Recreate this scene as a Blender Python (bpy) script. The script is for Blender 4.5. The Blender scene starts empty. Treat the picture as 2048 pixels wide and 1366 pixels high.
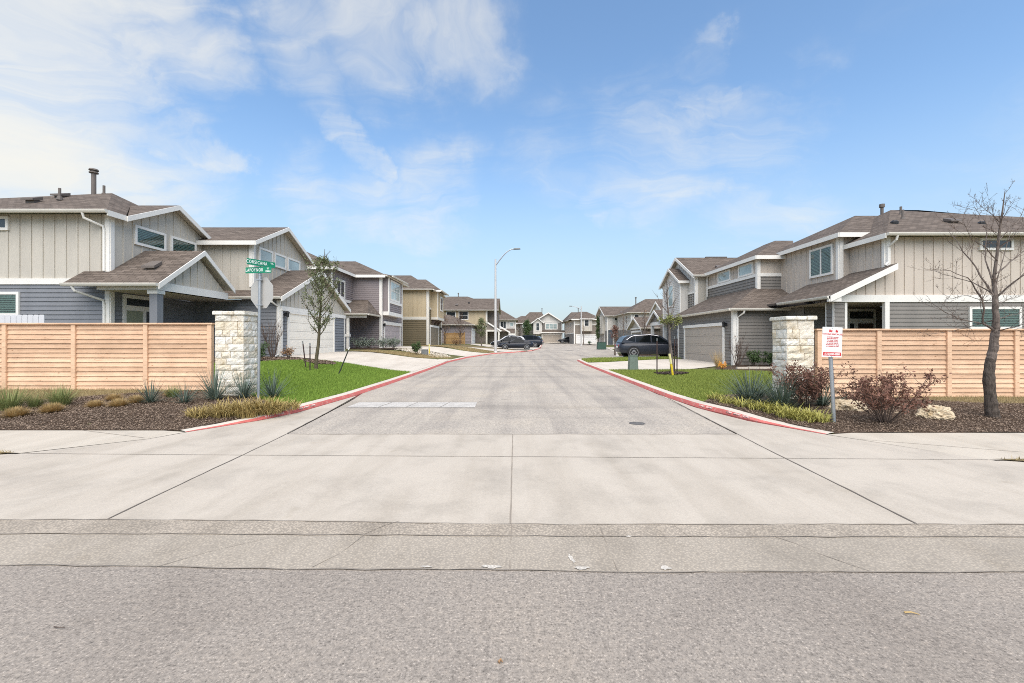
import bpy, bmesh, math, random
import numpy as np
from mathutils import Vector, Matrix, noise as mnoise

# ------------------------------------------------------------------ camera, world, sun, exposure
scene = bpy.context.scene
COL = scene.collection
F, CX, CY, CAMH = 880.0, 1028.0, 681.0, 1.6
cam_data = bpy.data.cameras.new("camera")
cam_data.sensor_width = 36.0
cam_data.lens = F / 2048.0 * 36.0
cam_data.shift_x = -(CX - 1024.0) / 2048.0
cam_data.shift_y = (CY - 683.0) / 2048.0
cam_data.clip_start, cam_data.clip_end = 0.05, 3000.0
cam = bpy.data.objects.new("camera", cam_data)
COL.objects.link(cam)
cam.location = (0, 0, CAMH)
cam.rotation_euler = (math.radians(90), 0, 0)
scene.camera = cam
scene.view_settings.view_transform = 'Standard'
scene.view_settings.look = 'None'
scene.view_settings.gamma = 1.0
scene.cycles.filter_width = 1.0
scene.cycles.use_denoising = False
scene.view_settings.exposure = 1.70
SUN_DIR = Vector((0.06, -0.54, 0.84)).normalized()          # towards the sun
SUN_EL = math.asin(SUN_DIR.z)
SUN_ROT = math.atan2(SUN_DIR.x, SUN_DIR.y)
sun_data = bpy.data.lights.new("sun", 'SUN')
sun_data.energy = 1.5
sun_data.angle = math.radians(80)
sun_data.color = (1.0, 0.92, 0.80)
sun = bpy.data.objects.new("sun", sun_data)
COL.objects.link(sun)
sun.rotation_euler = SUN_DIR.to_track_quat('Z', 'Y').to_euler()

def pdir(px, py):
    v = Vector(((px - CX) / F, 1.0, (CY - py) / F)); v.normalize(); return v

world = bpy.data.worlds.new("World")
scene.world = world
world.use_nodes = True
wt = world.node_tree
for n in list(wt.nodes): wt.nodes.remove(n)
def wnode(t, **k):
    n = wt.nodes.new(t)
    for a, b in k.items(): setattr(n, a, b)
    return n
def wmath(op, a, b=None, c=None, clamp=False):
    n = wnode('ShaderNodeMath', operation=op, use_clamp=clamp)
    for i, v in enumerate((a, b, c)):
        if v is None: continue
        if isinstance(v, (int, float)): n.inputs[i].default_value = v
        else: wt.links.new(v, n.inputs[i])
    return n.outputs[0]
w_out = wnode('ShaderNodeOutputWorld')
w_bg = wnode('ShaderNodeBackground'); w_bg.inputs['Strength'].default_value = 0.076
w_sky = wnode('ShaderNodeTexSky', sky_type='NISHITA')
w_sky.sun_disc = False
w_sky.sun_elevation, w_sky.sun_rotation = SUN_EL, SUN_ROT
w_sky.altitude, w_sky.air_density, w_sky.dust_density, w_sky.ozone_density = 150, 1.0, 0.9, 1.6
w_hsv = wnode('ShaderNodeHueSaturation'); w_hsv.inputs['Saturation'].default_value = 1.06
w_hsv.inputs['Value'].default_value = 1.0; w_hsv.inputs['Hue'].default_value = 0.495
wt.links.new(w_sky.outputs[0], w_hsv.inputs['Color'])
w_tc = wnode('ShaderNodeTexCoord')
w_sep = wnode('ShaderNodeSeparateXYZ'); wt.links.new(w_tc.outputs['Generated'], w_sep.inputs[0])
den = wmath('ADD', wmath('MAXIMUM', w_sep.outputs[2], 0.0), 0.22)
w_cmb = wnode('ShaderNodeCombineXYZ')
wt.links.new(wmath('DIVIDE', w_sep.outputs[0], den), w_cmb.inputs[0])
wt.links.new(wmath('DIVIDE', w_sep.outputs[1], den), w_cmb.inputs[1])
def wnoise(scale, detail, rough, dist, sx, sy, rot, off):
    mp = wnode('ShaderNodeMapping'); mp.inputs['Scale'].default_value = (sx, sy, 1)
    mp.inputs['Rotation'].default_value = (0, 0, rot); mp.inputs['Location'].default_value = off
    wt.links.new(w_cmb.outputs[0], mp.inputs[0])
    nz = wnode('ShaderNodeTexNoise'); nz.inputs['Scale'].default_value = scale
    nz.inputs['Detail'].default_value = detail; nz.inputs['Roughness'].default_value = rough
    nz.inputs['Distortion'].default_value = dist
    wt.links.new(mp.outputs[0], nz.inputs['Vector'])
    return nz.outputs[0]
def wrange(v, a, b, lo=0.0, hi=1.0):
    n = wnode('ShaderNodeMapRange', interpolation_type='SMOOTHSTEP')
    n.inputs[1].default_value, n.inputs[2].default_value, n.inputs[3].default_value, n.inputs[4].default_value = a, b, lo, hi
    wt.links.new(v, n.inputs[0]); return n.outputs[0]
def wvnoise(vec, scale, detail, rough, dist=0.0, color=False):
    n = wnode('ShaderNodeTexNoise'); n.inputs['Scale'].default_value = scale; n.inputs['Detail'].default_value = detail
    n.inputs['Roughness'].default_value = rough; n.inputs['Distortion'].default_value = dist
    wt.links.new(vec, n.inputs['Vector']); return n.outputs['Color' if color else 0]
def wvec(op, a, b=None, c=None):
    n = wnode('ShaderNodeVectorMath', operation=op)
    for i, v in enumerate((a, b, c)):
        if v is None: continue
        if isinstance(v, tuple): n.inputs[i].default_value = v
        else: wt.links.new(v, n.inputs[i])
    return n.outputs[0]
def wmap(vec, scale, rot, off):
    mp = wnode('ShaderNodeMapping'); mp.inputs['Scale'].default_value = scale; mp.inputs['Rotation'].default_value = rot; mp.inputs['Location'].default_value = off
    wt.links.new(vec, mp.inputs[0]); return mp.outputs[0]
# cloud layer: a flat sheet seen in perspective, warped twice so that it breaks into feathers
flat = w_cmb.outputs[0]
wp1 = wvec('MULTIPLY_ADD', wvnoise(flat, 0.9, 4, .55, color=True), (1.1, 1.1, 0), (-.55, -.55, 0))
warped = wvec('ADD', flat, wp1)
wp2 = wvec('MULTIPLY_ADD', wvnoise(warped, 3.2, 5, .6, color=True), (.30, .30, 0), (-.15, -.15, 0))
warped2 = wvec('ADD', warped, wp2)
fib = wvnoise(wmap(warped2, (.62, 2.1, 1), (0, 0, -.55), (7.3, 2.2, 0)), 1.9, 12, .60)
puff = wvnoise(wmap(warped, (1.0, 1.25, 1), (0, 0, .3), (3.1, 1.7, 0)), 1.35, 12, .58)
dirw = wvec('NORMALIZE', wvec('ADD', w_tc.outputs['Generated'], wvec('MULTIPLY_ADD', wvnoise(w_tc.outputs['Generated'], 4.2, 8, .62, color=True), (.30, .30, .22), (-.15, -.15, -.11))))
BLOBS = [(-40, 95, 18, .95), (60, 330, 9, .36), (250, 270, 9, .46), (300, 20, 10, .62), (330, 140, 5, .5), (620, 100, 9, .52), (780, 50, 11, .60), (920, 60, 9, .44), (780, 150, 7, .44),
         (880, 400, 9, .44), (740, 390, 8, .38), (620, 370, 7, .42), (1560, 470, 12, .36), (1300, 300, 12, .42), (1500, 275, 9, .42), (1400, 200, 8, .38), (1330, 375, 8, .44), (320, 400, 9, .44),
         (-600, 150, 34, .8), (2900, 300, 25, .45), (1100, 330, 9, .30)]
def streak(p, q, n, rad, w):
    for k in range(n): t = k / (n - 1); BLOBS.append((p[0] + (q[0] - p[0]) * t, p[1] + (q[1] - p[1]) * t - 18 * math.sin(math.pi * t), rad, w))
streak((150, 215), (440, 330), 7, 3.4, .60); streak((440, 330), (400, 420), 3, 3.4, .42); streak((640, 235), (780, 325), 6, 2.6, .46); streak((1190, 400), (1470, 350), 7, 2.6, .38); streak((1330, 240), (1480, 190), 4, 3.0, .46); streak((1390, 160), (1450, 100), 3, 2.6, .36)
cover = None
for (px, py, rad, wgt) in BLOBS:
    dt = wnode('ShaderNodeVectorMath', operation='DOT_PRODUCT'); dt.inputs[1].default_value = pdir(px, py)
    wt.links.new(dirw, dt.inputs[0])
    m = wrange(dt.outputs['Value'], math.cos(math.radians(rad)), 1.0, 0, wgt)
    cover = m if cover is None else wmath('MAXIMUM', cover, m)
body = wmath('ADD', wmath('MULTIPLY', fib, .55), wmath('MULTIPLY', puff, .45))
cl = wrange(wmath('ADD', body, wmath('MULTIPLY', cover, .36)), .52, .92, 0.0, .95)
cl = wmath('MULTIPLY', cl, wrange(cover, 0.0, .55, .16, 1.0))
low = wrange(w_sep.outputs[2], -0.02, 0.44, 0.86, 0.0)           # milky air towards the horizon
w_low = wnode('ShaderNodeMixRGB'); wt.links.new(low, w_low.inputs['Fac'])
wt.links.new(w_hsv.outputs[0], w_low.inputs[1]); w_low.inputs[2].default_value = (2.05, 2.48, 2.80, 1)
w_mix = wnode('ShaderNodeMixRGB'); wt.links.new(cl, w_mix.inputs['Fac'])
wt.links.new(w_low.outputs[0], w_mix.inputs[1]); w_mix.inputs[2].default_value = (3.85, 3.78, 3.50, 1)
wt.links.new(w_mix.outputs[0], w_bg.inputs['Color'])
wt.links.new(w_bg.outputs[0], w_out.inputs['Surface'])
CLOUD = w_mix

# ------------------------------------------------------------------ small maths
rng = random.Random(7)
def clamp01(t): return 0.0 if t < 0 else 1.0 if t > 1 else t
def sm(t): t = clamp01(t); return t * t * (3 - 2 * t)
def lerp_tab(tab, v):
    if v <= tab[0][0]: return tab[0][1]
    for (a, x), (b, y) in zip(tab, tab[1:]):
        if v <= b: return x + (y - x) * (v - a) / (b - a)
    return tab[-1][1]
def road_z(y): return 0.0095 * (math.sqrt((y - 8) ** 2 + 1.0) + (y - 8)) / 2 if y > -20 else 0.0
LEFT_KERB = ((-50, -6.5), (7.0, -5.9), (7.65, -5.68), (8.7, -5.07), (9.6, -4.76), (12.06, -4.47), (16, -4.32), (21.9, -4.2), (28, -4.2), (34, -3.6), (41.6, -2.0), (48.6, 1.9), (60, 3.6), (85, 5.4), (112, 7.0))
RIGHT_KERB = ((-50, 6.2), (6.9, 5.5), (7.45, 5.28), (8.51, 4.78), (9.52, 4.5), (10.3, 4.3), (11.9, 4.18), (16, 4.15), (26, 4.15), (30.0, 4.3), (31.2, 4.9), (32.4, 6.6), (34.5, 8.0), (46, 10.5), (60, 12.6), (80, 15), (112, 17))
def xl(y): return lerp_tab(LEFT_KERB, y)
def xr(y): return lerp_tab(RIGHT_KERB, y)
def kerb_h(y): return 0.012 + 0.095 * sm((y - 7.6) / 2.2)
def G(x, y):
    """height of the yards (outside the kerbs)"""
    z = road_z(y) + kerb_h(y)
    if x < 0:
        z += 0.60 * sm((y - 7.6) / 14.0) * sm((xl(y) - x) / (6.0 + 8.0 * sm((y - 43) / 8.0)))
    else:
        z += 0.12 * sm((y - 8) / 11.0) * (1 - .7 * sm((y - 25) / 10)) * sm((x - xr(y)) / 6.0)
    return z
def RZ(x, y): return road_z(y)
def gx(px, d): return (px - CX) * d / F
def gz(py, d): return CAMH + (CY - py) * d / F
def on_ground(px, py, fn=G):
    """the ground point that the photograph shows at (px, py)"""
    d = 2.0
    while d < 220:
        x = gx(px, d)
        if gz(py, d) <= fn(x, d): break
        d += 0.03
    return Vector((gx(px, d), d, fn(gx(px, d), d)))

# ------------------------------------------------------------------ materials
MATS = {}
def nodes_of(name):
    m = bpy.data.materials.new(name); m.use_nodes = True
    nt = m.node_tree; b = nt.nodes['Principled BSDF']
    return m, nt, b
def lin(r, g, b):
    f = lambda c: (c / 255 / 12.92) if c / 255 <= 0.04045 else ((c / 255 + 0.055) / 1.055) ** 2.4
    return (f(r), f(g), f(b))
def tex_noise(nt, vec, scale, detail=4, rough=.55, dist=0):
    n = nt.nodes.new('ShaderNodeTexNoise'); n.inputs['Scale'].default_value = scale
    n.inputs['Detail'].default_value = detail; n.inputs['Roughness'].default_value = rough
    n.inputs['Distortion'].default_value = dist
    if vec is not None: nt.links.new(vec, n.inputs['Vector'])
    return n.outputs[0]
def ramp(nt, fac, stops):
    r = nt.nodes.new('ShaderNodeValToRGB'); cr = r.color_ramp
    while len(cr.elements) < len(stops): cr.elements.new(0.5)
    for e, (p, c) in zip(cr.elements, stops): e.position = p; e.color = (c[0], c[1], c[2], 1)
    nt.links.new(fac, r.inputs[0]); return r.outputs[0]
def mul_col(nt, a, b, fac=1.0, mode='MULTIPLY'):
    m = nt.nodes.new('ShaderNodeMixRGB'); m.blend_type = mode
    if isinstance(fac, float): m.inputs[0].default_value = fac
    else: nt.links.new(fac, m.inputs[0])
    for i, v in ((1, a), (2, b)):
        if isinstance(v, tuple): m.inputs[i].default_value = (v[0], v[1], v[2], 1)
        else: nt.links.new(v, m.inputs[i])
    return m.outputs[0]
def bump(nt, b, h, strength, dist=0.01):
    n = nt.nodes.new('ShaderNodeBump'); n.inputs['Strength'].default_value = strength
    n.inputs['Distance'].default_value = dist
    nt.links.new(h, n.inputs['Height']); nt.links.new(n.outputs[0], b.inputs['Normal'])
def coords(nt, kind='Object', scale=(1, 1, 1)):
    t = nt.nodes.new('ShaderNodeTexCoord'); m = nt.nodes.new('ShaderNodeMapping')
    m.inputs['Scale'].default_value = scale
    nt.links.new(t.outputs[kind], m.inputs[0]); return m.outputs[0]
def plain(name, col, rough=.6, var=.12, nscale=3.0, fine=0.10, fscale=60, metallic=0.0, bmp=0.0, scale=(1, 1, 1), spec=None):
    """paint-like material: a base colour with broad weathering and a fine grain"""
    if name in MATS: return MATS[name]
    m, nt, b = nodes_of(name)
    v = coords(nt, 'Object', scale)
    c = ramp(nt, tex_noise(nt, v, nscale, 5, .6), [(.25, tuple(x * (1 - var) for x in col)), (.75, tuple(min(1, x * (1 + var)) for x in col))])
    f = tex_noise(nt, v, fscale, 3, .6)
    c = mul_col(nt, c, ramp(nt, f, [(.3, (1 - fine,) * 3), (.7, (1 + fine,) * 3)]))
    nt.links.new(c, b.inputs['Base Color'])
    b.inputs['Roughness'].default_value = rough; b.inputs['Metallic'].default_value = metallic
    if spec is not None: b.inputs['Specular IOR Level'].default_value = spec
    if bmp: bump(nt, b, f, bmp)
    MATS[name] = m; return m

def asphalt(name, base, patch, specks=1.0, streak=False):
    m, nt, b = nodes_of(name); v = coords(nt)
    n1 = tex_noise(nt, v, 70, 3, .75); n2 = tex_noise(nt, v, 26, 4, .7); big_ = tex_noise(nt, v, .55, 5, .62, .4)
    c = ramp(nt, n1, [(.30, tuple(x * (1 - .62 * specks) for x in base)), (.46, base), (.57, tuple(x * 1.06 for x in base)), (.70, tuple(min(.9, x * (1 + .95 * specks)) for x in base))])
    c = mul_col(nt, c, ramp(nt, n2, [(.30, (.66,) * 3), (.5, (1.0, 1.0, 1.0)), (.70, (1.22, 1.20, 1.17))]))
    c = mul_col(nt, c, ramp(nt, big_, [(.3, patch), (.5, (1, 1, 1)), (.72, (1.13, 1.11, 1.07))]))
    sp = tex_noise(nt, v, 2.7, 3, .5)
    c = mul_col(nt, c, ramp(nt, sp, [(.66, (1, 1, 1)), (.76, (.80, .80, .80))]))
    if streak:
        s = tex_noise(nt, coords(nt, 'Object', (1.1, .07, 1)), 1.6, 5, .6)
        c = mul_col(nt, c, ramp(nt, s, [(.32, (.80, .80, .81)), (.55, (1.03, 1.03, 1.02))]))
        s2 = tex_noise(nt, coords(nt, 'Object', (.05, .8, 1)), 1.0, 4, .6)
        c = mul_col(nt, c, ramp(nt, s2, [(.34, (.84, .84, .84)), (.5, (1.02, 1.02, 1.02))]))
    nt.links.new(c, b.inputs['Base Color']); b.inputs['Roughness'].default_value = .92
    b.inputs['Specular IOR Level'].default_value = .25
    bump(nt, b, n1, .55, .006); MATS[name] = m; return m
def concrete(name, base, dirt=.10, broom=True, worn=0.0):
    m, nt, b = nodes_of(name); v = coords(nt)
    n1 = tex_noise(nt, v, 60, 3, .7); n3 = tex_noise(nt, v, 1.1, 6, .65, .3)
    c = ramp(nt, n3, [(.28, tuple(x * (1 - 1.9 * dirt) for x in base)), (.5, base), (.72, tuple(x * (1 + .6 * dirt) for x in base))])
    c = mul_col(nt, c, ramp(nt, n1, [(.3, (.90,) * 3), (.7, (1.08,) * 3)]))
    s = tex_noise(nt, coords(nt, 'Object', (1.0, .13, 1)), 2.2, 5, .6, .2)
    c = mul_col(nt, c, ramp(nt, s, [(.30, (.89, .88, .865)), (.56, (1.02, 1.02, 1.02))]))
    sp = tex_noise(nt, v, 2.1, 3, .55)
    c = mul_col(nt, c, ramp(nt, sp, [(.66, (1, 1, 1)), (.74, (.90, .89, .87))]))
    if worn:
        ag = nt.nodes.new('ShaderNodeTexVoronoi'); ag.inputs['Scale'].default_value = 55; nt.links.new(v, ag.inputs['Vector'])
        c = mul_col(nt, c, ramp(nt, ag.outputs['Distance'], [(.12, (1.3, 1.28, 1.22)), (.4, (1, 1, 1)), (.7, (1 - worn,) * 3)]))
    nt.links.new(c, b.inputs['Base Color']); b.inputs['Roughness'].default_value = .9
    b.inputs['Specular IOR Level'].default_value = .25
    bump(nt, b, n1, .25 + worn, .004); MATS[name] = m; return m
def soil(name, a, b_, c_, scale=9):
    m, nt, b = nodes_of(name); v = coords(nt)
    n1 = tex_noise(nt, v, scale * 4, 5, .8); n2 = tex_noise(nt, v, scale * .12, 4, .6)
    c = ramp(nt, n1, [(.3, a), (.5, b_), (.68, c_)])
    c = mul_col(nt, c, ramp(nt, n2, [(.3, (.8, .8, .8)), (.7, (1.15, 1.12, 1.1))]))
    nt.links.new(c, b.inputs['Base Color']); b.inputs['Roughness'].default_value = .95
    b.inputs['Specular IOR Level'].default_value = .15
    bump(nt, b, n1, .8, .03); MATS[name] = m; return m
def blades(name, lo, mid, hi, rough=.7, patch=2.3):
    """leaf/blade material: colour varies by position so clumps differ"""
    m, nt, b = nodes_of(name)
    g = nt.nodes.new('ShaderNodeNewGeometry')
    n1 = tex_noise(nt, coords(nt), patch, 5, .72); n2 = tex_noise(nt, coords(nt), 21, 2, .6)
    mx = nt.nodes.new('ShaderNodeMath'); mx.operation = 'MULTIPLY_ADD'
    mx.inputs[1].default_value = .42; nt.links.new(g.outputs['Random Per Island'], mx.inputs[0])
    ad = nt.nodes.new('ShaderNodeMath'); ad.operation = 'MULTIPLY_ADD'; ad.inputs[1].default_value = .55
    nt.links.new(n1, ad.inputs[0]); nt.links.new(ad.outputs[0], mx.inputs[2])
    c = ramp(nt, mx.outputs[0], [(.2, lo), (.48, mid), (.82, hi)])
    c = mul_col(nt, c, ramp(nt, n2, [(.3, (.85,) * 3), (.7, (1.12,) * 3)]))
    nt.links.new(c, b.inputs['Base Color']); b.inputs['Roughness'].default_value = rough
    b.inputs['Specular IOR Level'].default_value = .25
    MATS[name] = m; return m
def shingles(name, lo, hi):
    m, nt, b = nodes_of(name)
    t = nt.nodes.new('ShaderNodeTexCoord')
    br = nt.nodes.new('ShaderNodeTexBrick'); nt.links.new(t.outputs['UV'], br.inputs['Vector'])
    br.inputs['Scale'].default_value = 1.0; br.inputs['Brick Width'].default_value = .31; br.inputs['Row Height'].default_value = .145
    br.inputs['Mortar Size'].default_value = .012; br.inputs['Mortar Smooth'].default_value = .4; br.inputs['Bias'].default_value = 0
    br.inputs['Color1'].default_value = (*lo, 1); br.inputs['Color2'].default_value = (*hi, 1)
    br.inputs['Mortar'].default_value = tuple(x * .45 for x in lo) + (1,)
    mp = nt.nodes.new('ShaderNodeMapping'); mp.inputs['Scale'].default_value = (.5, 6, 1); nt.links.new(t.outputs['UV'], mp.inputs[0])
    s = tex_noise(nt, mp.outputs[0], 1.2, 5, .65); n2 = tex_noise(nt, t.outputs['UV'], 35, 3, .7)
    c = mul_col(nt, br.outputs['Color'], ramp(nt, s, [(.3, (.76, .74, .72)), (.7, (1.24, 1.21, 1.18))]))
    c = mul_col(nt, c, ramp(nt, n2, [(.3, (.8,) * 3), (.7, (1.2,) * 3)]))
    nt.links.new(c, b.inputs['Base Color']); b.inputs['Roughness'].default_value = .95
    b.inputs['Specular IOR Level'].default_value = .2
    bump(nt, b, br.outputs['Fac'], -.6, .012); MATS[name] = m; return m
def wood(name, base):
    m, nt, b = nodes_of(name)
    g = nt.nodes.new('ShaderNodeNewGeometry')
    n1 = tex_noise(nt, coords(nt, 'Object', (1.3, 1.3, 22)), 2.5, 6, .65, 1.2); n2 = tex_noise(nt, coords(nt), 1.6, 4, .6)
    c = ramp(nt, n1, [(.28, (base[0] * .66, base[1] * .60, base[2] * .54)), (.46, base), (.72, tuple(min(1, x * 1.16) for x in base))])
    c = mul_col(nt, c, ramp(nt, n2, [(.3, (.86, .84, .82)), (.7, (1.08, 1.08, 1.08))]))
    c = mul_col(nt, c, ramp(nt, g.outputs['Random Per Island'], [(0, (.76, .73, .70)), (.5, (1.0, .97, .95)), (1, (1.10, 1.10, 1.10))]))
    kn = nt.nodes.new('ShaderNodeTexVoronoi'); kn.inputs['Scale'].default_value = 1.0; nt.links.new(coords(nt, 'Object', (3.1, 3.1, 9.0)), kn.inputs['Vector'])
    c = mul_col(nt, c, ramp(nt, kn.outputs['Distance'], [(.05, (.50, .40, .32)), (.11, (1, 1, 1))]))
    nt.links.new(c, b.inputs['Base Color']); b.inputs['Roughness'].default_value = .75
    b.inputs['Specular IOR Level'].default_value = .25
    bump(nt, b, n1, .25, .004); MATS[name] = m; return m
def stone(name):
    m, nt, b = nodes_of(name)
    g = nt.nodes.new('ShaderNodeNewGeometry')
    n1 = tex_noise(nt, coords(nt), 7, 7, .72, .5); n2 = tex_noise(nt, coords(nt), 34, 4, .7); n3 = tex_noise(nt, coords(nt), 2.6, 4, .6)
    c = ramp(nt, g.outputs['Random Per Island'], [(0, (.78, .70, .56)), (.35, (.84, .78, .68)), (.6, (.88, .85, .78)), (1, (.81, .79, .73))])
    c = mul_col(nt, c, ramp(nt, n1, [(.30, (.72, .62, .46)), (.46, (.98, .96, .92)), (.7, (1.12, 1.12, 1.1))]))
    c = mul_col(nt, c, ramp(nt, n2, [(.3, (.82,) * 3), (.7, (1.1,) * 3)]))
    c = mul_col(nt, c, ramp(nt, n3, [(.28, (.80, .76, .68)), (.5, (1, 1, 1))]))
    nt.links.new(c, b.inputs['Base Color']); b.inputs['Roughness'].default_value = .92
    b.inputs['Specular IOR Level'].default_value = .2
    h = nt.nodes.new('ShaderNodeMath'); h.operation = 'ADD'; nt.links.new(n1, h.inputs[0]); nt.links.new(n2, h.inputs[1])
    bump(nt, b, h.outputs[0], .9, .02); MATS[name] = m; return m
def bark(name, lo, hi, sc=14):
    m, nt, b = nodes_of(name)
    n1 = tex_noise(nt, coords(nt, 'Object', (1, 1, .35)), sc, 6, .7, .8)
    c = ramp(nt, n1, [(.3, lo), (.7, hi)])
    nt.links.new(c, b.inputs['Base Color']); b.inputs['Roughness'].default_value = .95
    b.inputs['Specular IOR Level'].default_value = .15
    bump(nt, b, n1, .9, .02); MATS[name] = m; return m
def glassy(name, col, rough=.06):
    m, nt, b = nodes_of(name)
    n1 = tex_noise(nt, coords(nt), .8, 3, .5)
    nt.links.new(ramp(nt, n1, [(.3, tuple(x * .75 for x in col)), (.7, tuple(x * 1.25 for x in col))]), b.inputs['Base Color'])
    b.inputs['Roughness'].default_value = rough; b.inputs['Specular IOR Level'].default_value = .8
    MATS[name] = m; return m
def clear_glass(name, tint):
    m, nt, b = nodes_of(name)
    tr = nt.nodes.new('ShaderNodeBsdfTransparent'); tr.inputs[0].default_value = (*tint, 1)
    gl = nt.nodes.new('ShaderNodeBsdfGlossy'); gl.inputs['Roughness'].default_value = .03
    fr = nt.nodes.new('ShaderNodeFresnel'); fr.inputs[0].default_value = 1.75
    mx = nt.nodes.new('ShaderNodeMixShader')
    nt.links.new(fr.outputs[0], mx.inputs[0]); nt.links.new(tr.outputs[0], mx.inputs[1]); nt.links.new(gl.outputs[0], mx.inputs[2])
    nt.links.new(mx.outputs[0], nt.nodes['Material Output'].inputs['Surface'])
    MATS[name] = m; return m

M_ASPH_FRONT = asphalt('asphalt_old', (.280, .244, .206), (.84, .83, .825))
M_ASPH = asphalt('asphalt_side', (.375, .332, .280), (.88, .88, .89), .6, True)
M_CONC = concrete('concrete_pale', (.455, .402, .332))
M_CONC2 = concrete('concrete_driveway', (.56, .50, .42), .06)
M_GUTTER = concrete('concrete_gutter', (.350, .305, .248), .10, worn=.14)
M_LIP = concrete('concrete_lip', (.360, .310, .250), .12, worn=.25)
M_WALK = concrete('concrete_walk', (.485, .43, .352), .08)
M_JOINT = plain('joint_dark', (.13, .11, .09), .95)
M_JOINT2 = plain('joint_tan', (.25, .212, .170), .95)
M_PATCH = concrete('concrete_patch', (.52, .48, .42), .1, worn=.2)
M_RED = plain('kerb_red_paint', (.53, .130, .108), .7, .22, 1.6, .16, 45)
_nt = M_RED.node_tree; _b = _nt.nodes['Principled BSDF']; _src = _b.inputs['Base Color'].links[0].from_socket       # paint worn through to the concrete in places
_w = ramp(_nt, tex_noise(_nt, coords(_nt), 7, 6, .75), [(.55, (0, 0, 0)), (.68, (.75, .75, .75))])
_nt.links.new(mul_col(_nt, _src, (.46, .40, .33), _w, 'MIX'), _b.inputs['Base Color'])
M_WHITEPAINT = plain('road_white_paint', (.455, .425, .38), .8, .20, 3.0, .30, 40)
M_STENCIL = plain('stencil_white', (.66, .48, .44), .8, .2, 8, .3, 60)
M_MULCH = soil('mulch_soil', (.026, .017, .011), (.078, .052, .035), (.165, .122, .088))
M_DRY = soil('dry_grass_soil', (.10, .075, .035), (.20, .155, .080), (.30, .245, .14), 12)
M_YARD = soil('yard_soil', (.06, .07, .022), (.12, .125, .045), (.20, .185, .085), 10)
M_LAWNBASE = soil('lawn_soil', (.018, .040, .004), (.045, .090, .010), (.09, .14, .022), 10)
M_GRASS = blades('grass_blade', (.024, .066, .004), (.078, .172, .012), (.20, .30, .045), patch=.75)
M_GRASS_R = blades('grass_blade_right', (.028, .066, .004), (.084, .158, .013), (.23, .275, .055), patch=.7)
M_GRASS_DRY = blades('grass_blade_dry', (.13, .11, .04), (.25, .19, .085), (.36, .28, .14))
M_CHIP = blades('mulch_chip', (.030, .019, .013), (.090, .059, .039), (.24, .175, .125))
M_YUCCA = blades('yucca_blade', (.012, .026, .018), (.038, .062, .045), (.115, .150, .115))
M_TAN = blades('bunch_grass_blade', (.075, .050, .016), (.24, .150, .055), (.44, .31, .14))
M_FEATHER = blades('green_grass_blade', (.035, .075, .018), (.10, .155, .040), (.22, .25, .09))
M_LIRI_L = blades('border_grass_blade', (.035, .060, .008), (.120, .125, .026), (.36, .27, .10))
M_LIRI_R = blades('border_grass_yellow', (.055, .075, .010), (.185, .200, .030), (.40, .37, .10))
M_REDLEAF = blades('red_leaf', (.030, .015, .011), (.085, .040, .029), (.19, .095, .066))
M_BROWNLEAF = blades('brown_leaf', (.05, .03, .015), (.16, .09, .045), (.28, .17, .09))
M_TREELEAF = blades('tree_leaf', (.030, .046, .016), (.075, .100, .040), (.16, .18, .085))
M_YOUNGLEAF = blades('young_leaf', (.045, .065, .014), (.120, .145, .040), (.23, .24, .085))
M_DARKLEAF = blades('dark_leaf', (.008, .018, .006), (.028, .055, .018), (.07, .11, .04))
M_GREYLEAF = blades('grey_leaf', (.04, .055, .04), (.10, .125, .095), (.20, .23, .18))
M_ORANGE = blades('orange_petal', (.45, .11, .01), (.75, .26, .03), (.85, .42, .08))
M_BARK = bark('bark_grey', (.050, .040, .034), (.24, .195, .165))
M_BARK_LO = bark('bark_dark', (.030, .024, .020), (.150, .122, .100), 22)
M_BARK_Y = bark('bark_young', (.06, .05, .028), (.16, .135, .085))
M_TWIG = bark('twig_brown', (.060, .044, .036), (.17, .125, .10), 30)
M_FENCE = wood('cedar_fence', (.69, .475, .318))
M_STONE = stone('limestone')
M_MORTAR = plain('mortar', (.58, .50, .38), .95, .12, 6, .15, 50)
M_ROCK = stone('boulder_stone')
for _n in M_ROCK.node_tree.nodes:
    if _n.type == 'VALTORGB' and len(_n.color_ramp.elements) == 4:
        for _e in _n.color_ramp.elements: _e.color = (.60, .50, .36, 1)
M_SHINGLE = shingles('shingle_brown', (.105, .085, .070), (.170, .140, .117))
M_CREAM = plain('siding_cream', (.500, .460, .390), .75, .10, 1.3, .07, 45, scale=(1.4, 1.4, .3), bmp=.15)
M_TAUPE = plain('siding_taupe', (.530, .460, .385), .75, .10, 1.3, .07, 45, scale=(1.4, 1.4, .3), bmp=.15)
M_BLUE = plain('siding_blue_grey', (.186, .192, .204), .7, .10, 1.3, .07, 45, scale=(1.4, 1.4, .3), bmp=.1)
M_GREY = plain('siding_warm_grey', (.200, .182, .160), .7, .10, 1.3, .07, 45, scale=(1.4, 1.4, .3), bmp=.1)
M_MAUVE = plain('siding_mauve_grey', (.235, .200, .196), .7, .10, 1.3, .07, 45, scale=(1.4, 1.4, .3), bmp=.1)
M_SAND = plain('siding_sand', (.47, .38, .245), .75, .10, 1.3, .07, 45, scale=(1.4, 1.4, .3))
M_OLIVE = plain('siding_olive_brown', (.150, .116, .064), .7, .10, 1.3, .07, 45, scale=(1.4, 1.4, .3))
M_BROWN = plain('siding_brown', (.21, .175, .14), .7, .10, 1.3, .07, 45, scale=(1.4, 1.4, .3))
M_PALE = plain('siding_pale_grey', (.60, .565, .51), .75, .10, 1.3, .07, 45, scale=(1.4, 1.4, .3))
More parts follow.
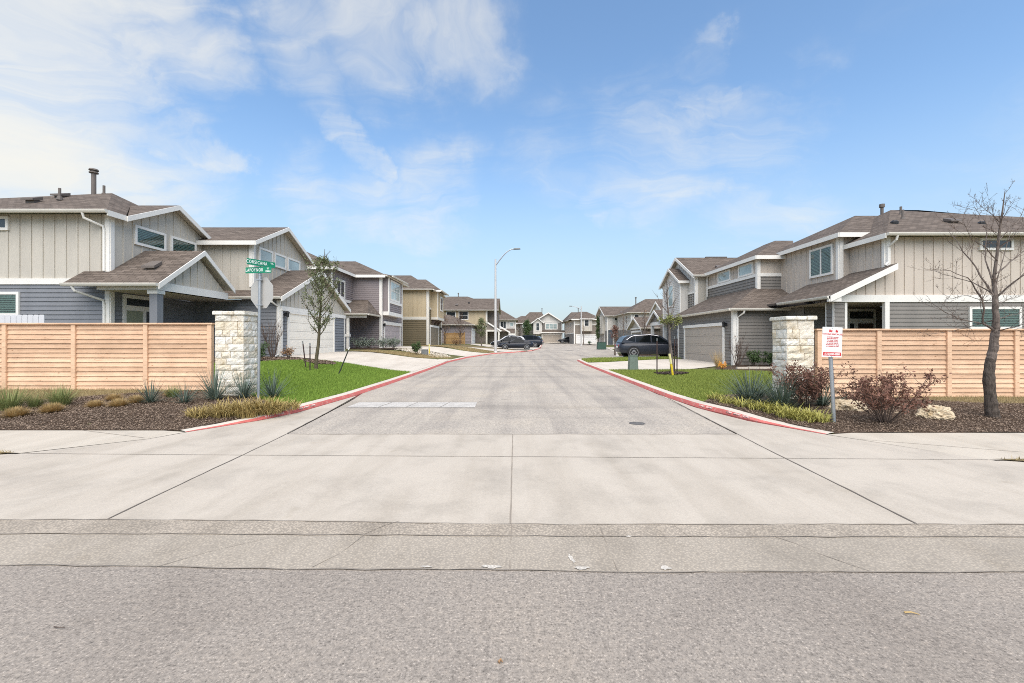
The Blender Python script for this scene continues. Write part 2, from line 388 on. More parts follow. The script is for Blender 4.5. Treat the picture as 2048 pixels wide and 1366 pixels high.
M_SLATE = plain('siding_slate', (.10, .115, .13), .7, .10, 1.3, .07, 45, scale=(1.4, 1.4, .3))
M_TRIM = plain('trim_white', (.76, .73, .67), .55, .05, 1.5, .04, 30)
M_GUT = plain('gutter_cream', (.66, .62, .54), .45, .06, 1.5, .05, 30)
M_SOFFIT = plain('soffit_beige', (.55, .49, .40), .8, .05, 1.5, .05, 30)
M_GAR_CREAM = plain('garage_cream', (.86, .80, .69), .6, .03, 1.2, .03, 40)
M_GAR_GREY = plain('garage_taupe', (.40, .348, .288), .6, .04, 1.2, .05, 40)
M_GAR_MAUVE = plain('garage_mauve', (.40, .345, .335), .6, .04, 1.2, .05, 40)
M_GAR_OLIVE = plain('garage_olive', (.20, .16, .105), .6, .04, 1.2, .05, 40)
M_GAR_WHITE = plain('garage_white', (.72, .71, .68), .6, .04, 1.2, .05, 40)
M_GLASS_DK = glassy('window_dark', (.030, .036, .040))
M_GLASS_SKY = glassy('window_sky', (.32, .39, .38))
M_GLASS_CLR = clear_glass('window_clear', (.72, .86, .80))
M_BLIND = plain('blind_white', (.62, .66, .64), .6)
M_SAGE = plain('door_sage', (.27, .29, .20), .5)
M_DOORBROWN = plain('door_brown', (.085, .055, .042), .5)
M_GALV = plain('galvanised_steel', (.40, .42, .44), .42, .12, 8, .12, 90, metallic=.75)
M_ALU = plain('sign_back_aluminium', (.50, .48, .44), .5, .06, 2, .05, 70, metallic=.25)
M_SIGNGREEN = plain('sign_green', (.006, .215, .115), .4, .05)
M_SIGNWHITE = plain('sign_white', (.80, .80, .77), .4, .03)
M_SIGNLET = plain('sign_letter_white', (.86, .90, .86), .4, .02)
M_SIGNRED = plain('sign_red', (.52, .030, .035), .4, .04)
M_BLACK = plain('black_metal', (.015, .015, .016), .5)
M_VENT = plain('vent_brown', (.135, .112, .095), .6)
M_STAKE = plain('stake_brown', (.055, .030, .024), .7, .2)
M_STAKE2 = plain('stake_dark_green', (.03, .035, .03), .7, .2)
M_YELLOW = plain('marker_yellow', (.70, .52, .02), .5)
M_UTIL = plain('utility_green', (.145, .185, .145), .55, .1)
M_UTILGREY = plain('utility_grey', (.17, .18, .175), .6, .1)
M_UTILDK = plain('utility_dark_green', (.03, .075, .055), .55, .1)
M_POLE = plain('lamp_pole_pale', (.50, .49, .47), .6, .06)
M_VINYL = plain('vinyl_white', (.62, .62, .63), .5, .04)
M_TYRE = plain('tyre_rubber', (.014, .014, .015), .85)
M_RIM = plain('wheel_rim', (.42, .42, .43), .3, .05, metallic=.7)
M_IRON = plain('cast_iron', (.115, .105, .095), .7, .2, 9, .2, 60)
M_CHROME = plain('chrome', (.6, .6, .62), .2, .02, metallic=.9)
M_TAIL = plain('tail_lamp_red', (.42, .06, .07), .25)
M_HEAD = plain('head_lamp', (.55, .56, .58), .15)
def car_paint(name, col):
    m, nt, b = nodes_of(name)
    n1 = tex_noise(nt, coords(nt), 3, 3, .5)
    nt.links.new(ramp(nt, n1, [(.3, tuple(x * .94 for x in col)), (.7, tuple(x * 1.06 for x in col))]), b.inputs['Base Color'])
    b.inputs['Roughness'].default_value = .28; b.inputs['Specular IOR Level'].default_value = .2; b.inputs['Coat Weight'].default_value = .3; b.inputs['Coat Roughness'].default_value = .06
    MATS[name] = m; return m
M_CAR_GREY = car_paint('car_charcoal', (.030, .034, .044))
M_CAR_NAVY = car_paint('car_navy', (.016, .019, .028))
M_CAR_BLACK = car_paint('car_black', (.010, .011, .013))
M_CAR_WHITE = car_paint('car_white', (.62, .63, .65))
M_CARGLASS = glassy('car_glass', (.006, .008, .009), .05); M_CARGLASS.node_tree.nodes['Principled BSDF'].inputs['Specular IOR Level'].default_value = .2

# ------------------------------------------------------------------ mesh helpers
class MB:
    def __init__(self): self.v, self.f, self.m, self.uv = [], [], [], {}
    def poly(self, pts, mi=0, uv=None):
        i = len(self.v); self.v += [tuple(p) for p in pts]
        self.f.append(tuple(range(i, i + len(pts)))); self.m.append(mi)
        if uv: self.uv[len(self.f) - 1] = uv
    def hexa(self, p, mi=0):
        """8 corners: bottom ring 0-3, top ring 4-7"""
        i = len(self.v); self.v += [tuple(q) for q in p]
        for q in ((3, 2, 1, 0), (4, 5, 6, 7), (0, 1, 5, 4), (1, 2, 6, 5), (2, 3, 7, 6), (3, 0, 4, 7)):
            self.f.append(tuple(i + k for k in q)); self.m.append(mi)
    def box(self, x0, x1, y0, y1, z0, z1, mi=0):
        self.hexa([(x0, y0, z0), (x1, y0, z0), (x1, y1, z0), (x0, y1, z0), (x0, y0, z1), (x1, y0, z1), (x1, y1, z1), (x0, y1, z1)], mi)
    def beam(self, p, q, side, up, w, h, mi=0):
        """box from p to q; side, up: unit vectors; extends +-w/2 along side, -h..0 along up"""
        p, q, side, up = Vector(p), Vector(q), Vector(side), Vector(up)
        a = side * w / 2
        self.hexa([p - a - up * h, q - a - up * h, q + a - up * h, p + a - up * h, p - a, q - a, q + a, p + a], mi)
    def tube(self, pts, radii, n=8, mi=0, cap=True):
        pts = [Vector(p) for p in pts]; i0 = len(self.v); prev = None
        for k, p in enumerate(pts):
            t = (pts[min(k + 1, len(pts) - 1)] - pts[max(k - 1, 0)])
            t = t.normalized() if t.length > 1e-9 else Vector((0, 0, 1))
            if prev is None:
                a = t.orthogonal().normalized()
            else:
                a = prev - t * prev.dot(t); a = a.normalized() if a.length > 1e-6 else t.orthogonal().normalized()
            prev = a; b = t.cross(a); r = radii[k] if isinstance(radii, (list, tuple)) else radii
            for j in range(n):
                an = 2 * math.pi * j / n
                self.v.append(tuple(p + a * (math.cos(an) * r) + b * (math.sin(an) * r)))
        for k in range(len(pts) - 1):
            for j in range(n):
                a0 = i0 + k * n + j; a1 = i0 + k * n + (j + 1) % n
                self.f.append((a0, a1, a1 + n, a0 + n)); self.m.append(mi)
        if cap:
            self.f.append(tuple(i0 + j for j in reversed(range(n)))); self.m.append(mi)
            e = i0 + (len(pts) - 1) * n
            self.f.append(tuple(e + j for j in range(n))); self.m.append(mi)
    def lathe(self, prof, c, n=16, mi=0, axis='z'):
        i0 = len(self.v)
        for (r, h) in prof:
            for j in range(n):
                an = 2 * math.pi * j / n; u, w = r * math.cos(an), r * math.sin(an)
                self.v.append((c[0] + u, c[1] + w, c[2] + h) if axis == 'z' else (c[0] + u, c[1] + h, c[2] + w))
        for k in range(len(prof) - 1):
            for j in range(n):
                a0 = i0 + k * n + j; a1 = i0 + k * n + (j + 1) % n
                self.f.append((a0, a1, a1 + n, a0 + n)); self.m.append(mi)
        self.f.append(tuple(i0 + j for j in reversed(range(n)))); self.m.append(mi)
        e = i0 + (len(prof) - 1) * n
        self.f.append(tuple(e + j for j in range(n))); self.m.append(mi)

def mesh_obj(name, me, mats, parent=None):
    o = bpy.data.objects.new(name, me); COL.objects.link(o)
    for m in (mats if isinstance(mats, (list, tuple)) else [mats]): me.materials.append(m)
    if parent is not None:
        o.parent = parent; o.matrix_parent_inverse = Matrix.Translation(parent.location).inverted() if parent.type == 'EMPTY' else Matrix.Identity(4)
    return o
def build(name, mb, mats, parent=None, smooth=False, bevel=0.0):
    me = bpy.data.meshes.new(name)
    me.from_pydata(mb.v, [], mb.f)
    me.polygons.foreach_set('material_index', mb.m)
    if mb.uv:
        uvl = me.uv_layers.new(name='UVMap')
        for fi, uv in mb.uv.items():
            p = me.polygons[fi]
            for k, li in enumerate(p.loop_indices): uvl.data[li].uv = uv[k]
    bm = bmesh.new(); bm.from_mesh(me)
    if not mb.uv: bmesh.ops.recalc_face_normals(bm, faces=bm.faces)
    if bevel:
        bmesh.ops.bevel(bm, geom=[e for e in bm.edges if len(e.link_faces) == 2 and e.calc_face_angle(0) > .6], offset=bevel, segments=2, affect='EDGES', clamp_overlap=True)
    bm.to_mesh(me); bm.free()
    if smooth: me.polygons.foreach_set('use_smooth', [True] * len(me.polygons))
    me.update()
    return mesh_obj(name, me, mats, parent)
def arr_mesh(name, V, Fq, mats, parent=None, mi=None, smooth=False):
    V = np.asarray(V, dtype=np.float32).reshape(-1, 3); Fq = np.asarray(Fq, dtype=np.int32); k = Fq.shape[1]
    me = bpy.data.meshes.new(name)
    me.vertices.add(len(V)); me.vertices.foreach_set('co', V.ravel())
    me.loops.add(Fq.size); me.loops.foreach_set('vertex_index', Fq.ravel())
    me.polygons.add(len(Fq)); me.polygons.foreach_set('loop_start', np.arange(0, Fq.size, k, dtype=np.int32))
    me.polygons.foreach_set('loop_total', np.full(len(Fq), k, dtype=np.int32))
    if mi is not None: me.polygons.foreach_set('material_index', np.asarray(mi, dtype=np.int32))
    me.update(calc_edges=True); me.validate()
    return mesh_obj(name, me, mats, parent)
def tag(o, label=None, cat=None, group=None, kind=None):
    for k, v in (('label', label), ('category', cat), ('group', group), ('kind', kind)):
        if v: o[k] = v
    return o
def thing(name, label, cat, loc=(0, 0, 0), group=None):
    o = bpy.data.objects.new(name, None); COL.objects.link(o); o.empty_display_size = .2
    o.location = loc; return tag(o, label, cat, group)
def copy_tree(o, loc, label, scale=1.0, rz=0.0, group=None):
    def rec(src, par):
        c = src.copy(); COL.objects.link(c)
        if par is not None:
            c.parent = par
        for ch in src.children: rec(ch, c)
        return c
    r = rec(o, None); r.location = loc; r.scale = (scale,) * 3; r.rotation_euler = (0, 0, rz); r['label'] = label
    if group: r['group'] = group
    return r

# ------------------------------------------------------------------ ground sheets
def drape(name, pts, mat, fn, off, step=1.0, kind='structure', jitter=0.0):
    """flat outline -> triangulated, cut into a grid and laid on the ground height fn + off"""
    bm = bmesh.new()
    f = bm.faces.new([bm.verts.new((p[0], p[1], 0)) for p in pts]); f.normal_update()
    bmesh.ops.triangulate(bm, faces=[f])
    xs = [p[0] for p in pts]; ys = [p[1] for p in pts]
    for ax, lo, hi in ((0, min(xs), max(xs)), (1, min(ys), max(ys))):
        k = math.floor(lo / step) + 1
        while k * step < hi:
            co = (k * step, 0, 0) if ax == 0 else (0, k * step, 0); no = (1, 0, 0) if ax == 0 else (0, 1, 0)
            bmesh.ops.bisect_plane(bm, geom=bm.verts[:] + bm.edges[:] + bm.faces[:], plane_co=co, plane_no=no, dist=1e-5)
            k += 1
    for v in bm.verts:
        v.co.z = fn(v.co.x, v.co.y) + off
        if jitter: v.co.z += jitter * mnoise.noise(Vector((v.co.x * 1.7, v.co.y * 1.7, 3)))
    bmesh.ops.recalc_face_normals(bm, faces=bm.faces)
    for fc in bm.faces:
        if fc.normal.z < 0: fc.normal_flip()
    me = bpy.data.meshes.new(name); bm.to_mesh(me); bm.free()
    me.polygons.foreach_set('use_smooth', [True] * len(me.polygons))
    o = mesh_obj(name, me, mat); o['kind'] = kind; return o

# base terrain reaching the horizon (below everything else)
def base_fn(x, y):
    z = road_z(y) - .16
    if y > 110: z = road_z(110) - .16
    return z
drape('ground', [(-900, -60), (900, -60), (900, 1400), (-900, 1400)], M_YARD, base_fn, 0, 60)
yk = [7.65, 8.7, 9.6, 10.8, 12.06, 14, 16, 19, 21.9, 25, 28, 31, 34, 38, 41.6, 46, 50, 55, 60, 70, 85, 100, 118]
KW = 0.22
left_yard = [(xl(y) - KW, y) for y in yk] + [(-60, 118), (-60, 7.75), (-6.2, 7.75)]
drape('yard', left_yard, M_YARD, G, -.012, 2.0)
yk2 = [7.45, 8.51, 9.52, 10.3, 11.9, 14, 16, 20, 26, 30.0, 31.2, 32.4, 34.5, 41, 46, 60, 80, 100, 118]
right_yard = [(xr(y) + KW, y) for y in yk2] + [(60, 118), (60, 7.6), (5.8, 7.6)]
drape('yard', list(reversed(right_yard)), M_YARD, G, -.012, 2.0)

# foreground street, gutter strip, apron, pavements
drape('road', [(-40, -12), (40, -12), (40, 3.023), (2.5, 3.038), (.8, 3.038), (-.1, 3.068), (-1.6, 3.078), (-3.1, 3.128), (-40, 3.203)], M_ASPH_FRONT, RZ, 0, 8)
def gut_fn(x, y):                                    # shallow dished gutter rising to the lip of the apron
    t = (y - 3.0) / .58
    return .006 + .007 * clamp01(t) - .008 * math.sin(math.pi * clamp01(t))
GE = [(-40, 3.20), (-3.1, 3.125), (-1.6, 3.075), (-.1, 3.065), (.8, 3.035), (2.5, 3.035), (40, 3.02)]
LIP0 = [(-40, 3.66), (-3.4, 3.615), (-1.5, 3.60), (0, 3.575), (2.0, 3.56), (40, 3.55)]
LIP1 = [(-40, 3.87), (-3.6, 3.86), (-1.9, 3.83), (0, 3.76), (2.0, 3.76), (40, 3.74)]
drape('gutter', GE + list(reversed(LIP0)), M_GUTTER, gut_fn, 0, .15 if False else .6)
drape('gutter_lip', LIP0 + list(reversed(LIP1)), M_LIP, lambda x, y: .0125 + .0145 * clamp01((y - 3.56) / .2), 0, .6)
ap_l = lambda y: -3.58 - (y - 3.85) * .075
ap_r = lambda y: 3.46 + (y - 3.71) * .086
apron = LIP1 + [(40, 5.75), (6.35, 5.80), (5.55, 7.02), (5.28, 7.40), (4.6, 8.64), (4.38, 9.6), (4.24, 10.35), (4.14, 12.6), (3.80, 7.46), (-3.85, 7.46), (-4.42, 12.4), (-4.72, 9.6), (-5.02, 8.7), (-5.66, 7.62), (-5.9, 7.1), (-6.96, 6.15), (-40, 6.1)]
drape('apron', apron, M_CONC, lambda x, y: road_z(y) + .024 * (1 - .7 * sm((y - 3.7) / 3.4)) , .002, .8)
drape('pavement', [(-5.9, 7.1), (-5.68, 7.62), (-6.2, 7.75), (-60, 7.85), (-60, 6.30), (-6.96, 6.2)], M_WALK, RZ, .0125, 2)
drape('pavement', [(5.55, 7.02), (6.3, 5.86), (60, 5.9), (60, 7.6), (5.8, 7.55), (5.28, 7.42)], M_WALK, RZ, .0125, 2)
drape('verge', [(-6.96, 6.19), (-40, 6.32), (-40, 4.2), (-9, 5.55), (-7.3, 6.04)], M_DRY, RZ, .030, 1)
drape('verge', [(6.35, 5.84), (40, 5.92), (40, 3.6), (9.5, 4.9), (6.8, 5.66)], M_DRY, RZ, .030, 1)

# side street asphalt
le = [(-3.85, 7.45), (-4.2, 11.2), (-4.45, 13.0)] + [(xl(y) - .01, y) for y in (16, 21.9, 28, 31, 34, 38, 41.6, 46, 50, 55, 60, 70, 85, 100, 112)]
re_ = [(3.78, 7.45), (4.12, 11.9), (4.16, 13.5)] + [(xr(y) + .01, y) for y in (16, 21, 26, 30.0, 31.2, 32.4, 34.5, 41, 46, 60, 80, 100, 112)]
drape('road', le + list(reversed(re_)), M_ASPH, RZ, .004, 1.5)
drape('road_marking', [(gx(693, 10.35) + .0, 10.32), (-.92, 10.32), (-.93, 11.12), (gx(718, 11.1), 11.14)], M_WHITEPAINT, RZ, .009, 1)
for xx in (-3.2, -2.55, -1.75):                       # seams between the strips of the stop line
    drape('road_marking_seam', [(xx, 10.33), (xx + .012, 10.33), (xx + .13, 11.11), (xx + .115, 11.11)], M_JOINT2, RZ, .013, 1)

def strip(name, pts, w, mat, fn, off, wob=.25):
    """thin sheet along a line, with a slightly uneven edge"""
    mb = MB(); P = []
    for (a, b) in zip(pts, pts[1:]):
        n = max(1, int((Vector(b) - Vector(a)).length / .18))
        for k in range(n): P.append(Vector(a).lerp(Vector(b), k / n))
    P.append(Vector(pts[-1])); prev = None
    for i, p in enumerate(P):
        t = (P[min(i + 1, len(P) - 1)] - P[max(i - 1, 0)]).normalized(); nrm = Vector((-t.y, t.x))
        h = w / 2 * (1 + wob * rng.uniform(-1, 1)); c = p + nrm * rng.uniform(-1, 1) * w * wob
        q = [c + nrm * h, c - nrm * h]
        cur = [(r.x, r.y, fn(r.x, r.y) + off) for r in q]
        if prev: mb.poly([prev[0], prev[1], cur[1], cur[0]])
        prev = cur
    o = build(name, mb, mat); o['kind'] = 'structure'; return o
ap_fn = lambda x, y: road_z(y) + .024 * (1 - .7 * sm((y - 3.7) / 3.4)) + .002
strip('expansion_joint', [(-3.58, 3.86), (-3.72, 5.6), (-3.86, 7.46)], .018, M_JOINT, ap_fn, .004)
strip('expansion_joint', [(3.45, 3.76), (3.62, 5.6), (3.79, 7.46)], .018, M_JOINT, ap_fn, .004)
strip('expansion_joint', [(3.79, 7.47), (4.13, 11.8)], .02, M_JOINT, ap_fn, .010)
strip('expansion_joint', [(-3.86, 7.47), (-4.30, 12.0)], .02, M_JOINT, ap_fn, .010)
strip('expansion_joint', [(-.03, 3.77), (-.02, 7.46)], .010, M_JOINT2, ap_fn, .004)
strip('expansion_joint', [(-6.9, 6.17), (-3.0, 6.06), (0, 6.0), (6.3, 5.84)], .012, M_JOINT2, ap_fn, .0055)
strip('expansion_joint', [(-40, 3.875), (-3.6, 3.865), (-1.9, 3.835), (0, 3.765), (2, 3.765), (40, 3.745)], .010, M_JOINT2, lambda x, y: .028, .003, .8)
strip('expansion_joint', [(-3.85, 7.455), (3.78, 7.455)], .018, M_JOINT2, RZ, .014, .4)
M_JOINT3 = plain('joint_worn', (.255, .22, .18), .95)
strip('expansion_joint', GE[:], .010, M_JOINT3, lambda x, y: .006, .002, .95)
strip('expansion_joint', [(-40, 3.655), (-3.4, 3.61), (-1.5, 3.595), (0, 3.57), (2.0, 3.555), (40, 3.545)], .012, M_JOINT2, lambda x, y: .0145, .004, .6)
for cr in ([(-.03, 3.05), (-.02, 3.78)], [(-1.42, 3.09), (-1.30, 3.3), (-1.24, 3.52), (-1.22, 3.6), (-1.1, 3.75), (-1.0, 3.83)], [(-2.52, 3.10), (-2.3, 3.33), (-2.0, 3.52), (-1.86, 3.62)],
           [(.72, 3.05), (.73, 3.75)], [(2.46, 3.04), (2.28, 3.3), (2.2, 3.45), (2.1, 3.57)], [(1.42, 3.55), (1.36, 3.74)]):
    strip('crack', cr, .005, M_JOINT2, lambda x, y: gut_fn(x, y) if y < 3.56 else .0125 + .0145 * clamp01((y - 3.56) / .2), .0045, .7)
strip('walk_joint', [(-6.0, 7.15), (-7.6, 7.75)], .010, M_JOINT2, RZ, .0165)
strip('walk_joint', [(-9.2, 6.25), (-9.2, 7.78)], .010, M_JOINT2, RZ, .0165)
strip('walk_joint', [(5.55, 7.05), (8.0, 5.88)], .010, M_JOINT2, RZ, .0165)
for (x, y, w, h, a) in ((.42, 3.22, .035, .13, .2), (.47, 3.08, .10, .05, 0), (1.06, 3.08, .07, .05, 0), (-.16, 3.10, .13, .05, 0), (-.62, 3.10, .08, .03, 0), (.93, 3.56, .05, .035, .3)):
    pts = []
    for k in range(14):
        t = 2 * math.pi * k / 14; r = 1 + .35 * rng.uniform(-1, 1)
        u, v = math.cos(t) * w * r / 2, math.sin(t) * h * r / 2
        pts.append((x + u * math.cos(a) - v * math.sin(a), y + u * math.sin(a) + v * math.cos(a)))
    drape('mortar_patch', pts, M_PATCH, gut_fn, .006, .5)

# kerbs: red painted face, pale concrete top
def kerb(path, side, mats=None):
    """path of (x, y); side = +1 when the yard lies to the left (-x), -1 to the right"""
    mb = MB(); prev = None; P = []
    for a, b in zip(path, path[1:]):
        n = max(1, int(math.hypot(b[0] - a[0], b[1] - a[1]) / .5))
        P += [(a[0] + (b[0] - a[0]) * k / n, a[1] + (b[1] - a[1]) * k / n) for k in range(n)]
    P.append(path[-1])
    for i, p in enumerate(P):
        a, b = P[max(i - 1, 0)], P[min(i + 1, len(P) - 1)]
        t = Vector((b[0] - a[0], b[1] - a[1])).normalized(); n = Vector((-t.y, t.x)) * side
        h = kerb_h(p[1]); z = road_z(p[1])
        prof = [(0, -.05), (0, .012), (.035, h * .66), (.055, h * .90), (.10, h + .006), (.24, h + .008), (.26, h - .10)]
        cur = [(p[0] + n.x * o, p[1] + n.y * o, z + q) for o, q in prof]
        if prev:
            for k in range(len(prof) - 1):
                mb.poly([prev[k], cur[k], cur[k + 1], prev[k + 1]], 0 if k < 3 else 1)
        prev = cur
    o = build('kerb', mb, mats or [M_RED, M_CONC2]); o['kind'] = 'structure'; return o
kerb([(xl(y), y) for y in (7.64, 8.15, 8.7, 9.1, 9.6, 10.6, 12.06, 14, 16, 19, 21.9, 25, 28, 31, 34, 37, 41.6, 46, 50, 55, 60, 72, 85, 100, 112)], 1)
kerb([(xr(y), y) for y in (7.45, 8.0, 8.51, 9, 9.52, 10.3, 11.1, 11.9, 14, 16, 20, 26, 28.5, 30.0, 30.6, 31.2)], -1)
kerb([(xr(y), y) for y in (31.2, 31.8, 32.4, 33.4, 34.5, 41, 46, 53, 60, 70, 80, 96, 112)], -1, [M_CONC2, M_CONC2])

# lawns, beds, driveways
def lawn_outline_l(): return [(xl(y) - KW - .02, y) for y in (9.35, 10.6, 12.06, 14, 16, 19.2)] + [(-6.2, 19.75), (-7.6, 20.0), (-8.6, 19.9), (-9.6, 18.9), (-10.6, 18.0), (-13.5, 17.0), (-12.9, 11.9), (-7.3, 11.9), (-6.7, 11.3), (-5.9, 10.5), (-5.2, 9.75)]
LAWN_L = lawn_outline_l()
drape('lawn', list(reversed(LAWN_L)), M_LAWNBASE, G, .0, 1.0)
LAWN_R = [(xr(y) + KW + .02, y) for y in (10.5, 11.9, 14, 16, 18, 20.4)] + [(5.4, 20.3), (7.8, 19.6), (9.0, 18.8), (10.4, 18.0), (11.2, 15.5), (10.5, 12.2), (7.2, 12.0), (5.6, 11.7), (4.9, 11.0)]
drape('lawn', LAWN_R, M_LAWNBASE, G, .0, 1.0)
MULCH_L = [(xl(y) - KW - .02, y) for y in (7.72, 8.2, 8.7, 9.1, 9.35)] + [(-5.2, 9.75), (-5.9, 10.5), (-6.7, 11.3), (-7.3, 11.9), (-9.0, 11.7), (-10.3, 11.05), (-11.2, 10.2), (-12.2, 9.6), (-20, 8.7), (-20, 7.82), (-6.2, 7.74)]
drape('mulch_bed', list(reversed(MULCH_L)), M_MULCH, G, .006, .5, jitter=.03)
drape('dry_grass', [(-9.0, 11.7), (-7.3, 11.9), (-7.3, 12.1), (-22, 12.1), (-20, 8.7), (-12.2, 9.6), (-11.2, 10.2), (-10.3, 11.05)], M_DRY, G, .004, .7, jitter=.02)
MULCH_R = [(xr(y) + KW + .02, y) for y in (7.52, 8.0, 8.51, 9.0, 9.52, 10.5)] + [(4.9, 11.0), (5.6, 11.7), (7.2, 12.0), (9.2, 11.35), (10.6, 10.3), (13, 9.9), (20, 9.6), (20, 7.55), (5.8, 7.55)]
drape('mulch_bed', MULCH_R, M_MULCH, G, .006, .5, jitter=.03)
drape('dry_grass', [(9.2, 11.35), (7.2, 12.0), (22, 12.0), (20, 9.6), (13, 9.9), (10.6, 10.3)], M_DRY, G, .004, .7, jitter=.02)
def driveway(pts): return drape('driveway', pts, M_CONC2, G, .012, 1.0)
driveway([(-11.3, 21.2), (-10.5, 20.6), (-8.6, 19.95), (-7.6, 20.05), (-6.2, 19.8), (xl(19.2) - .2, 19.25), (xl(29.8) - .2, 29.8), (-6.5, 28.2), (-11.3, 27.6)])
driveway([(-11.2, 36.9), (-5.5, 35.0), (xl(34.5) - .2, 34.2), (xl(41) - .2, 40.8), (-5, 40.6), (-11.2, 42.9)])
driveway([(-9.3, 46.8), (-3.5, 44.4), (xl(44) - .2, 44.0), (xl(48.5) - .2, 48.5), (-3, 50), (-9.3, 52.2)])
driveway([(-6.0, 60), (-1.5, 52), (xl(51) - .1, 50.0), (xl(62) - .2, 62), (-2.0, 64), (-6.0, 66)])
driveway([(7.2, 112), (12.6, 112), (12.0, 100), (8.6, 100)])
driveway([(11.2, 22.8), (11.2, 28.6), (9.0, 27.8), (5.6, 26.3), (xr(26) + .2, 26.0), (xr(20.5) + .2, 20.5), (5.4, 20.35), (7.8, 19.7), (9.3, 20.8)])
driveway([(xr(31.2) + .2, 31.2), (5.8, 31.0), (8.6, 30.9), (14, 30.7), (14, 34.6), (9.5, 34.8), (xr(34.6) + .25, 34.6), (xr(32.4) + .25, 32.4)])
driveway([(xr(42) + .2, 41), (14, 38.6), (14, 44), (xr(46) + .2, 46)])
driveway([(xr(56) + .2, 55), (17, 54), (17, 62), (xr(62) + .2, 62)])
driveway([(xr(80) + .2, 78), (20, 80), (20, 95), (15.2, 95), (13.2, 95), (xr(92) - 1.0, 90)])
drape('mulch_bed', [(-11.2, 20.8), (-14.9, 20.8), (-14.9, 17.2), (-13.2, 17.05), (-10.6, 18.05), (-9.7, 18.95), (-8.9, 19.75), (-10.4, 20.5)], M_MULCH, G, .008, .5)
drape('mulch_bed', [(8.6, 19.0), (9.2, 18.6), (10.4, 17.9), (11.4, 15.6), (14, 16), (14, 22), (11.0, 22.0), (9.6, 20.7)], M_MULCH, G, .008, .5)
drape('mulch_bed', [(-11.0, 36.4), (-13.5, 36.4), (-13.5, 33.5), (-10.3, 32.2), (-9.0, 33.2), (-8.8, 35.6)], M_MULCH, G, .008, .5)
drape('gravel_bed', [(-9.0, 33.2), (-7.0, 31.6), (-5.0, 30.6), (-4.6, 32.5), (-5.5, 34.6), (-8.8, 35.6)], soil('river_gravel', (.16, .13, .09), (.33, .28, .21), (.52, .47, .38), 5), G, .008, .5)
drape('dry_grass', [(-4.6, 30.4), (-4.3, 32.0), (-6, 32.4), (-10.0, 30.0), (-10.8, 28.4), (-6.5, 28.6)], M_DRY, G, .004, 1)
drape('dry_grass', [(-9.2, 43.4), (-4.5, 41.2), (-1.9, 42.0), (-1.6, 43.6), (-3.5, 44.2), (-9.2, 46.6)], M_DRY, G, .004, 1)
drape('dry_grass', [(-3.0, 50.4), (0.4, 48.9), (1.2, 49.8), (-1.5, 52.2), (-7, 58), (-9, 54)], M_DRY, G, .004, 1)
drape('lawn', [(xr(26.3) + .25, 26.3), (6.2, 26.9), (9.2, 28.2), (11.4, 28.9), (11.8, 30.4), (8.6, 30.7), (5.6, 30.8), (xr(29.5) + .25, 29.6)], M_LAWNBASE, G, .002, .7)
drape('mulch_bed', [(8.6, 35.2), (9.8, 35.0), (11.5, 35.2), (11.6, 37.4), (9.8, 39.4), (9.0, 38.0)], M_MULCH, G, .008, .5)
drape('lawn', [(9.9, 41.5), (13.0, 39.5), (13.5, 40.2), (10.4, 43.2)], M_LAWNBASE, G, .014, .7)

# ------------------------------------------------------------------ houses
class House:
    def __init__(self, name, label, loc, cat='house', group='houses along the street'):
        self.root = thing(name, label, cat, loc, group); self.p = {}
    def mb(self, part, mat):
        k = (part, mat.name)
        if k not in self.p: self.p[k] = (MB(), mat)
        return self.p[k][0]
    def finish(self, skip_roof=None):
        made = {}
        for (part, mn), (mb, mat) in self.p.items():
            made.setdefault(part, []).append(build(part, mb, mat, self.root))
        self.made = made; return made
def frame(A, B):
    A, B = Vector((A[0], A[1])), Vector((B[0], B[1])); L = (B - A).length; u = (B - A) / L; n = Vector((u.y, -u.x))
    return A, u, n, L
def wp(A, B, s, z, o):
    a, u, n, L = frame(A, B); q = a + u * s + n * o; return (q.x, q.y, z)
def wbox(mb, A, B, s0, s1, z0, z1, o0, o1, mi=0):
    mb.hexa([wp(A, B, s0, z0, o1), wp(A, B, s1, z0, o1), wp(A, B, s1, z0, o0), wp(A, B, s0, z0, o0),
             wp(A, B, s0, z1, o1), wp(A, B, s1, z1, o1), wp(A, B, s1, z1, o0), wp(A, B, s0, z1, o0)], mi)
def clip(poly, z, keep_above):
    out = []
    for (p, q) in zip(poly, poly[1:] + poly[:1]):
        pi, qi = (p[1] >= z) == keep_above or p[1] == z, (q[1] >= z) == keep_above or q[1] == z
        if pi: out.append(p)
        if pi != qi:
            t = (z - p[1]) / (q[1] - p[1]); out.append((p[0] + (q[0] - p[0]) * t, z))
    return out
def lap(mb, A, B, poly, exp=.165, depth=.028):
    z0 = min(p[1] for p in poly); z1 = max(p[1] for p in poly); z = z0
    while z < z1 - .01:
        zt = min(z + exp, z1); c = clip(clip(poly, z, True), zt, False)
        if len(c) >= 3:
            mb.poly([wp(A, B, s, zz, .002 + depth * (1 - (zz - z) / exp)) for s, zz in c])
            bot = sorted(s for s, zz in c if abs(zz - z) < 1e-6)
            if len(bot) >= 2: mb.poly([wp(A, B, bot[0], z, .002), wp(A, B, bot[-1], z, .002), wp(A, B, bot[-1], z, .002 + depth), wp(A, B, bot[0], z, .002 + depth)])
        z += exp
def zspan(poly, s):
    zs = []
    for (p, q) in zip(poly, poly[1:] + poly[:1]):
        if (p[0] - s) * (q[0] - s) <= 0 and p[0] != q[0]:
            zs.append(p[1] + (q[1] - p[1]) * (s - p[0]) / (q[0] - p[0]))
    return (min(zs), max(zs)) if len(zs) >= 2 else (0, 0)
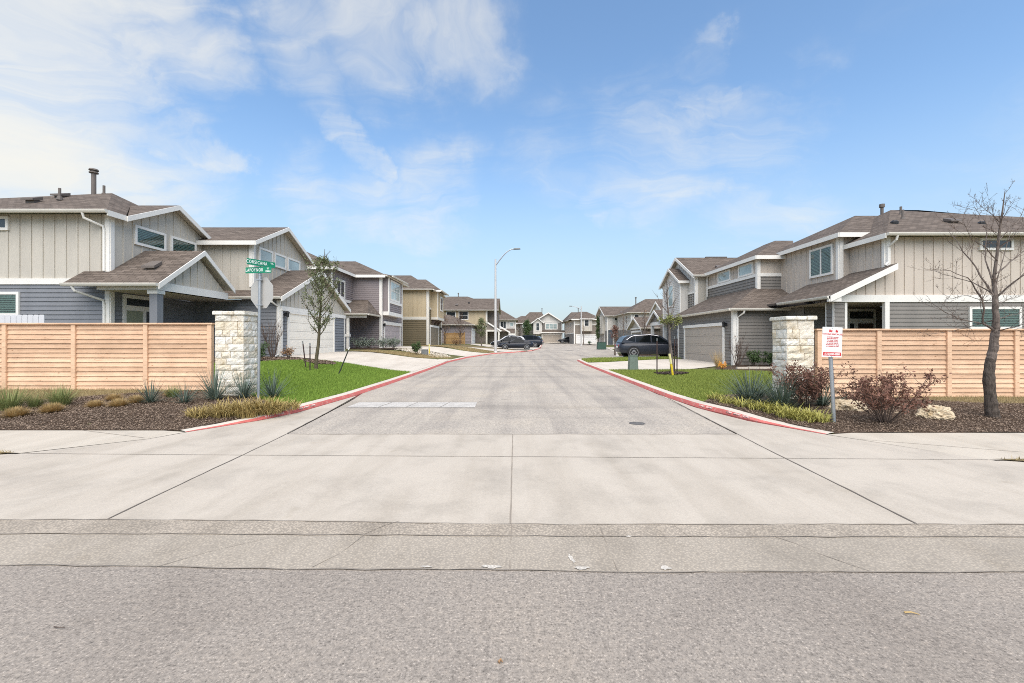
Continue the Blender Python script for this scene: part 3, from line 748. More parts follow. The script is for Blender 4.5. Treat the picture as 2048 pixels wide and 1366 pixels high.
def batten(mb, A, B, poly, sp=.406, w=.055, d=.028, off=.12):
    mb.poly([wp(A, B, s, z, .0) for s, z in poly])
    s0, s1 = min(p[0] for p in poly), max(p[0] for p in poly); s = s0 + off
    while s < s1 - w:
        a, b = zspan(poly, s), zspan(poly, s + w); lo, hi = max(a[0], b[0]), min(a[1], b[1])
        if hi - lo > .05: wbox(mb, A, B, s, s + w, lo, hi, -.01, d)
        s += sp
def rect(s0, s1, z0, z1): return [(s0, z0), (s1, z0), (s1, z1), (s0, z1)]
def window(H, A, B, s0, s1, z0, z1, cols=1, rows=1, style='dark', fw=.10, proud=.078, name='window'):
    mb = MB()
    wbox(mb, A, B, s0, s0 + fw, z0, z1, -.02, proud); wbox(mb, A, B, s1 - fw, s1, z0, z1, -.02, proud)
    wbox(mb, A, B, s0 + fw, s1 - fw, z1 - fw, z1, -.02, proud); wbox(mb, A, B, s0 + fw, s1 - fw, z0, z0 + fw, -.02, proud)
    m = .045
    for c in range(1, cols):
        x = s0 + fw + (s1 - s0 - 2 * fw) * c / cols; wbox(mb, A, B, x - m, x + m, z0 + fw, z1 - fw, -.02, proud - .012)
    for r in range(1, rows):
        for c in range(cols):
            a = s0 + fw + (s1 - s0 - 2 * fw) * c / cols + (m if c else 0); b = s0 + fw + (s1 - s0 - 2 * fw) * (c + 1) / cols - (m if c < cols - 1 else 0)
            zz = z0 + fw + (z1 - z0 - 2 * fw) * r / rows; wbox(mb, A, B, a, b, zz - .022, zz + .022, -.02, proud - .018)
    w = build(name, mb, M_TRIM, H.root)
    g = MB(); i0, i1, j0, j1 = s0 + fw, s1 - fw, z0 + fw, z1 - fw
    if style == 'blinds':
        bl = MB(); zz = j0 + .01
        bl.poly([wp(A, B, i0, j0, .038), wp(A, B, i1, j0, .038), wp(A, B, i1, j1, .038), wp(A, B, i0, j1, .038)], 1)
        while zz < j1 - .02:
            bl.poly([wp(A, B, i0, zz, .051), wp(A, B, i1, zz, .051), wp(A, B, i1, zz + .046, .0405), wp(A, B, i0, zz + .046, .0405)], 0); zz += .068
        b_ = build('blinds', bl, [M_BLIND, M_GLASS_DK]); b_.parent = w
        g.poly([wp(A, B, i0, j0, .056), wp(A, B, i1, j0, .056), wp(A, B, i1, j1, .056), wp(A, B, i0, j1, .056)])
        p = build('pane', g, M_GLASS_CLR)
    else:
        g.poly([wp(A, B, i0, j0, .048), wp(A, B, i1, j0, .048), wp(A, B, i1, j1, .048), wp(A, B, i0, j1, .048)])
        p = build('pane', g, M_GLASS_DK if style == 'dark' else M_GLASS_SKY)
    p.parent = w
    for c in (w, p): pass
    fix_inverse(w); return w
def fix_inverse(o):
    for ch in o.children: ch.matrix_parent_inverse = Matrix.Identity(4)
def garage(H, A, B, s0, s1, z0, z1, mat, trim=.12, sections=4, header=.16, head_out=.095):
    mb = MB(); hh = (z1 - z0) / sections
    for k in range(sections):
        a, b = z0 + hh * k + .006, z0 + hh * (k + 1) - .006
        wbox(mb, A, B, s0, s1, a, b, -.02, .042)
        n = 4; pw = (s1 - s0) / n
        for i in range(n):                                            # raised stamped panels
            wbox(mb, A, B, s0 + pw * i + .10, s0 + pw * (i + 1) - .10, a + .10, b - .10, .042, .048)
    build('garage_door', mb, mat, H.root)
    t = H.mb('trim', M_TRIM)
    wbox(t, A, B, s0 - trim, s0, z0, z1, -.02, .075); wbox(t, A, B, s1, s1 + trim, z0, z1, -.02, .075)
    wbox(t, A, B, s0 - trim - .02, s1 + trim + .02, z1, z1 + header, -.02, head_out)
def lamp(H, p, n):
    mb = MB(); x, y, z = p; q = Vector((x, y, z)) + Vector((n[0], n[1], 0)) * .13
    mb.box(x - .05, x + .05, y - .05, y + .05, z - .08, z + .08)
    mb.lathe([(.02, .16), (.10, .10), (.11, .08), (.075, .07), (.06, -.12), (.03, -.14)], (q.x, q.y, q.z), 8)
    build('wall_lamp', mb, M_BLACK, H.root)
def roof_uv(pts):
    a = Vector(pts[0]); n = Vector((0, 0, 0))
    for i in range(1, len(pts) - 1): n += (Vector(pts[i]) - a).cross(Vector(pts[i + 1]) - a)
    n.normalize()
    if n.z < 0: n = -n
    h = Vector((0, 0, 1)).cross(n)
    h = h.normalized() if h.length > 1e-4 else Vector((1, 0, 0)); v = n.cross(h)
    return [(Vector(p).dot(h), Vector(p).dot(v)) for p in pts], n
def roof(H, faces, edges, mat=None, thick=.10, fascia_h=.17):
    """faces: 3-D outlines. edges: (p, q, kind, outward) with kind 'g' gutter, 'f' fascia board"""
    mat = mat or M_SHINGLE; mb = MB(); seen = {}
    key = lambda p: tuple(round(c, 3) for c in p)
    for fc in faces:
        uv, n = roof_uv(fc)
        a = Vector(fc[0]); nn = (Vector(fc[1]) - a).cross(Vector(fc[2]) - a)
        if nn.z < 0: fc = list(reversed(fc)); uv = list(reversed(uv))
        mb.poly(fc, 0, uv)
        mb.poly([(p[0], p[1], p[2] - thick) for p in reversed(fc)], 1, list(reversed(uv)))
        for p, q in zip(fc, fc[1:] + fc[:1]):
            k = (key(p), key(q)); r = (k[1], k[0])
            if r in seen: seen[r] = None
            else: seen[k] = (p, q)
    for v in seen.values():
        if v:
            p, q = v; mb.poly([(p[0], p[1], p[2] - thick), (q[0], q[1], q[2] - thick), q, p], 0, [(0, 0), (1, 0), (1, .1), (0, .1)])
    r = build('roof', mb, [mat, M_SOFFIT], H.root)
    fm, gm = MB(), MB()
    for (p, q, kind, out) in edges:
        p, q, o = Vector(p), Vector(q), Vector((out[0], out[1], 0)).normalized()
        if kind == 'f':
            pa, qa = p + o * .015 - Vector((0, 0, .012)), q + o * .015 - Vector((0, 0, .012))
            fm.beam(pa, qa, o, (0, 0, 1), .045, fascia_h)
        else:
            pa, qa = p + o * .065 - Vector((0, 0, .012)), q + o * .065 - Vector((0, 0, .012))
            prof = [(-.055, 0), (.065, .0), (.065, -.03), (.045, -.075), (.02, -.11), (-.055, -.12)]
            a = [tuple(pa + o * u + Vector((0, 0, w))) for u, w in prof]; b = [tuple(qa + o * u + Vector((0, 0, w))) for u, w in prof]
            for i in range(len(prof)):
                j = (i + 1) % len(prof); gm.poly([a[i], b[i], b[j], a[j]])
            gm.poly(a); gm.poly(list(reversed(b)))
    if fm.v: f_ = build('fascia', fm, M_TRIM); f_.parent = r
    if gm.v: g_ = build('gutter', gm, M_GUT); g_.parent = r
    for ch in r.children: ch.matrix_parent_inverse = Matrix.Identity(4)
    return r
def sub(parent, name, mb, mat):
    o = build(name, mb, mat); o.parent = parent; o.matrix_parent_inverse = Matrix.Identity(4); return o
def roof_vent(r, p, kind='box', slope=.5, face=(0, -1)):
    mb = MB(); x, y, z = p; s = slope
    if kind == 'box':
        zf = lambda dy: z + s * dy
        mb.hexa([(x - .25, y - .24, zf(-.2) + .09), (x + .25, y - .24, zf(-.2) + .09), (x + .2, y + .2, zf(.2) + .0), (x - .2, y + .2, zf(.2) + .0),
                 (x - .25, y - .24, zf(-.2) + .17), (x + .25, y - .24, zf(-.2) + .17), (x + .2, y + .2, zf(.2) + .14), (x - .2, y + .2, zf(.2) + .14)])
        mb.box(x - .18, x + .18, y - .12, y + .2, zf(-.1) - .05, zf(.0) + .06)
        return sub(r, 'roof_vent', mb, M_VENT)
    if kind == 'dark':
        mb.lathe([(.14, -.06), (.15, .05), (.08, .12)], (x, y, z), 10); return sub(r, 'roof_vent', mb, M_BLACK)
    h = .55 if kind == 'pipe' else 1.0
    if kind == 'pipe': mb.lathe([(.05, -.15), (.05, .42), (.035, .42)], (x, y, z), 10); mb.lathe([(.11, -.08), (.08, .08)], (x, y, z), 10)
    elif kind == 'short': mb.lathe([(.07, -.15), (.07, .42), (.12, .44), (.12, .60), (.05, .62)], (x, y, z), 10)
    else: mb.lathe([(.09, -.3), (.09, .84), (.17, .85), (.17, .90), (.10, .91), (.10, .96), (.18, .97), (.16, 1.03), (.05, 1.05)], (x, y, z), 12)
    return sub(r, 'flue_pipe', mb, M_VENT)
def spout(H, pts, w=.045):
    mb = MB(); mb.tube(pts, w, 8); build('downspout', mb, M_TRIM, H.root)

# ---- left corner house: blue-grey below, cream boards above
def house_left():
    H = House('corner_house', 'blue grey and cream corner house with cream garage door, behind the street name signs', (-14, 18, .5))
    lo, up, tr = H.mb('lower_wall', M_BLUE), H.mb('upper_wall', M_CREAM), H.mb('trim', M_TRIM)
    x0, y0 = -15.15, 16.5
    FA, FB = (-30, y0), (x0, y0); SA, SB = (x0, y0), (x0, 23.2)
    lap(lo, FA, FB, rect(0, 14.85, .1, 3.72)); batten(up, FA, FB, rect(0, 14.85, 3.72, 6.33), .435)
    wbox(tr, FA, FB, 0, 14.9, 3.70, 3.92, -.02, .060)
    wbox(tr, FA, FB, 14.70, 14.878, 3.92, 6.30, -.02, .056); wbox(tr, FA, FB, 14.70, 14.878, .2, 3.70, -.02, .056)
    wbox(tr, SA, SB, -.02, .13, 3.72, 6.30, -.02, .056); wbox(tr, SA, SB, -.02, .13, .2, 3.70, -.02, .056)
    lap(lo, SA, SB, rect(0, 6.7, .1, 3.72))
    batten(up, SA, SB, [(0, 3.72), (6.7, 3.72), (6.7, 6.3), (5.5, 6.28), (2.95, 7.46), (.4, 6.28), (0, 6.3)], .42)
    for a, b in ((1.02, 2.58), (2.86, 4.4)): window(H, SA, SB, a, b, 5.44, 6.22, 1, 1, 'blinds')
    window(H, FA, FB, 9.6, 11.1, 5.72, 6.24); window(H, FA, FB, 9.6, 11.5, 2.52, 3.42, 1, 1, 'blinds')
    # main hip roof + cross gable
    ez = 6.38; P, Q = (-18, 19.7, 8.2), (-23.6, 19.7, 7.94)
    r = roof(H, [[(-30, 16.05, ez), (-14.85, 16.05, ez), P, Q, (-30, 19.7, 7.7)], [(-14.85, 16.05, ez), (-14.85, 16.84, ez), (-16.95, 19.45, 7.574), P], [(-14.85, 22.06, ez), (-14.85, 23.4, ez), P, (-16.95, 19.45, 7.574)], [(-14.85, 23.4, ez), (-30, 23.4, ez), (-30, 19.7, 7.7), Q, P]],
             [((-30, 16.05, ez), (-14.82, 16.05, ez), 'g', (0, -1)), ((-14.85, 16.05, ez), (-14.85, 16.86, ez), 'f', (1, 0))], fascia_h=.2)
    roof_vent(r, (-19.9, 18.2, 7.36), 'box'); roof_vent(r, (-19.75, 19.2, 7.86), 'box'); roof_vent(r, (-23.0, 18.1, 7.25), 'box')
    roof_vent(r, (-18.72, 19.6, 8.2), 'flue'); roof_vent(r, (-19.0, 18.4, 7.55), 'pipe'); roof_vent(r, (-18.45, 19.8, 8.15), 'pipe')
    gx_ = -14.80
    roof(H, [[(gx_, 16.86, 6.36), (gx_, 19.45, 7.57), (-16.95, 19.45, 7.57)], [(gx_, 19.45, 7.57), (gx_, 22.04, 6.36), (-16.95, 19.45, 7.57)]],
         [((gx_, 16.82, 6.36), (gx_, 19.45, 7.58), 'f', (1, 0)), ((gx_, 19.45, 7.58), (gx_, 22.04, 6.36), 'f', (1, 0))], thick=.07, fascia_h=.2)
    # porch with gable
    px_ = -12.69
    pr = roof(H, [[(-16.1, 15.7, 3.66), (px_, 15.7, 3.66), (px_, 18.04, 5.28), (-15.13, 18.04, 5.28), (-15.13, 16.47, 4.193), (-16.1, 16.47, 4.193)],
                  [(px_, 19.95, 3.95), (-15.13, 19.95, 3.95), (-15.13, 18.04, 5.28), (px_, 18.04, 5.28)]],
              [((-16.1, 15.7, 3.66), (px_, 15.7, 3.66), 'g', (0, -1)), ((px_, 15.7, 3.66), (px_, 18.04, 5.29), 'f', (1, 0)), ((px_, 18.04, 5.29), (px_, 19.98, 3.94), 'f', (1, 0))], fascia_h=.2)
    roof_vent(pr, (-13.75, 16.75, 4.38), 'box', .7)
    GA, GB = (-12.98, 15.9), (-12.98, 20.1)
    batten(up, GA, GB, [(.02, 3.72), (3.9, 3.72), (2.14, 5.05)], .40)
    wbox(tr, GA, GB, 0, 4.0, 3.44, 3.74, -.2, .05)
    H.mb('porch_ceiling', M_SOFFIT).poly([(-15.1, 15.95, 3.44), (-12.95, 15.95, 3.44), (-12.95, 20.8, 3.44), (-15.1, 20.8, 3.44)])
    wbox(tr, (-15.1, 15.92), (-13.0, 15.92), 0, 2.1, 3.44, 3.62, -.1, .0)
    c = MB(); c.box(-13.24, -12.96, 15.98, 16.26, .45, 3.3); build('porch_column', c, M_BLUE, H.root)
    tr.box(-13.29, -12.93, 15.94, 16.31, 3.3, 3.43)
    # entrance: frame, transom, sage door, sidelight
    DA, DB = SA, SB; d = MB()
    s0, s1, z0, zt = .50, 2.14, .72, 3.40
    for (a, b, e, f) in ((s0, s0 + .14, z0, zt), (s1 - .14, s1, z0, zt), (s0 + .14, s1 - .14, zt - .14, zt), (s0 + .14, s1 - .14, 2.78, 2.98), (1.42, 1.56, z0, 2.78)):
        wbox(d, DA, DB, a, b, e, f, -.02, .06)
    wbox(d, DA, DB, 1.56, s1 - .14, z0, 1.5, -.02, .056)
    df = build('door_frame', d, M_TRIM, H.root)
    e = MB(); wbox(e, DA, DB, s0 + .14, 1.42, z0, 2.78, -.02, .046); build('front_door', e, M_SAGE, H.root, bevel=.006)
    e = MB(); wbox(e, DA, DB, s0 + .14, s1 - .14, 2.98, zt - .14, -.02, .043); wbox(e, DA, DB, 1.56, s1 - .14, 1.5, 2.78, -.02, .043)
    sub(df, 'pane', e, M_GLASS_DK)
    # tall middle block (gable to the street)
    UA, UB = (-12.7, 21.4), (-12.7, 27.0); VA, VB = (-15.15, 21.4), (-12.7, 21.4)
    batten(up, UA, UB, [(0, 3.6), (5.6, 3.6), (5.6, 6.3), (2.7, 7.66), (0, 6.3)], .40)
    batten(up, VA, VB, rect(0, 2.45, 3.8, 6.34), .40)
    wbox(tr, VA, VB, 2.30, 2.468, 4.2, 6.3, -.02, .056); wbox(tr, UA, UB, -.02, .13, 4.3, 6.3, -.02, .056)
    for a, b in ((.42, 1.68), (1.82, 3.02), (3.2, 4.6)): window(H, UA, UB, a, b, 5.50, 6.26, 1, 1, 'sky')
    roof(H, [[(-20, 21.0, 6.38), (-12.35, 21.0, 6.38), (-12.35, 24.1, 7.8), (-20, 24.1, 7.8)], [(-20, 24.1, 7.8), (-12.35, 24.1, 7.8), (-12.35, 27.2, 6.38), (-20, 27.2, 6.38)]],
         [((-16, 21.0, 6.38), (-12.35, 21.0, 6.38), 'f', (0, -1)), ((-12.35, 21.0, 6.38), (-12.35, 24.1, 7.81), 'f', (1, 0)), ((-12.35, 24.1, 7.81), (-12.35, 27.2, 6.38), 'f', (1, 0))], fascia_h=.2)
    # garage wing
    GA, GB = (-11.1, 20.9), (-11.1, 28.8); EA, EB = (-15.15, 20.9), (-11.1, 20.9)
    lap(lo, EA, EB, rect(0, 4.05, .3, 3.55)); lap(lo, GA, GB, rect(0, 7.9, .4, 3.05))
    batten(up, GA, GB, [(0, 3.05), (7.9, 3.05), (7.9, 3.50), (3.95, 5.30), (0, 3.50)], .40)
    wbox(tr, GA, GB, 0, 7.9, 3.03, 3.24, -.02, .085)
    wbox(tr, GA, GB, -.02, .12, .5, 3.03, -.02, .056); wbox(tr, EA, EB, 3.90, 4.068, .5, 3.5, -.02, .056); wbox(tr, GA, GB, 7.78, 7.9, .6, 3.03, -.02, .056)
    garage(H, GA, GB, .72, 6.05, .78, 2.93, M_GAR_CREAM, .14, 5, .095)
    lamp(H, (-11.04, 21.22, 2.86), (1, 0))
    ez = 3.66
    roof(H, [[(-15.15, 20.5, ez), (-10.85, 20.5, ez), (-10.85, 24.85, 5.56), (-12.68, 24.85, 5.56), (-12.68, 21.38, 4.045), (-15.15, 21.38, 4.045)],
             [(-10.85, 24.85, 5.56), (-10.85, 29.2, ez), (-12.68, 29.2, ez), (-12.68, 24.85, 5.56)]],
         [((-14.35, 20.5, ez), (-10.85, 20.5, ez), 'g', (0, -1)), ((-10.85, 20.5, ez), (-10.85, 24.85, 5.57), 'f', (1, 0)), ((-10.85, 24.85, 5.57), (-10.85, 29.2, ez), 'f', (1, 0))], fascia_h=.22)
    spout(H, [(-15.7, 16.0, 6.26), (-15.7, 16.06, 6.08), (-15.32, 16.40, 5.86), (-15.30, 16.42, 5.7), (-15.30, 16.42, 4.2)])
    spout(H, [(-15.75, 15.66, 3.54), (-15.7, 15.72, 3.38), (-15.32, 16.40, 3.1), (-15.30, 16.42, 2.9), (-15.30, 16.42, .7)])
    spout(H, [(-11.3, 20.46, 3.54), (-11.28, 20.5, 3.40), (-11.16, 20.82, 3.2), (-11.16, 20.82, .95), (-11.16, 20.5, .85)])
    H.finish()
    number = text_obj('house_number', '\n'.join('12011'), .20, M_BLACK, H.root, (-11.045, 21.21, 2.50), (math.radians(90), 0, math.radians(90)), spacing=.86)
    # wreath hanging on the door
    wr = thing('wreath', 'dried brown twig wreath hanging on the sage green front door', 'wreath', (-15.08, 17.5, 1.55))
    mb = MB()
    for k in range(70):
        a = rng.uniform(0, 6.283); r_ = .26 + rng.uniform(-.07, .07); b = a + rng.uniform(.3, .7); r2 = .26 + rng.uniform(-.12, .12)
        mb.tube([(-15.06 + rng.uniform(-.02, .062), 17.5 + math.cos(a) * r_, 1.62 + math.sin(a) * r_), (-15.04 + rng.uniform(-.02, .06), 17.5 + math.cos(b) * r2, 1.62 + math.sin(b) * r2)], [.018, .006], 5)
    build('twigs', mb, M_BROWNLEAF, wr)

FONT_BOLD = None
def text_obj(name, body, size, mat, parent, loc, rot, spacing=1.0, align='CENTER', extrude=.002, sx=1.0, bold=0.0, track=1.0):
    cu = bpy.data.curves.new(name, 'FONT'); cu.body = body; cu.size = size; cu.align_x = align; cu.align_y = 'CENTER'
    cu.space_line = spacing; cu.space_character = track; cu.extrude = extrude; cu.offset = bold
    o = bpy.data.objects.new(name, cu); COL.objects.link(o)
    o.location = loc; o.rotation_euler = rot; o.scale = (sx, 1, 1)
    bpy.context.view_layer.update()
    dg = bpy.context.evaluated_depsgraph_get()
    me = bpy.data.meshes.new_from_object(o.evaluated_get(dg)); me.transform(o.matrix_basis)
    bpy.data.objects.remove(o); me.name = name
    me.materials.clear()
    return mesh_obj(name, me, mat, parent)

# ---- right corner house: warm grey below, taupe boards above
def house_right():
    H = House('corner_house', 'warm grey and taupe corner house with taupe garage door, behind the towing notice', (14, 20, .2))
    lo, up, tr = H.mb('lower_wall', M_GREY), H.mb('upper_wall', M_TAUPE), H.mb('trim', M_TRIM)
    # block A (nearest)
    ax = 15.2; AA, AB = (12.95, 18.0), (32, 18.0)
    batten(up, AA, AB, [(.2, 3.40), (19.05, 3.40), (19.05, 5.84), (2.25, 5.84), (2.25, 4.52), (.2, 3.47)], .395, off=.05)
    lap(lo, (ax, 18.0), AB, rect(0, 16.8, .05, 3.18))
    wbox(tr, AA, AB, .15, 19.05, 3.17, 3.46, -.3, .060)
    wbox(tr, (ax, 18.0), AB, -.06, .12, .1, 3.17, -.1, .056); wbox(tr, (ax, 18.0), AB, .0, .16, 4.65, 5.84, -.02, .056)
    SA, SB = (ax, 26), (ax, 18.0)
    batten(up, SA, SB, rect(0, 8, 3.3, 5.9), .40); wbox(tr, SA, SB, 7.87, 8.0, 4.5, 5.9, -.02, .056)
    window(H, AA, AB, 6.05, 7.42, 5.28, 5.78); window(H, AA, AB, 5.62, 7.75, 2.06, 2.98, 2, 1, 'blinds')
    ez = 5.92; P, Q, R = (19.0, 22.2, 8.18), (20.4, 22.2, 8.18), (25.7, 22.2, 7.74)
    r = roof(H, [[(14.9, 17.6, ez), (32, 17.6, ez), (32, 22.2, 7.3), R, Q, P], [(14.9, 27, ez), (14.9, 17.6, ez), P], [(32, 22.2, 7.3), (32, 27, ez), (14.9, 27, ez), P, Q, R]],
             [((14.9, 17.6, ez), (32, 17.6, ez), 'g', (0, -1)), ((14.9, 20.4, ez), (14.9, 17.6, ez), 'f', (-1, 0))], fascia_h=.2)
    roof_vent(r, (16.6, 19.2, 6.72), 'dark'); roof_vent(r, (19.3, 19.4, 6.80), 'box'); roof_vent(r, (20.4, 19.2, 6.68), 'dark')
    roof_vent(r, (17.85, 20.2, 7.18), 'pipe'); roof_vent(r, (18.55, 21.1, 7.60), 'pipe'); roof_vent(r, (18.9, 22.6, 8.0), 'short')
    # block B (window)
    bx = 14.7; BA, BB = (bx, 24.3), (bx, 19.9)
    batten(up, BA, BB, rect(0, 4.4, 3.75, 6.34), .40); batten(up, (bx, 19.9), (16.2, 19.9), rect(0, 1.5, 3.75, 6.34), .40)
    wbox(tr, BA, BB, 0, 4.4, 3.86, 4.02, -.02, .060); wbox(tr, BA, BB, 4.26, 4.418, 4.02, 6.3, -.02, .056); wbox(tr, (bx, 19.9), (16.2, 19.9), 0, .16, 3.9, 6.3, -.02, .056)
    window(H, BA, BB, 2.5, 4.08, 4.66, 6.06, 2, 1, 'blinds')
    ez = 6.40; P2 = (17.9, 23.1, 8.15)
    roof(H, [[(14.4, 19.5, ez), (18.6, 19.5, ez), (19.5, 23.1, 8.15), P2], [(14.4, 26.7, ez), (14.4, 19.5, ez), P2], [(20, 26.7, ez), (14.4, 26.7, ez), P2, (19.5, 23.1, 8.15)]],
         [((14.4, 19.5, ez), (16.6, 19.5, ez), 'f', (0, -1)), ((14.4, 24.2, ez), (14.4, 19.5, ez), 'f', (-1, 0))], fascia_h=.2)
    # block C (two small windows)
    cx = 13.4; CA, CB = (cx, 30.6), (cx, 24.2); DA, DB = (cx, 24.2), (bx, 24.2)
    lap(lo, CA, CB, rect(0, 6.4, 3.6, 5.12)); batten(up, CA, CB, rect(0, 6.4, 5.12, 6.16), .40)
    lap(lo, DA, DB, rect(0, 1.3, 3.6, 5.12)); batten(up, DA, DB, rect(0, 1.3, 5.12, 6.16), .40)
    wbox(tr, CA, CB, 0, 6.4, 5.12, 5.30, -.02, .060); wbox(tr, DA, DB, -.045, 1.3, 5.12, 5.30, -.02, .060)
    for z0, z1 in ((4.3, 5.12), (5.30, 6.12)): wbox(tr, CA, CB, 6.27, 6.42, z0, z1, -.02, .056); wbox(tr, DA, DB, -.04, .13, z0, z1, -.02, .056)
    wbox(tr, CA, CB, 0, .12, 4.4, 5.12, -.02, .056); wbox(tr, CA, CB, 0, .12, 5.30, 6.1, -.02, .056)
    window(H, CA, CB, 4.42, 6.02, 5.31, 6.02, 1, 1, 'sky'); window(H, CA, CB, 1.8, 3.45, 5.31, 6.02, 1, 1, 'sky')
    ez = 6.22; P3 = (15.9, 26.8, 7.68)
    roof(H, [[(13.1, 23.8, ez), (15.2, 23.8, ez), (17, 26.8, 7.68), P3], [(13.1, 30.6, ez), (13.1, 23.8, ez), P3, (15.9, 28, 7.68)], [(17, 30.6, ez), (13.1, 30.6, ez), (15.9, 28, 7.68), (17, 28, 7.68)]],
         [((13.1, 23.8, ez), (14.8, 23.8, ez), 'f', (0, -1)), ((13.1, 30.6, ez), (13.1, 23.8, ez), 'f', (-1, 0))], fascia_h=.2)
    # garage wing
    GA, GB = (11.0, 29.4), (11.0, 22.05); EA, EB = (11.0, 22.05), (15.2, 22.05)
    lap(lo, GA, GB, rect(0, 7.35, .1, 3.1)); lap(lo, EA, EB, rect(0, 4.2, .05, 3.1))
    wbox(tr, GA, GB, 7.22, 7.372, .2, 3.08, -.02, .056); wbox(tr, EA, EB, -.04, .17, .2, 3.08, -.02, .056); wbox(tr, GA, GB, 0, .12, .2, 3.08, -.02, .056)
    garage(H, GA, GB, 1.25, 6.32, .26, 2.38, M_GAR_GREY, .17, 4, .17, .13)
    lamp(H, (10.95, 22.72, 2.42), (-1, 0))
    ez = 3.20
    roof(H, [[(10.7, 29.9, ez), (10.7, 21.7, ez), (13.38, 24.35, 4.53), (13.38, 29.9, 4.53)], [(10.7, 21.7, ez), (15.3, 21.7, ez), (15.3, 24.35, 4.53), (13.38, 24.35, 4.53)]],
         [((10.7, 29.9, ez), (10.7, 21.66, ez), 'g', (-1, 0)), ((10.66, 21.7, ez), (14.6, 21.7, ez), 'g', (0, -1))], fascia_h=.2)
    # porch shed roof
    roof(H, [[(12.65, 22.0, 3.40), (12.65, 17.6, 3.40), (15.34, 17.6, 4.70), (15.34, 19.88, 4.70), (14.68, 19.88, 4.38), (14.68, 22.0, 4.38)]],
         [((12.65, 21.0, 3.40), (12.65, 17.6, 3.40), 'g', (-1, 0)), ((12.65, 17.6, 3.40), (15.34, 17.6, 4.70), 'f', (0, -1))], fascia_h=.24)
    tr.box(12.60, 13.1, 17.60, 17.72, 3.16, 3.40)
    c = MB(); lap(c, (13.13, 18.02), (13.60, 18.02), rect(0, .47, .1, 3.17)); lap(c, (13.13, 18.52), (13.13, 18.02), rect(0, .5, .1, 3.17)); lap(c, (13.60, 18.02), (13.60, 18.52), rect(0, .5, .1, 3.17)); lap(c, (13.60, 18.52), (13.13, 18.52), rect(0, .47, .1, 3.17))
    build('porch_column', c, M_GREY, H.root)
    for (a, b) in (((13.13, 18.02), (13.60, 18.02)), ((13.13, 18.52), (13.13, 18.02))): wbox(tr, a, b, .40, .498, .1, 3.165, .0, .03)
    wbox(tr, (13.13, 18.52), (13.13, 18.02), .0, .06, .1, 3.165, 0, .03)
    H.mb('porch_ceiling', M_SOFFIT).poly([(12.9, 18.1, 3.18), (17.2, 18.1, 3.18), (17.2, 22, 3.18), (12.9, 22, 3.18)])
    PA, PB = (13.6, 20.6), (17.2, 20.6)
    lap(lo, PA, PB, rect(0, 3.6, .05, 3.17)); lap(lo, (13.6, 22.05), (13.6, 20.6), rect(0, 1.45, .05, 3.17))
    lap(lo, (17.2, 20.6), (17.2, 18.05), rect(0, 2.55, .05, 3.17))
    d = MB(); s0, s1, z0, zt = 1.98, 3.30, .3, 3.08
    for (a, b, e, f) in ((s0, s0 + .1, z0, zt), (s1 - .1, s1, z0, zt), (s0 + .1, s1 - .1, zt - .12, zt), (s0 + .1, s1 - .1, 2.40, 2.62), (2.30, 2.46, z0, 2.40)): wbox(d, PA, PB, a, b, e, f, -.02, .06)
    df = build('door_frame', d, M_TRIM, H.root)
    e = MB(); wbox(e, PA, PB, 2.46, s1 - .1, z0, 2.40, -.02, .046); build('front_door', e, M_DOORBROWN, H.root)
    e = MB(); wbox(e, PA, PB, s0 + .1, s1 - .1, 2.62, zt - .12, -.02, .043); wbox(e, PA, PB, s0 + .1, 2.30, z0, 2.40, -.02, .043); sub(df, 'pane', e, M_GLASS_DK)
    text_obj('house_number', '\n'.join('12010'), .19, M_BLACK, H.root, (10.955, 22.42, 1.55), (math.radians(90), 0, math.radians(-90)), spacing=.86)
    spout(H, [(15.3, 17.55, 5.80), (15.3, 17.6, 5.64), (15.25, 17.93, 5.40), (15.25, 17.93, 4.8), (15.1, 17.9, 4.66)])
    spout(H, [(11.35, 21.66, 3.08), (11.33, 21.7, 2.96), (11.17, 21.98, 2.75), (11.17, 21.98, .35), (10.7, 21.7, .30)])
    spout(H, [(13.36, 30.2, 6.1), (13.3, 30.3, 5.9), (13.3, 30.3, 4.6)])
    H.finish()

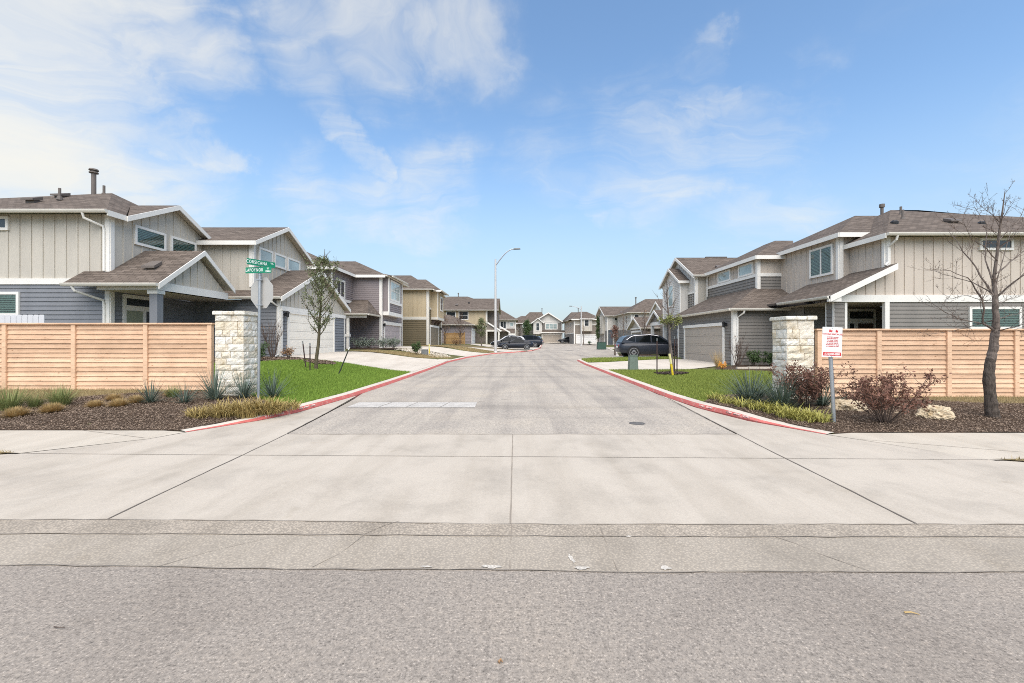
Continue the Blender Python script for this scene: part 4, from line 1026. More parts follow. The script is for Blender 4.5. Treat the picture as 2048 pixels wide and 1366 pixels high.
# ---- neighbour on the right with a small gabled bay
def house_right_2():
    H = House('gabled_house', 'taupe house with a gabled bay window upstairs, behind the charcoal car in its driveway', (15, 33, .3))
    lo, up, tr = H.mb('lower_wall', M_GREY), H.mb('upper_wall', M_PALE), H.mb('trim', M_TRIM)
    x = 12.6; A, B = (x, 36.6), (x, 30.5)
    batten(up, A, B, [(0, 3.5), (6.1, 3.5), (6.1, 6.05), (3.05, 7.72), (0, 6.05)], .42)
    lap(lo, A, B, rect(0, 6.1, 3.2, 4.9), depth=.045); wbox(tr, A, B, 0, 6.1, 4.9, 5.03, -.02, .06)
    wbox(tr, A, B, 5.95, 6.12, 3.3, 4.9, -.02, .055); wbox(tr, A, B, 5.95, 6.12, 5.03, 6.0, -.02, .056)
    F_, G_ = (x, 30.5), (20, 30.5); batten(H.mb('upper_wall', M_CREAM), F_, G_, rect(0, 7.4, 3.2, 6.08), .42); wbox(tr, F_, G_, -.02, .15, 3.3, 6.0, -.02, .056)
    lap(lo, (13.7, 40), (13.7, 30.55), rect(0, 9.45, .2, 3.3))
    garage(H, (13.7, 40), (13.7, 30.55), 3.4, 8.4, .3, 2.4, M_GAR_GREY, .15, 4, .16)
    H.mb('porch_ceiling', M_SOFFIT).poly([(12.3, 30.6, 3.25), (13.7, 30.6, 3.25), (13.7, 36.5, 3.25), (12.3, 36.5, 3.25)])
    ez = 6.1
    r = roof(H, [[(12.3, 30.1, ez), (20, 30.1, ez), (20, 33.55, 7.92), (12.3, 33.55, 7.92)], [(12.3, 33.55, 7.92), (20, 33.55, 7.92), (20, 37, ez), (12.3, 37, ez)]],
             [((12.3, 30.1, ez), (12.3, 33.55, 7.93), 'f', (-1, 0)), ((12.3, 33.55, 7.93), (12.3, 37.0, ez), 'f', (-1, 0)), ((12.25, 30.1, ez), (14, 30.1, ez), 'g', (0, -1))], fascia_h=.22)
    roof_vent(r, (14.6, 31.3, 6.74), 'box')
    mb = MB(); mb.box(14.6, 16.2, 33.45, 33.65, 7.90, 7.98); sub(r, 'ridge_vent', mb, M_VENT)
    bx = 12.05; y0, y1 = 31.8, 35.5; bay = H.mb('bay_wall', M_PALE)
    BA, BB = (bx, y1), (bx, y0)
    lap(bay, BA, BB, [(0, 3.3), (3.7, 3.3), (3.7, 5.95), (1.85, 7.0), (0, 5.95)], .13, .018)
    bay.poly([(bx, y0, 3.3), (x, y0, 3.3), (x, y0, 6.0), (bx, y0, 6.0)]); bay.poly([(bx, y1, 3.3), (x, y1, 3.3), (x, y1, 6.0), (bx, y1, 6.0)]); bay.poly([(bx, y0, 3.3), (bx, y1, 3.3), (x, y1, 3.3), (x, y0, 3.3)])
    wbox(tr, BA, BB, 3.58, 3.72, 3.3, 5.95, -.02, .056); wbox(tr, BA, BB, 0, .12, 3.3, 5.95, -.02, .056)
    window(H, BA, BB, 1.25, 2.35, 4.15, 5.85, 1, 2, 'sky')
    roof(H, [[(11.8, y0 - .3, 5.9), (12.9, y0 - .3, 5.9), (12.9, 33.65, 7.1), (11.8, 33.65, 7.1)], [(11.8, 33.65, 7.1), (12.9, 33.65, 7.1), (12.9, y1 + .3, 5.9), (11.8, y1 + .3, 5.9)]],
         [((11.8, y0 - .3, 5.9), (11.8, 33.65, 7.11), 'f', (-1, 0)), ((11.8, 33.65, 7.11), (11.8, y1 + .3, 5.9), 'f', (-1, 0)), ((11.8, y0 - .3, 5.9), (12.55, y0 - .3, 5.9), 'f', (0, -1))], thick=.07, fascia_h=.18)
    H.finish()

def hip(x0, x1, y0, y1, ez, px0, px1, py, pz):
    P, Q = (px0, py, pz), (px1, py, pz)
    return [[(x0, y0, ez), (x1, y0, ez), Q, P], [(x1, y0, ez), (x1, y1, ez), Q], [(x1, y1, ez), (x0, y1, ez), P, Q], [(x0, y1, ez), (x0, y0, ez), P]]

# ---- mauve house, second on the left
def house_mauve():
    H = House('mauve_house', 'mauve grey house with a white-trimmed bay window over its garage, second from the left corner', (-12, 38, .9))
    w, tr = H.mb('wall', M_MAUVE), H.mb('trim', M_TRIM)
    A, B = (-20, 36.5), (-11.0, 36.5); C, D = (-11.0, 36.5), (-11.0, 43.2)
    lap(w, A, B, rect(0, 9, .7, 6.9)); lap(w, C, D, rect(0, 6.7, .7, 6.9))
    wbox(tr, A, B, 8.84, 9.02, .9, 6.85, -.02, .060); wbox(tr, C, D, -.02, .14, .9, 6.85, -.02, .060); wbox(tr, C, D, 6.55, 6.7, .9, 6.85, -.02, .060)
    E, F_ = (-13.4, 32.3), (-13.4, 36.5); lap(w, E, F_, rect(0, 4.2, 3.6, 6.9)); lap(w, (-20, 32.3), (-13.4, 32.3), rect(0, 6.6, 1.0, 6.9))
    lap(w, (-13.4, 32.4), (-13.4, 36.5), rect(0, 4.1, .7, 3.6), depth=.03)
    wbox(tr, E, F_, -.02, .14, 3.6, 6.85, -.02, .060); wbox(tr, E, F_, .5, 4.1, 4.62, 4.85, -.02, .07)
    window(H, E, F_, .75, 2.45, 4.86, 6.3, 2, 1, 'dark', .16)
    # bay
    bx = -10.5; b = H.mb('bay_wall', M_MAUVE); P, Q = (bx, 36.75), (bx, 41.2)
    lap(b, P, Q, rect(0, 4.45, 3.95, 6.85)); b.poly([(-11, 36.75, 3.95), (bx, 36.75, 3.95), (bx, 36.75, 6.85), (-11, 36.75, 6.85)]); b.poly([(-11, 41.2, 3.95), (bx, 41.2, 3.95), (bx, 41.2, 6.85), (-11, 41.2, 6.85)])
    wbox(tr, P, Q, -.03, .25, 4.0, 6.85, -.02, .062); wbox(tr, P, Q, 4.25, 4.47, 4.0, 6.85, -.02, .062); wbox(tr, P, Q, -.05, 4.5, 3.72, 4.02, -.5, .07); wbox(tr, P, Q, .25, 4.25, 4.75, 4.98, -.02, .08)
    wbox(tr, C, D, 4.7, 6.7, 4.75, 4.98, -.02, .06)
    window(H, P, Q, .5, 3.6, 5.0, 6.75, 3, 2, 'sky', .15)
    garage(H, C, D, .75, 5.7, .92, 2.95, M_GAR_MAUVE, .2, 4, .28, .16)
    lamp(H, (-10.95, 36.85, 2.9), (1, 0))
    r = roof(H, hip(-24, -10.55, 36.05, 43.8, 7.0, -20, -14.4, 40, 8.8), [((-13.0, 36.05, 7), (-10.55, 36.05, 7), 'f', (0, -1)), ((-10.55, 36.05, 7), (-10.55, 43.8, 7), 'g', (1, 0))], fascia_h=.22)
    roof(H, hip(-24, -13.0, 31.9, 41, 7.0, -22, -17.5, 36.4, 9.1), [((-13.0, 31.9, 7), (-13.0, 36.05, 7), 'f', (1, 0)), ((-24, 31.9, 7), (-13, 31.9, 7), 'f', (0, -1))], fascia_h=.22)
    roof(H, [[(-10.9, 36.4, 6.98), (-10.1, 36.4, 6.98), (-10.9, 36.9, 7.2)], [(-10.1, 36.4, 6.98), (-10.1, 41.6, 6.98), (-10.9, 41.1, 7.2), (-10.9, 36.9, 7.2)]], [((-10.1, 36.4, 6.98), (-10.1, 41.6, 6.98), 'g', (1, 0))], thick=.05)
    # porch
    roof(H, [[(-13.35, 33.4, 3.66), (-11.1, 33.4, 3.66), (-12.1, 36.45, 4.95), (-13.35, 36.45, 4.95)], [(-11.1, 33.4, 3.66), (-11.02, 36.45, 3.66), (-12.1, 36.45, 4.95)]], [((-13.35, 33.4, 3.66), (-11.1, 33.4, 3.66), 'g', (0, -1)), ((-11.1, 33.4, 3.66), (-11.1, 36.4, 3.66), 'g', (1, 0))], fascia_h=.2)
    c = MB(); c.box(-12.80, -12.62, 33.6, 33.78, .8, 3.5); c.box(-12.86, -12.56, 33.54, 33.84, 1.9, 2.1); build('porch_column', c, M_TRIM, H.root)
    tr.box(-13.3, -11.3, 33.55, 33.8, 3.36, 3.56)
    window(H, (-13.37, 32.4), (-13.37, 36.4), .8, 1.6, .95, 3.0, name='side_window')
    H.finish()
def house_tan():
    H = House('tan_house', 'sand and olive brown house with a bracketed bay above its garage, third on the left', (-11, 48, 1))
    lo, up, tr = H.mb('lower_wall', M_OLIVE), H.mb('upper_wall', M_SAND), H.mb('trim', M_GUT)
    A, B = (-17, 46), (-8.95, 46); C, D = (-8.95, 46), (-8.95, 54)
    lap(lo, A, B, rect(0, 8.05, .8, 3.78), .2); batten(up, A, B, rect(0, 8.05, 3.78, 6.85), .45)
    wbox(tr, A, B, 0, 8.05, 3.78, 4.08, -.02, .062); wbox(tr, A, B, 7.85, 8.07, .9, 6.85, -.02, .06)
    lap(lo, C, D, rect(0, 8, .8, 4.9), .2); batten(up, C, D, rect(0, 8, 4.9, 6.85), .45); wbox(tr, C, D, 0, 8, 4.9, 5.1, -.02, .062); wbox(tr, C, D, -.02, .2, .9, 6.85, -.02, .062)
    wbox(tr, C, D, 7.8, 8.0, .9, 4.9, -.02, .062)
    garage(H, C, D, .9, 5.9, .98, 3.05, M_GAR_OLIVE, .2, 4, .22)
    bx = -8.25; b = H.mb('bay_wall', M_SAND); P, Q = (bx, 47.4), (bx, 51.6)
    batten(b, P, Q, rect(0, 4.2, 4.0, 6.85), .45); b.poly([(-8.95, 47.4, 4.0), (bx, 47.4, 4.0), (bx, 47.4, 6.85), (-8.95, 47.4, 6.85)]); b.poly([(-8.95, 51.6, 4.0), (bx, 51.6, 4.0), (bx, 51.6, 6.85), (-8.95, 51.6, 6.85)])
    wbox(tr, P, Q, -.04, 4.24, 3.86, 4.12, -.72, .06); wbox(tr, P, Q, -.02, .2, 4.12, 6.85, -.02, .056)
    window(H, P, Q, 1.6, 3.2, 4.9, 6.5, 1, 2)
    br = MB()
    for y in (47.7, 49.4, 51.2): br.hexa([(-8.95, y, 3.3), (-8.85, y, 3.3), (-8.85, y + .2, 3.3), (-8.95, y + .2, 3.3), (-8.95, y, 3.86), (-8.4, y, 3.86), (-8.4, y + .2, 3.86), (-8.95, y + .2, 3.86)])
    build('bracket', br, M_DOORBROWN, H.root)
    lamp(H, (-8.9, 53.0, 3.0), (1, 0))
    roof(H, hip(-19, -8.4, 45.5, 54.5, 6.95, -15, -11.7, 50, 9.0), [((-19, 45.5, 6.95), (-8.4, 45.5, 6.95), 'g', (0, -1)), ((-8.4, 45.5, 6.95), (-8.4, 54.5, 6.95), 'g', (1, 0))], fascia_h=.22)
    roof(H, [[(-8.7, 47.0, 7.0), (-7.8, 47.0, 7.0), (-9.9, 49.5, 8.46), (-11.2, 49.5, 8.46)], [(-7.8, 47.0, 7.0), (-7.8, 52.0, 7.0), (-9.9, 49.5, 8.46)], [(-7.8, 52.0, 7.0), (-8.7, 52.0, 7.0), (-11.2, 49.5, 8.46), (-9.9, 49.5, 8.46)]], [((-8.6, 47.0, 7.0), (-7.8, 47.0, 7.0), 'f', (0, -1)), ((-7.8, 47.0, 7.0), (-7.8, 52.0, 7.0), 'g', (1, 0))], thick=.08)
    spout(H, [(-9.1, 45.9, 6.8), (-9.1, 45.95, 6.6), (-9.1, 45.95, 1.0)]); H.finish()
def house_four():
    H = House('sand_house', 'sand house with two windows upstairs and a long brown roof, behind the nearer lamp post', (-8, 72, 1.1))
    lo, up, tr = H.mb('lower_wall', M_BROWN), H.mb('upper_wall', M_SAND), H.mb('trim', M_GUT)
    A, B = (-18, 70), (-4.25, 70)
    batten(up, A, B, rect(0, 13.75, 3.8, 6.35), .55); lap(lo, A, B, rect(0, 13.75, .9, 3.8), .2); wbox(tr, A, B, 0, 13.75, 3.7, 3.98, -.02, .06); wbox(tr, A, B, 13.5, 13.77, .9, 6.3, -.02, .06)
    window(H, A, B, 7.2, 8.75, 4.8, 6.2, 1, 2); window(H, A, B, 9.2, 10.75, 4.9, 6.3, 1, 2)
    lap(lo, (-4.25, 71.5), (-2.6, 71.5), rect(0, 1.65, .9, 6.35), .2)
    lap(lo, (-2.6, 71.5), (-2.6, 78), rect(0, 6.5, .9, 6.35), .2); lap(lo, (-4.25, 70), (-4.25, 71.5), rect(0, 1.5, .9, 6.35), .2)
    r = roof(H, [[(-18, 69.4, 6.45), (-2.4, 69.4, 6.45), (-2.4, 75, 8.75), (-6.9, 75, 8.75), (-8.0, 76.1, 9.2), (-18, 76.1, 9.2)], [(-18, 76.1, 9.2), (-8, 76.1, 9.2), (-8, 82.8, 6.45), (-18, 82.8, 6.45)], [(-6.9, 75, 8.75), (-2.4, 75, 8.75), (-2.4, 80.6, 6.45), (-6.9, 80.6, 6.45)], [(-8, 76.1, 9.2), (-6.9, 75, 8.75), (-6.9, 80.6, 6.45), (-8, 82.8, 6.45)]],
             [((-18, 69.4, 6.45), (-2.4, 69.4, 6.45), 'g', (0, -1))], fascia_h=.25)
    roof_vent(r, (-9.3, 71.5, 7.35), 'box'); roof_vent(r, (-7.4, 72.3, 7.8), 'dark'); roof_vent(r, (-9.6, 75.9, 9.2), 'short')
    # garage wing in front
    E, F_ = (-14, 62), (-6.1, 62); lap(H.mb('lower_wall', M_MAUVE), E, F_, rect(0, 7.9, .9, 3.75), .2); lap(H.mb('lower_wall', M_MAUVE), (-6.1, 62), (-6.1, 70), rect(0, 8, .9, 3.75), .2)
    garage(H, (-6.1, 62), (-6.1, 70), 1.0, 6.0, 1.05, 3.1, M_GAR_WHITE, .25, 4, .25)
    roof(H, [[(-14.5, 61.5, 3.85), (-5.6, 61.5, 3.85), (-9.7, 66, 5.45), (-14.5, 66, 5.45)], [(-5.6, 61.5, 3.85), (-5.6, 70, 3.85), (-9.7, 70, 5.45), (-9.7, 66, 5.45)]], [((-14.5, 61.5, 3.85), (-5.6, 61.5, 3.85), 'g', (0, -1)), ((-5.6, 61.5, 3.85), (-5.6, 70, 3.85), 'g', (1, 0))])
    # porch
    roof(H, [[(-4.25, 68.5, 4.6), (-2.0, 68.5, 3.2), (-2.0, 71.4, 3.2), (-4.25, 71.4, 4.6)]], [((-4.25, 68.5, 4.6), (-2.0, 68.5, 3.2), 'f', (0, -1)), ((-2, 68.5, 3.2), (-2, 71.4, 3.2), 'g', (1, 0))], fascia_h=.25)
    lap(lo, (-4.25, 68.7), (-2.4, 68.7), [(0, 3.25), (1.85, 3.25), (0, 4.35)], .2); tr.box(-4.3, -2.3, 68.6, 68.8, 3.0, 3.25); tr.box(-2.5, -2.25, 68.6, 68.85, 1.0, 3.0)
    tr.box(-4.4, -4.15, 68.6, 68.85, 1.0, 3.0)
    roof(H, [[(-2.3, 70.5, 4.0), (-.6, 70.5, 3.0), (-.6, 75, 3.0), (-2.3, 75, 4.0)]], [((-2.3, 70.5, 4.0), (-.6, 70.5, 3.0), 'f', (0, -1))], fascia_h=.25)
    lap(lo, (-2.3, 72), (-.9, 72), rect(0, 1.4, 1.0, 3.1), .2)
    H.finish()
    f = thing('wood_fence', 'tan board fence in front of the sand house garage wing', 'fence', (-7, 59, 1.1), 'wooden fences')
    m1, m2 = MB(), MB()
    for k in range(9): m1.box(-9.3, -6.6, 58.95, 59.0, 1.15 + k * .165, 1.15 + k * .165 + .155)
    for x in (-9.35, -7.95, -6.6): m2.box(x - .05, x + .05, 58.9, 59.05, 1.0, 2.7)
    build('panel', m1, wood('honey_fence', (.42, .26, .11)), f); build('post', m2, MATS['honey_fence'], f)
def house_far_left():
    H = House('pale_house', 'pale grey two storey house behind the parked cars at the bend', (-1.5, 96, 1.2))
    up, lo, tr = H.mb('upper_wall', M_PALE), H.mb('lower_wall', M_SLATE), H.mb('trim', M_TRIM)
    A, B = (-8, 96), (.4, 96)
    batten(up, A, B, rect(0, 8.4, 3.9, 6.0), .6); lap(lo, A, B, rect(0, 8.4, 1.0, 3.9), .25)
    window(H, A, B, 4.9, 6.4, 4.1, 5.9, 2, 1, 'dark', .18); window(H, A, B, 7.0, 8.0, 4.6, 5.6, 1, 1, 'sky', .16)
    wbox(tr, A, B, 8.2, 8.42, 1, 5.9, -.02, .06)
    roof(H, hip(-14, .9, 95.2, 106, 6.1, -9, -3.6, 100.5, 9.0), [((-14, 95.2, 6.1), (.9, 95.2, 6.1), 'g', (0, -1))], fascia_h=.3)
    roof(H, [[(-5, 93.5, 3.1), (.2, 93.5, 3.1), (.2, 96, 4.2), (-5, 96, 4.2)]], [((-5, 93.5, 3.1), (.2, 93.5, 3.1), 'f', (0, -1))], fascia_h=.3)
    tr.box(-2.4, -2.15, 93.6, 93.85, 1.1, 3.0); tr.box(-.1, .15, 93.6, 93.85, 1.1, 3.0)
    lap(lo, (.4, 96), (.4, 104), rect(0, 8, 1, 6), .25); window(H, A, B, 5.6, 6.9, 1.2, 2.9, 1, 1, 'dark', .15, name='front_window')
    H.finish()
    H = House('brown_roofed_house', 'house mostly hidden by bare trees, its brown hipped roof left of the centre gable', (2, 122, 1.2))
    up, tr = H.mb('wall', M_TAUPE), H.mb('trim', M_TRIM)
    A, B = (-1.5, 122), (7, 122); lap(up, A, B, rect(0, 8.5, 1, 6.2), .25); wbox(tr, A, B, 8.2, 8.5, 1, 6.1, -.02, .06)
    window(H, A, B, 6.3, 7.6, 4.9, 6.1, 1, 1, 'sky', .16)
    roof(H, hip(-2, 7.6, 121, 131, 6.4, 2.0, 4.5, 126, 8.6), [((-2, 121, 6.4), (7.6, 121, 6.4), 'f', (0, -1))], fascia_h=.3)
    H.finish()
def house_centre():
    H = House('grey_gabled_house', 'grey house with a wide white gable and brown garage door facing down the street', (8.5, 112, 1.1))
    w, up, tr = H.mb('lower_wall', M_GREY), H.mb('upper_wall', M_PALE), H.mb('trim', M_TRIM)
    A, B = (4.9, 112), (12.3, 112)
    lap(w, A, B, rect(0, 7.4, .8, 6.55), .25); batten(up, (4.9, 111.97), (12.3, 111.97), [(.0, 6.2), (7.4, 6.2), (3.9, 8.55)], .6)
    wbox(tr, A, B, 7.15, 7.42, .9, 6.2, -.02, .06); wbox(tr, A, B, 0, 7.4, 6.15, 6.35, -.02, .12)
    window(H, A, B, 3.0, 6.2, 4.4, 6.05, 3, 2, 'sky', .2)
    bay = H.mb('bay_wall', M_PALE); P, Q = (4.9, 111), (7.1, 111)
    batten(bay, P, Q, [(0, 3.2), (2.2, 3.2), (2.2, 6.2), (1.1, 7.1), (0, 6.2)], .5); bay.poly([(7.1, 111, 3.2), (7.1, 112, 3.2), (7.1, 112, 6.2), (7.1, 111, 6.2)]); bay.poly([(4.9, 111, 3.2), (4.9, 112, 3.2), (4.9, 112, 6.2), (4.9, 111, 6.2)])
    bay.poly([(4.9, 111, 3.2), (7.1, 111, 3.2), (7.1, 112, 3.2), (4.9, 112, 3.2)])
    window(H, P, Q, .6, 1.6, 4.0, 6.1, 1, 2, 'dark', .14)
    lap(w, (4.9, 111.6), (7.1, 111.6), rect(0, 2.2, .8, 3.2), .25)
    garage(H, (4.9, 111.4), (12.3, 111.4), 2.3, 7.1, .95, 3.0, M_GAR_GREY, .2, 4, .2)
    lap(w, (4.9, 111.4), (12.3, 111.4), [(1.9, .9), (2.08, .9), (2.08, 3.6), (1.9, 3.6)], .25); wbox(w, (4.9, 111.38), (12.3, 111.38), 2.0, 7.4, 3.2, 3.7, -.3, 0)
    roof(H, [[(6.6, 110.7, 3.7), (12.8, 110.7, 3.7), (12.8, 112, 4.2), (6.6, 112, 4.2)]], [((6.6, 110.7, 3.7), (12.8, 110.7, 3.7), 'f', (0, -1))], fascia_h=.25)
    roof(H, [[(4.3, 111.2, 6.1), (8.7, 111.2, 8.75), (8.7, 122, 8.75), (4.3, 122, 6.1)], [(8.7, 111.2, 8.75), (12.9, 111.2, 6.1), (12.9, 122, 6.1), (8.7, 122, 8.75)]],
         [((4.3, 111.2, 6.1), (8.7, 111.2, 8.77), 'f', (0, -1)), ((8.7, 111.2, 8.77), (12.9, 111.2, 6.1), 'f', (0, -1))], fascia_h=.3)
    roof(H, [[(4.5, 110.5, 6.1), (6.0, 110.5, 7.3), (6.0, 112, 7.3), (4.5, 112, 6.1)], [(6.0, 110.5, 7.3), (7.5, 110.5, 6.1), (7.5, 112, 6.1), (6.0, 112, 7.3)]], [((4.5, 110.5, 6.1), (6, 110.5, 7.31), 'f', (0, -1)), ((6, 110.5, 7.31), (7.5, 110.5, 6.1), 'f', (0, -1))], fascia_h=.22, thick=.06)
    r = roof(H, hip(1.0, 9, 114.5, 124, 6.2, 4.2, 7.4, 118, 9.2), [((1.0, 114.5, 6.2), (4.3, 114.5, 6.2), 'f', (0, -1))], fascia_h=.25)
    lap(w, (1.6, 115), (4.9, 115), rect(0, 3.3, .9, 6.2), .25); window(H, (1.6, 115), (4.9, 115), .5, 2.3, 4.9, 6.1, 1, 1, 'sky', .16)
    roof_vent(r, (7.5, 118, 9.2), 'flue'); H.finish()
def house_white_garage():
    H = House('cream_house', 'cream and brown house with a white garage door beyond the farther lamp post', (15, 96, .8))
    up, lo, tr = H.mb('upper_wall', M_CREAM), H.mb('lower_wall', M_BROWN), H.mb('trim', M_TRIM)
    A, B = (12.95, 95), (18.2, 95); C, D = (12.95, 113), (12.95, 95)
    lap(lo, A, B, rect(0, 5.25, .6, 5.0), .22); batten(up, A, B, rect(0, 5.25, 5.0, 6.2), .5); wbox(tr, A, B, 0, 5.25, 4.9, 5.1, -.02, .062); wbox(tr, A, B, -.03, .2, .7, 6.1, -.02, .06); wbox(tr, A, B, 5.05, 5.25, .7, 6.1, -.02, .06)
    lap(H.mb('lower_wall', M_GREY), C, D, rect(0, 18, .6, 3.2), .22); batten(H.mb('upper_wall', M_TAUPE), C, D, rect(0, 18, 3.2, 6.1), .5); wbox(tr, C, D, 0, 18, 3.1, 3.3, -.02, .062)
    window(H, C, D, 12.0, 13.4, 4.6, 5.6)
    bay = H.mb('bay_wall', M_CREAM); P, Q = (14.3, 94.2), (16.75, 94.2)
    batten(bay, P, Q, rect(0, 2.45, 3.6, 6.3), .5); bay.poly([(14.3, 94.2, 3.6), (14.3, 95, 3.6), (14.3, 95, 6.3), (14.3, 94.2, 6.3)]); bay.poly([(16.75, 94.2, 3.6), (16.75, 95, 3.6), (16.75, 95, 6.3), (16.75, 94.2, 6.3)]); bay.poly([(14.3, 94.2, 3.6), (16.75, 94.2, 3.6), (16.75, 95, 3.6), (14.3, 95, 3.6)])
    window(H, P, Q, .7, 1.8, 4.6, 6.1, 1, 2, 'dark', .14)
    garage(H, A, B, .55, 4.75, .72, 2.75, M_GAR_WHITE, .18, 4, .2)
    r = roof(H, hip(12.3, 19, 94.3, 106, 6.25, 14.6, 16.2, 98, 8.0), [((12.3, 94.3, 6.25), (19, 94.3, 6.25), 'f', (0, -1)), ((12.3, 112, 6.25), (12.3, 94.3, 6.25), 'g', (-1, 0))], fascia_h=.25)
    r2 = roof(H, hip(12.3, 20, 103, 118, 6.25, 14.2, 17, 109, 8.6), [((12.3, 118, 6.25), (12.3, 104, 6.25), 'g', (-1, 0))], fascia_h=.25)
    roof(H, [[(14.0, 93.8, 6.3), (17.05, 93.8, 6.3), (16.4, 95.5, 7.2), (14.7, 95.5, 7.2)], [(17.05, 93.8, 6.3), (17.05, 96, 6.3), (16.4, 95.5, 7.2)], [(14.0, 96, 6.3), (14.0, 93.8, 6.3), (14.7, 95.5, 7.2)]], [((14.0, 93.8, 6.3), (17.05, 93.8, 6.3), 'f', (0, -1))], thick=.06)
    roof_vent(r, (14.3, 98, 7.9), 'flue'); H.finish()
def house_right_row():
    H = House('white_grey_house', 'white and slate grey gabled house in the row beyond the charcoal car', (19, 82, .9))
    up, lo, sl, tr = H.mb('upper_wall', M_PALE), H.mb('lower_wall', M_GREY), H.mb('lower_wall', M_SLATE), H.mb('trim', M_TRIM)
    A, B = (16.9, 80), (24, 80); C, D = (16.9, 88.5), (16.9, 80)
    batten(up, A, B, rect(0, 7.1, 3.6, 6.05), .5); lap(sl, A, B, rect(0, 1.0, .6, 3.6), .22); lap(lo, A, B, rect(1.0, 7.1, .6, 3.6), .22); wbox(tr, A, B, 0, 7.1, 3.5, 3.7, -.02, .06); wbox(tr, A, B, -.02, .2, .7, 3.5, -.02, .06); wbox(tr, A, B, -.02, .2, 3.7, 6, -.02, .06)
    batten(up, C, D, [(0, 3.4), (8.5, 3.4), (8.5, 6.05), (4.25, 8.0), (0, 6.05)], .5); lap(lo, C, D, rect(0, 8.5, .6, 3.4), .22)
    window(H, A, B, 3.1, 4.4, 4.0, 5.9, 2, 2, 'dark', .12); window(H, A, B, 1.3, 1.9, 5.2, 5.8)
    bay = H.mb('bay_wall', M_CREAM); P, Q = (16.4, 87), (16.4, 81.6)
    batten(bay, P, Q, rect(0, 5.4, 2.9, 6.3), .5); bay.poly([(16.4, 81.6, 2.9), (16.9, 81.6, 2.9), (16.9, 81.6, 6.3), (16.4, 81.6, 6.3)])
    window(H, P, Q, 2.2, 3.6, 4.0, 6.0, 1, 2)
    garage(H, C, D, 2, 6.6, .7, 2.8, M_GAR_GREY, .2, 4, .2); garage(H, A, B, 1.3, 3.4, .7, 2.5, M_GAR_OLIVE, .15, 4, .2)
    r = roof(H, [[(16.3, 79.4, 6.1), (26, 79.4, 6.1), (26, 84.2, 8.1), (16.3, 84.2, 8.1)], [(16.3, 84.2, 8.1), (26, 84.2, 8.1), (26, 89, 6.1), (16.3, 89, 6.1)]], [((16.3, 79.4, 6.1), (16.3, 84.2, 8.12), 'f', (-1, 0)), ((16.3, 84.2, 8.12), (16.3, 89, 6.1), 'f', (-1, 0)), ((16.3, 79.4, 6.1), (24, 79.4, 6.1), 'g', (0, -1))], fascia_h=.25)
    roof_vent(r, (19.8, 81, 6.8), 'box'); H.finish()
    H = House('hipped_row_house', 'pale house with a broad brown hipped roof, right of the white and slate gabled house', (21, 71, .9))
    up, lo, tr = H.mb('upper_wall', M_PALE), H.mb('lower_wall', M_GREY), H.mb('trim', M_TRIM)
    A, B = (18.6, 70), (27, 70); batten(up, A, B, rect(0, 8.4, 3.4, 6.0), .5); lap(lo, A, B, rect(0, 8.4, .5, 3.4), .22)
    batten(up, (18.6, 79), (18.6, 70), rect(0, 9, 3.4, 6.0), .5); lap(lo, (18.6, 79), (18.6, 70), rect(0, 9, .5, 3.4), .22); wbox(tr, A, B, -.02, .2, .7, 6, -.02, .062)
    window(H, A, B, .5, 1.3, 5.1, 5.8); window(H, (18.6, 79), (18.6, 70), 6, 7.2, 4.2, 5.8, 1, 2)
    r = roof(H, hip(18.0, 30, 69.4, 79.5, 6.05, 22.2, 26, 74.4, 8.6), [((18, 69.4, 6.05), (30, 69.4, 6.05), 'g', (0, -1)), ((18, 79.5, 6.05), (18, 69.4, 6.05), 'g', (-1, 0))], fascia_h=.25)
    roof_vent(r, (20.6, 74.4, 7.9), 'flue')
    roof(H, [[(19.6, 58.5, 5.6), (19.6, 61, 7.0), (28, 61, 7.0), (28, 58.5, 5.6)], [(19.6, 61, 7.0), (19.6, 63.5, 5.6), (28, 63.5, 5.6), (28, 61, 7.0)]], [((19.6, 58.5, 5.6), (19.6, 61, 7.02), 'f', (-1, 0)), ((19.6, 61, 7.02), (19.6, 63.5, 5.6), 'f', (-1, 0))], fascia_h=.25)
    batten(up, (19.9, 63.3), (19.9, 58.7), [(0, .5), (4.6, .5), (4.6, 5.6), (2.3, 6.85), (0, 5.6)], .5); batten(up, (19.9, 58.7), (28, 58.7), rect(0, 8, .5, 5.6), .5)
    H.finish()
    H = House('brown_garage_house', 'low brown garage with a gabled end and a gabled porch beside the charcoal car', (16, 46, .5))
    lo, up, tr = H.mb('lower_wall', M_BROWN), H.mb('gable_wall', M_CREAM), H.mb('trim', M_TRIM)
    A, B = (13.8, 52), (13.8, 47); C, D = (13.8, 47), (22, 47)
    lap(lo, A, B, rect(0, 5, .4, 2.95), .2); lap(lo, C, D, rect(0, 8, .4, 2.95), .2); batten(up, A, B, [(.2, 2.95), (4.8, 2.95), (2.5, 4.05)], .45); wbox(tr, A, B, 0, 5, 2.85, 3.02, -.02, .1)
    garage(H, A, B, .6, 4.4, .45, 2.5, M_GAR_OLIVE, .2, 4, .2)
    roof(H, [[(13.4, 46.6, 2.98), (22, 46.6, 2.98), (22, 49.5, 4.25), (13.4, 49.5, 4.25)], [(13.4, 49.5, 4.25), (22, 49.5, 4.25), (22, 52.4, 2.98), (13.4, 52.4, 2.98)]], [((13.4, 46.6, 2.98), (13.4, 49.5, 4.26), 'f', (-1, 0)), ((13.4, 49.5, 4.26), (13.4, 52.4, 2.98), 'f', (-1, 0)), ((13.4, 46.6, 2.98), (22, 46.6, 2.98), 'g', (0, -1))], fascia_h=.22)
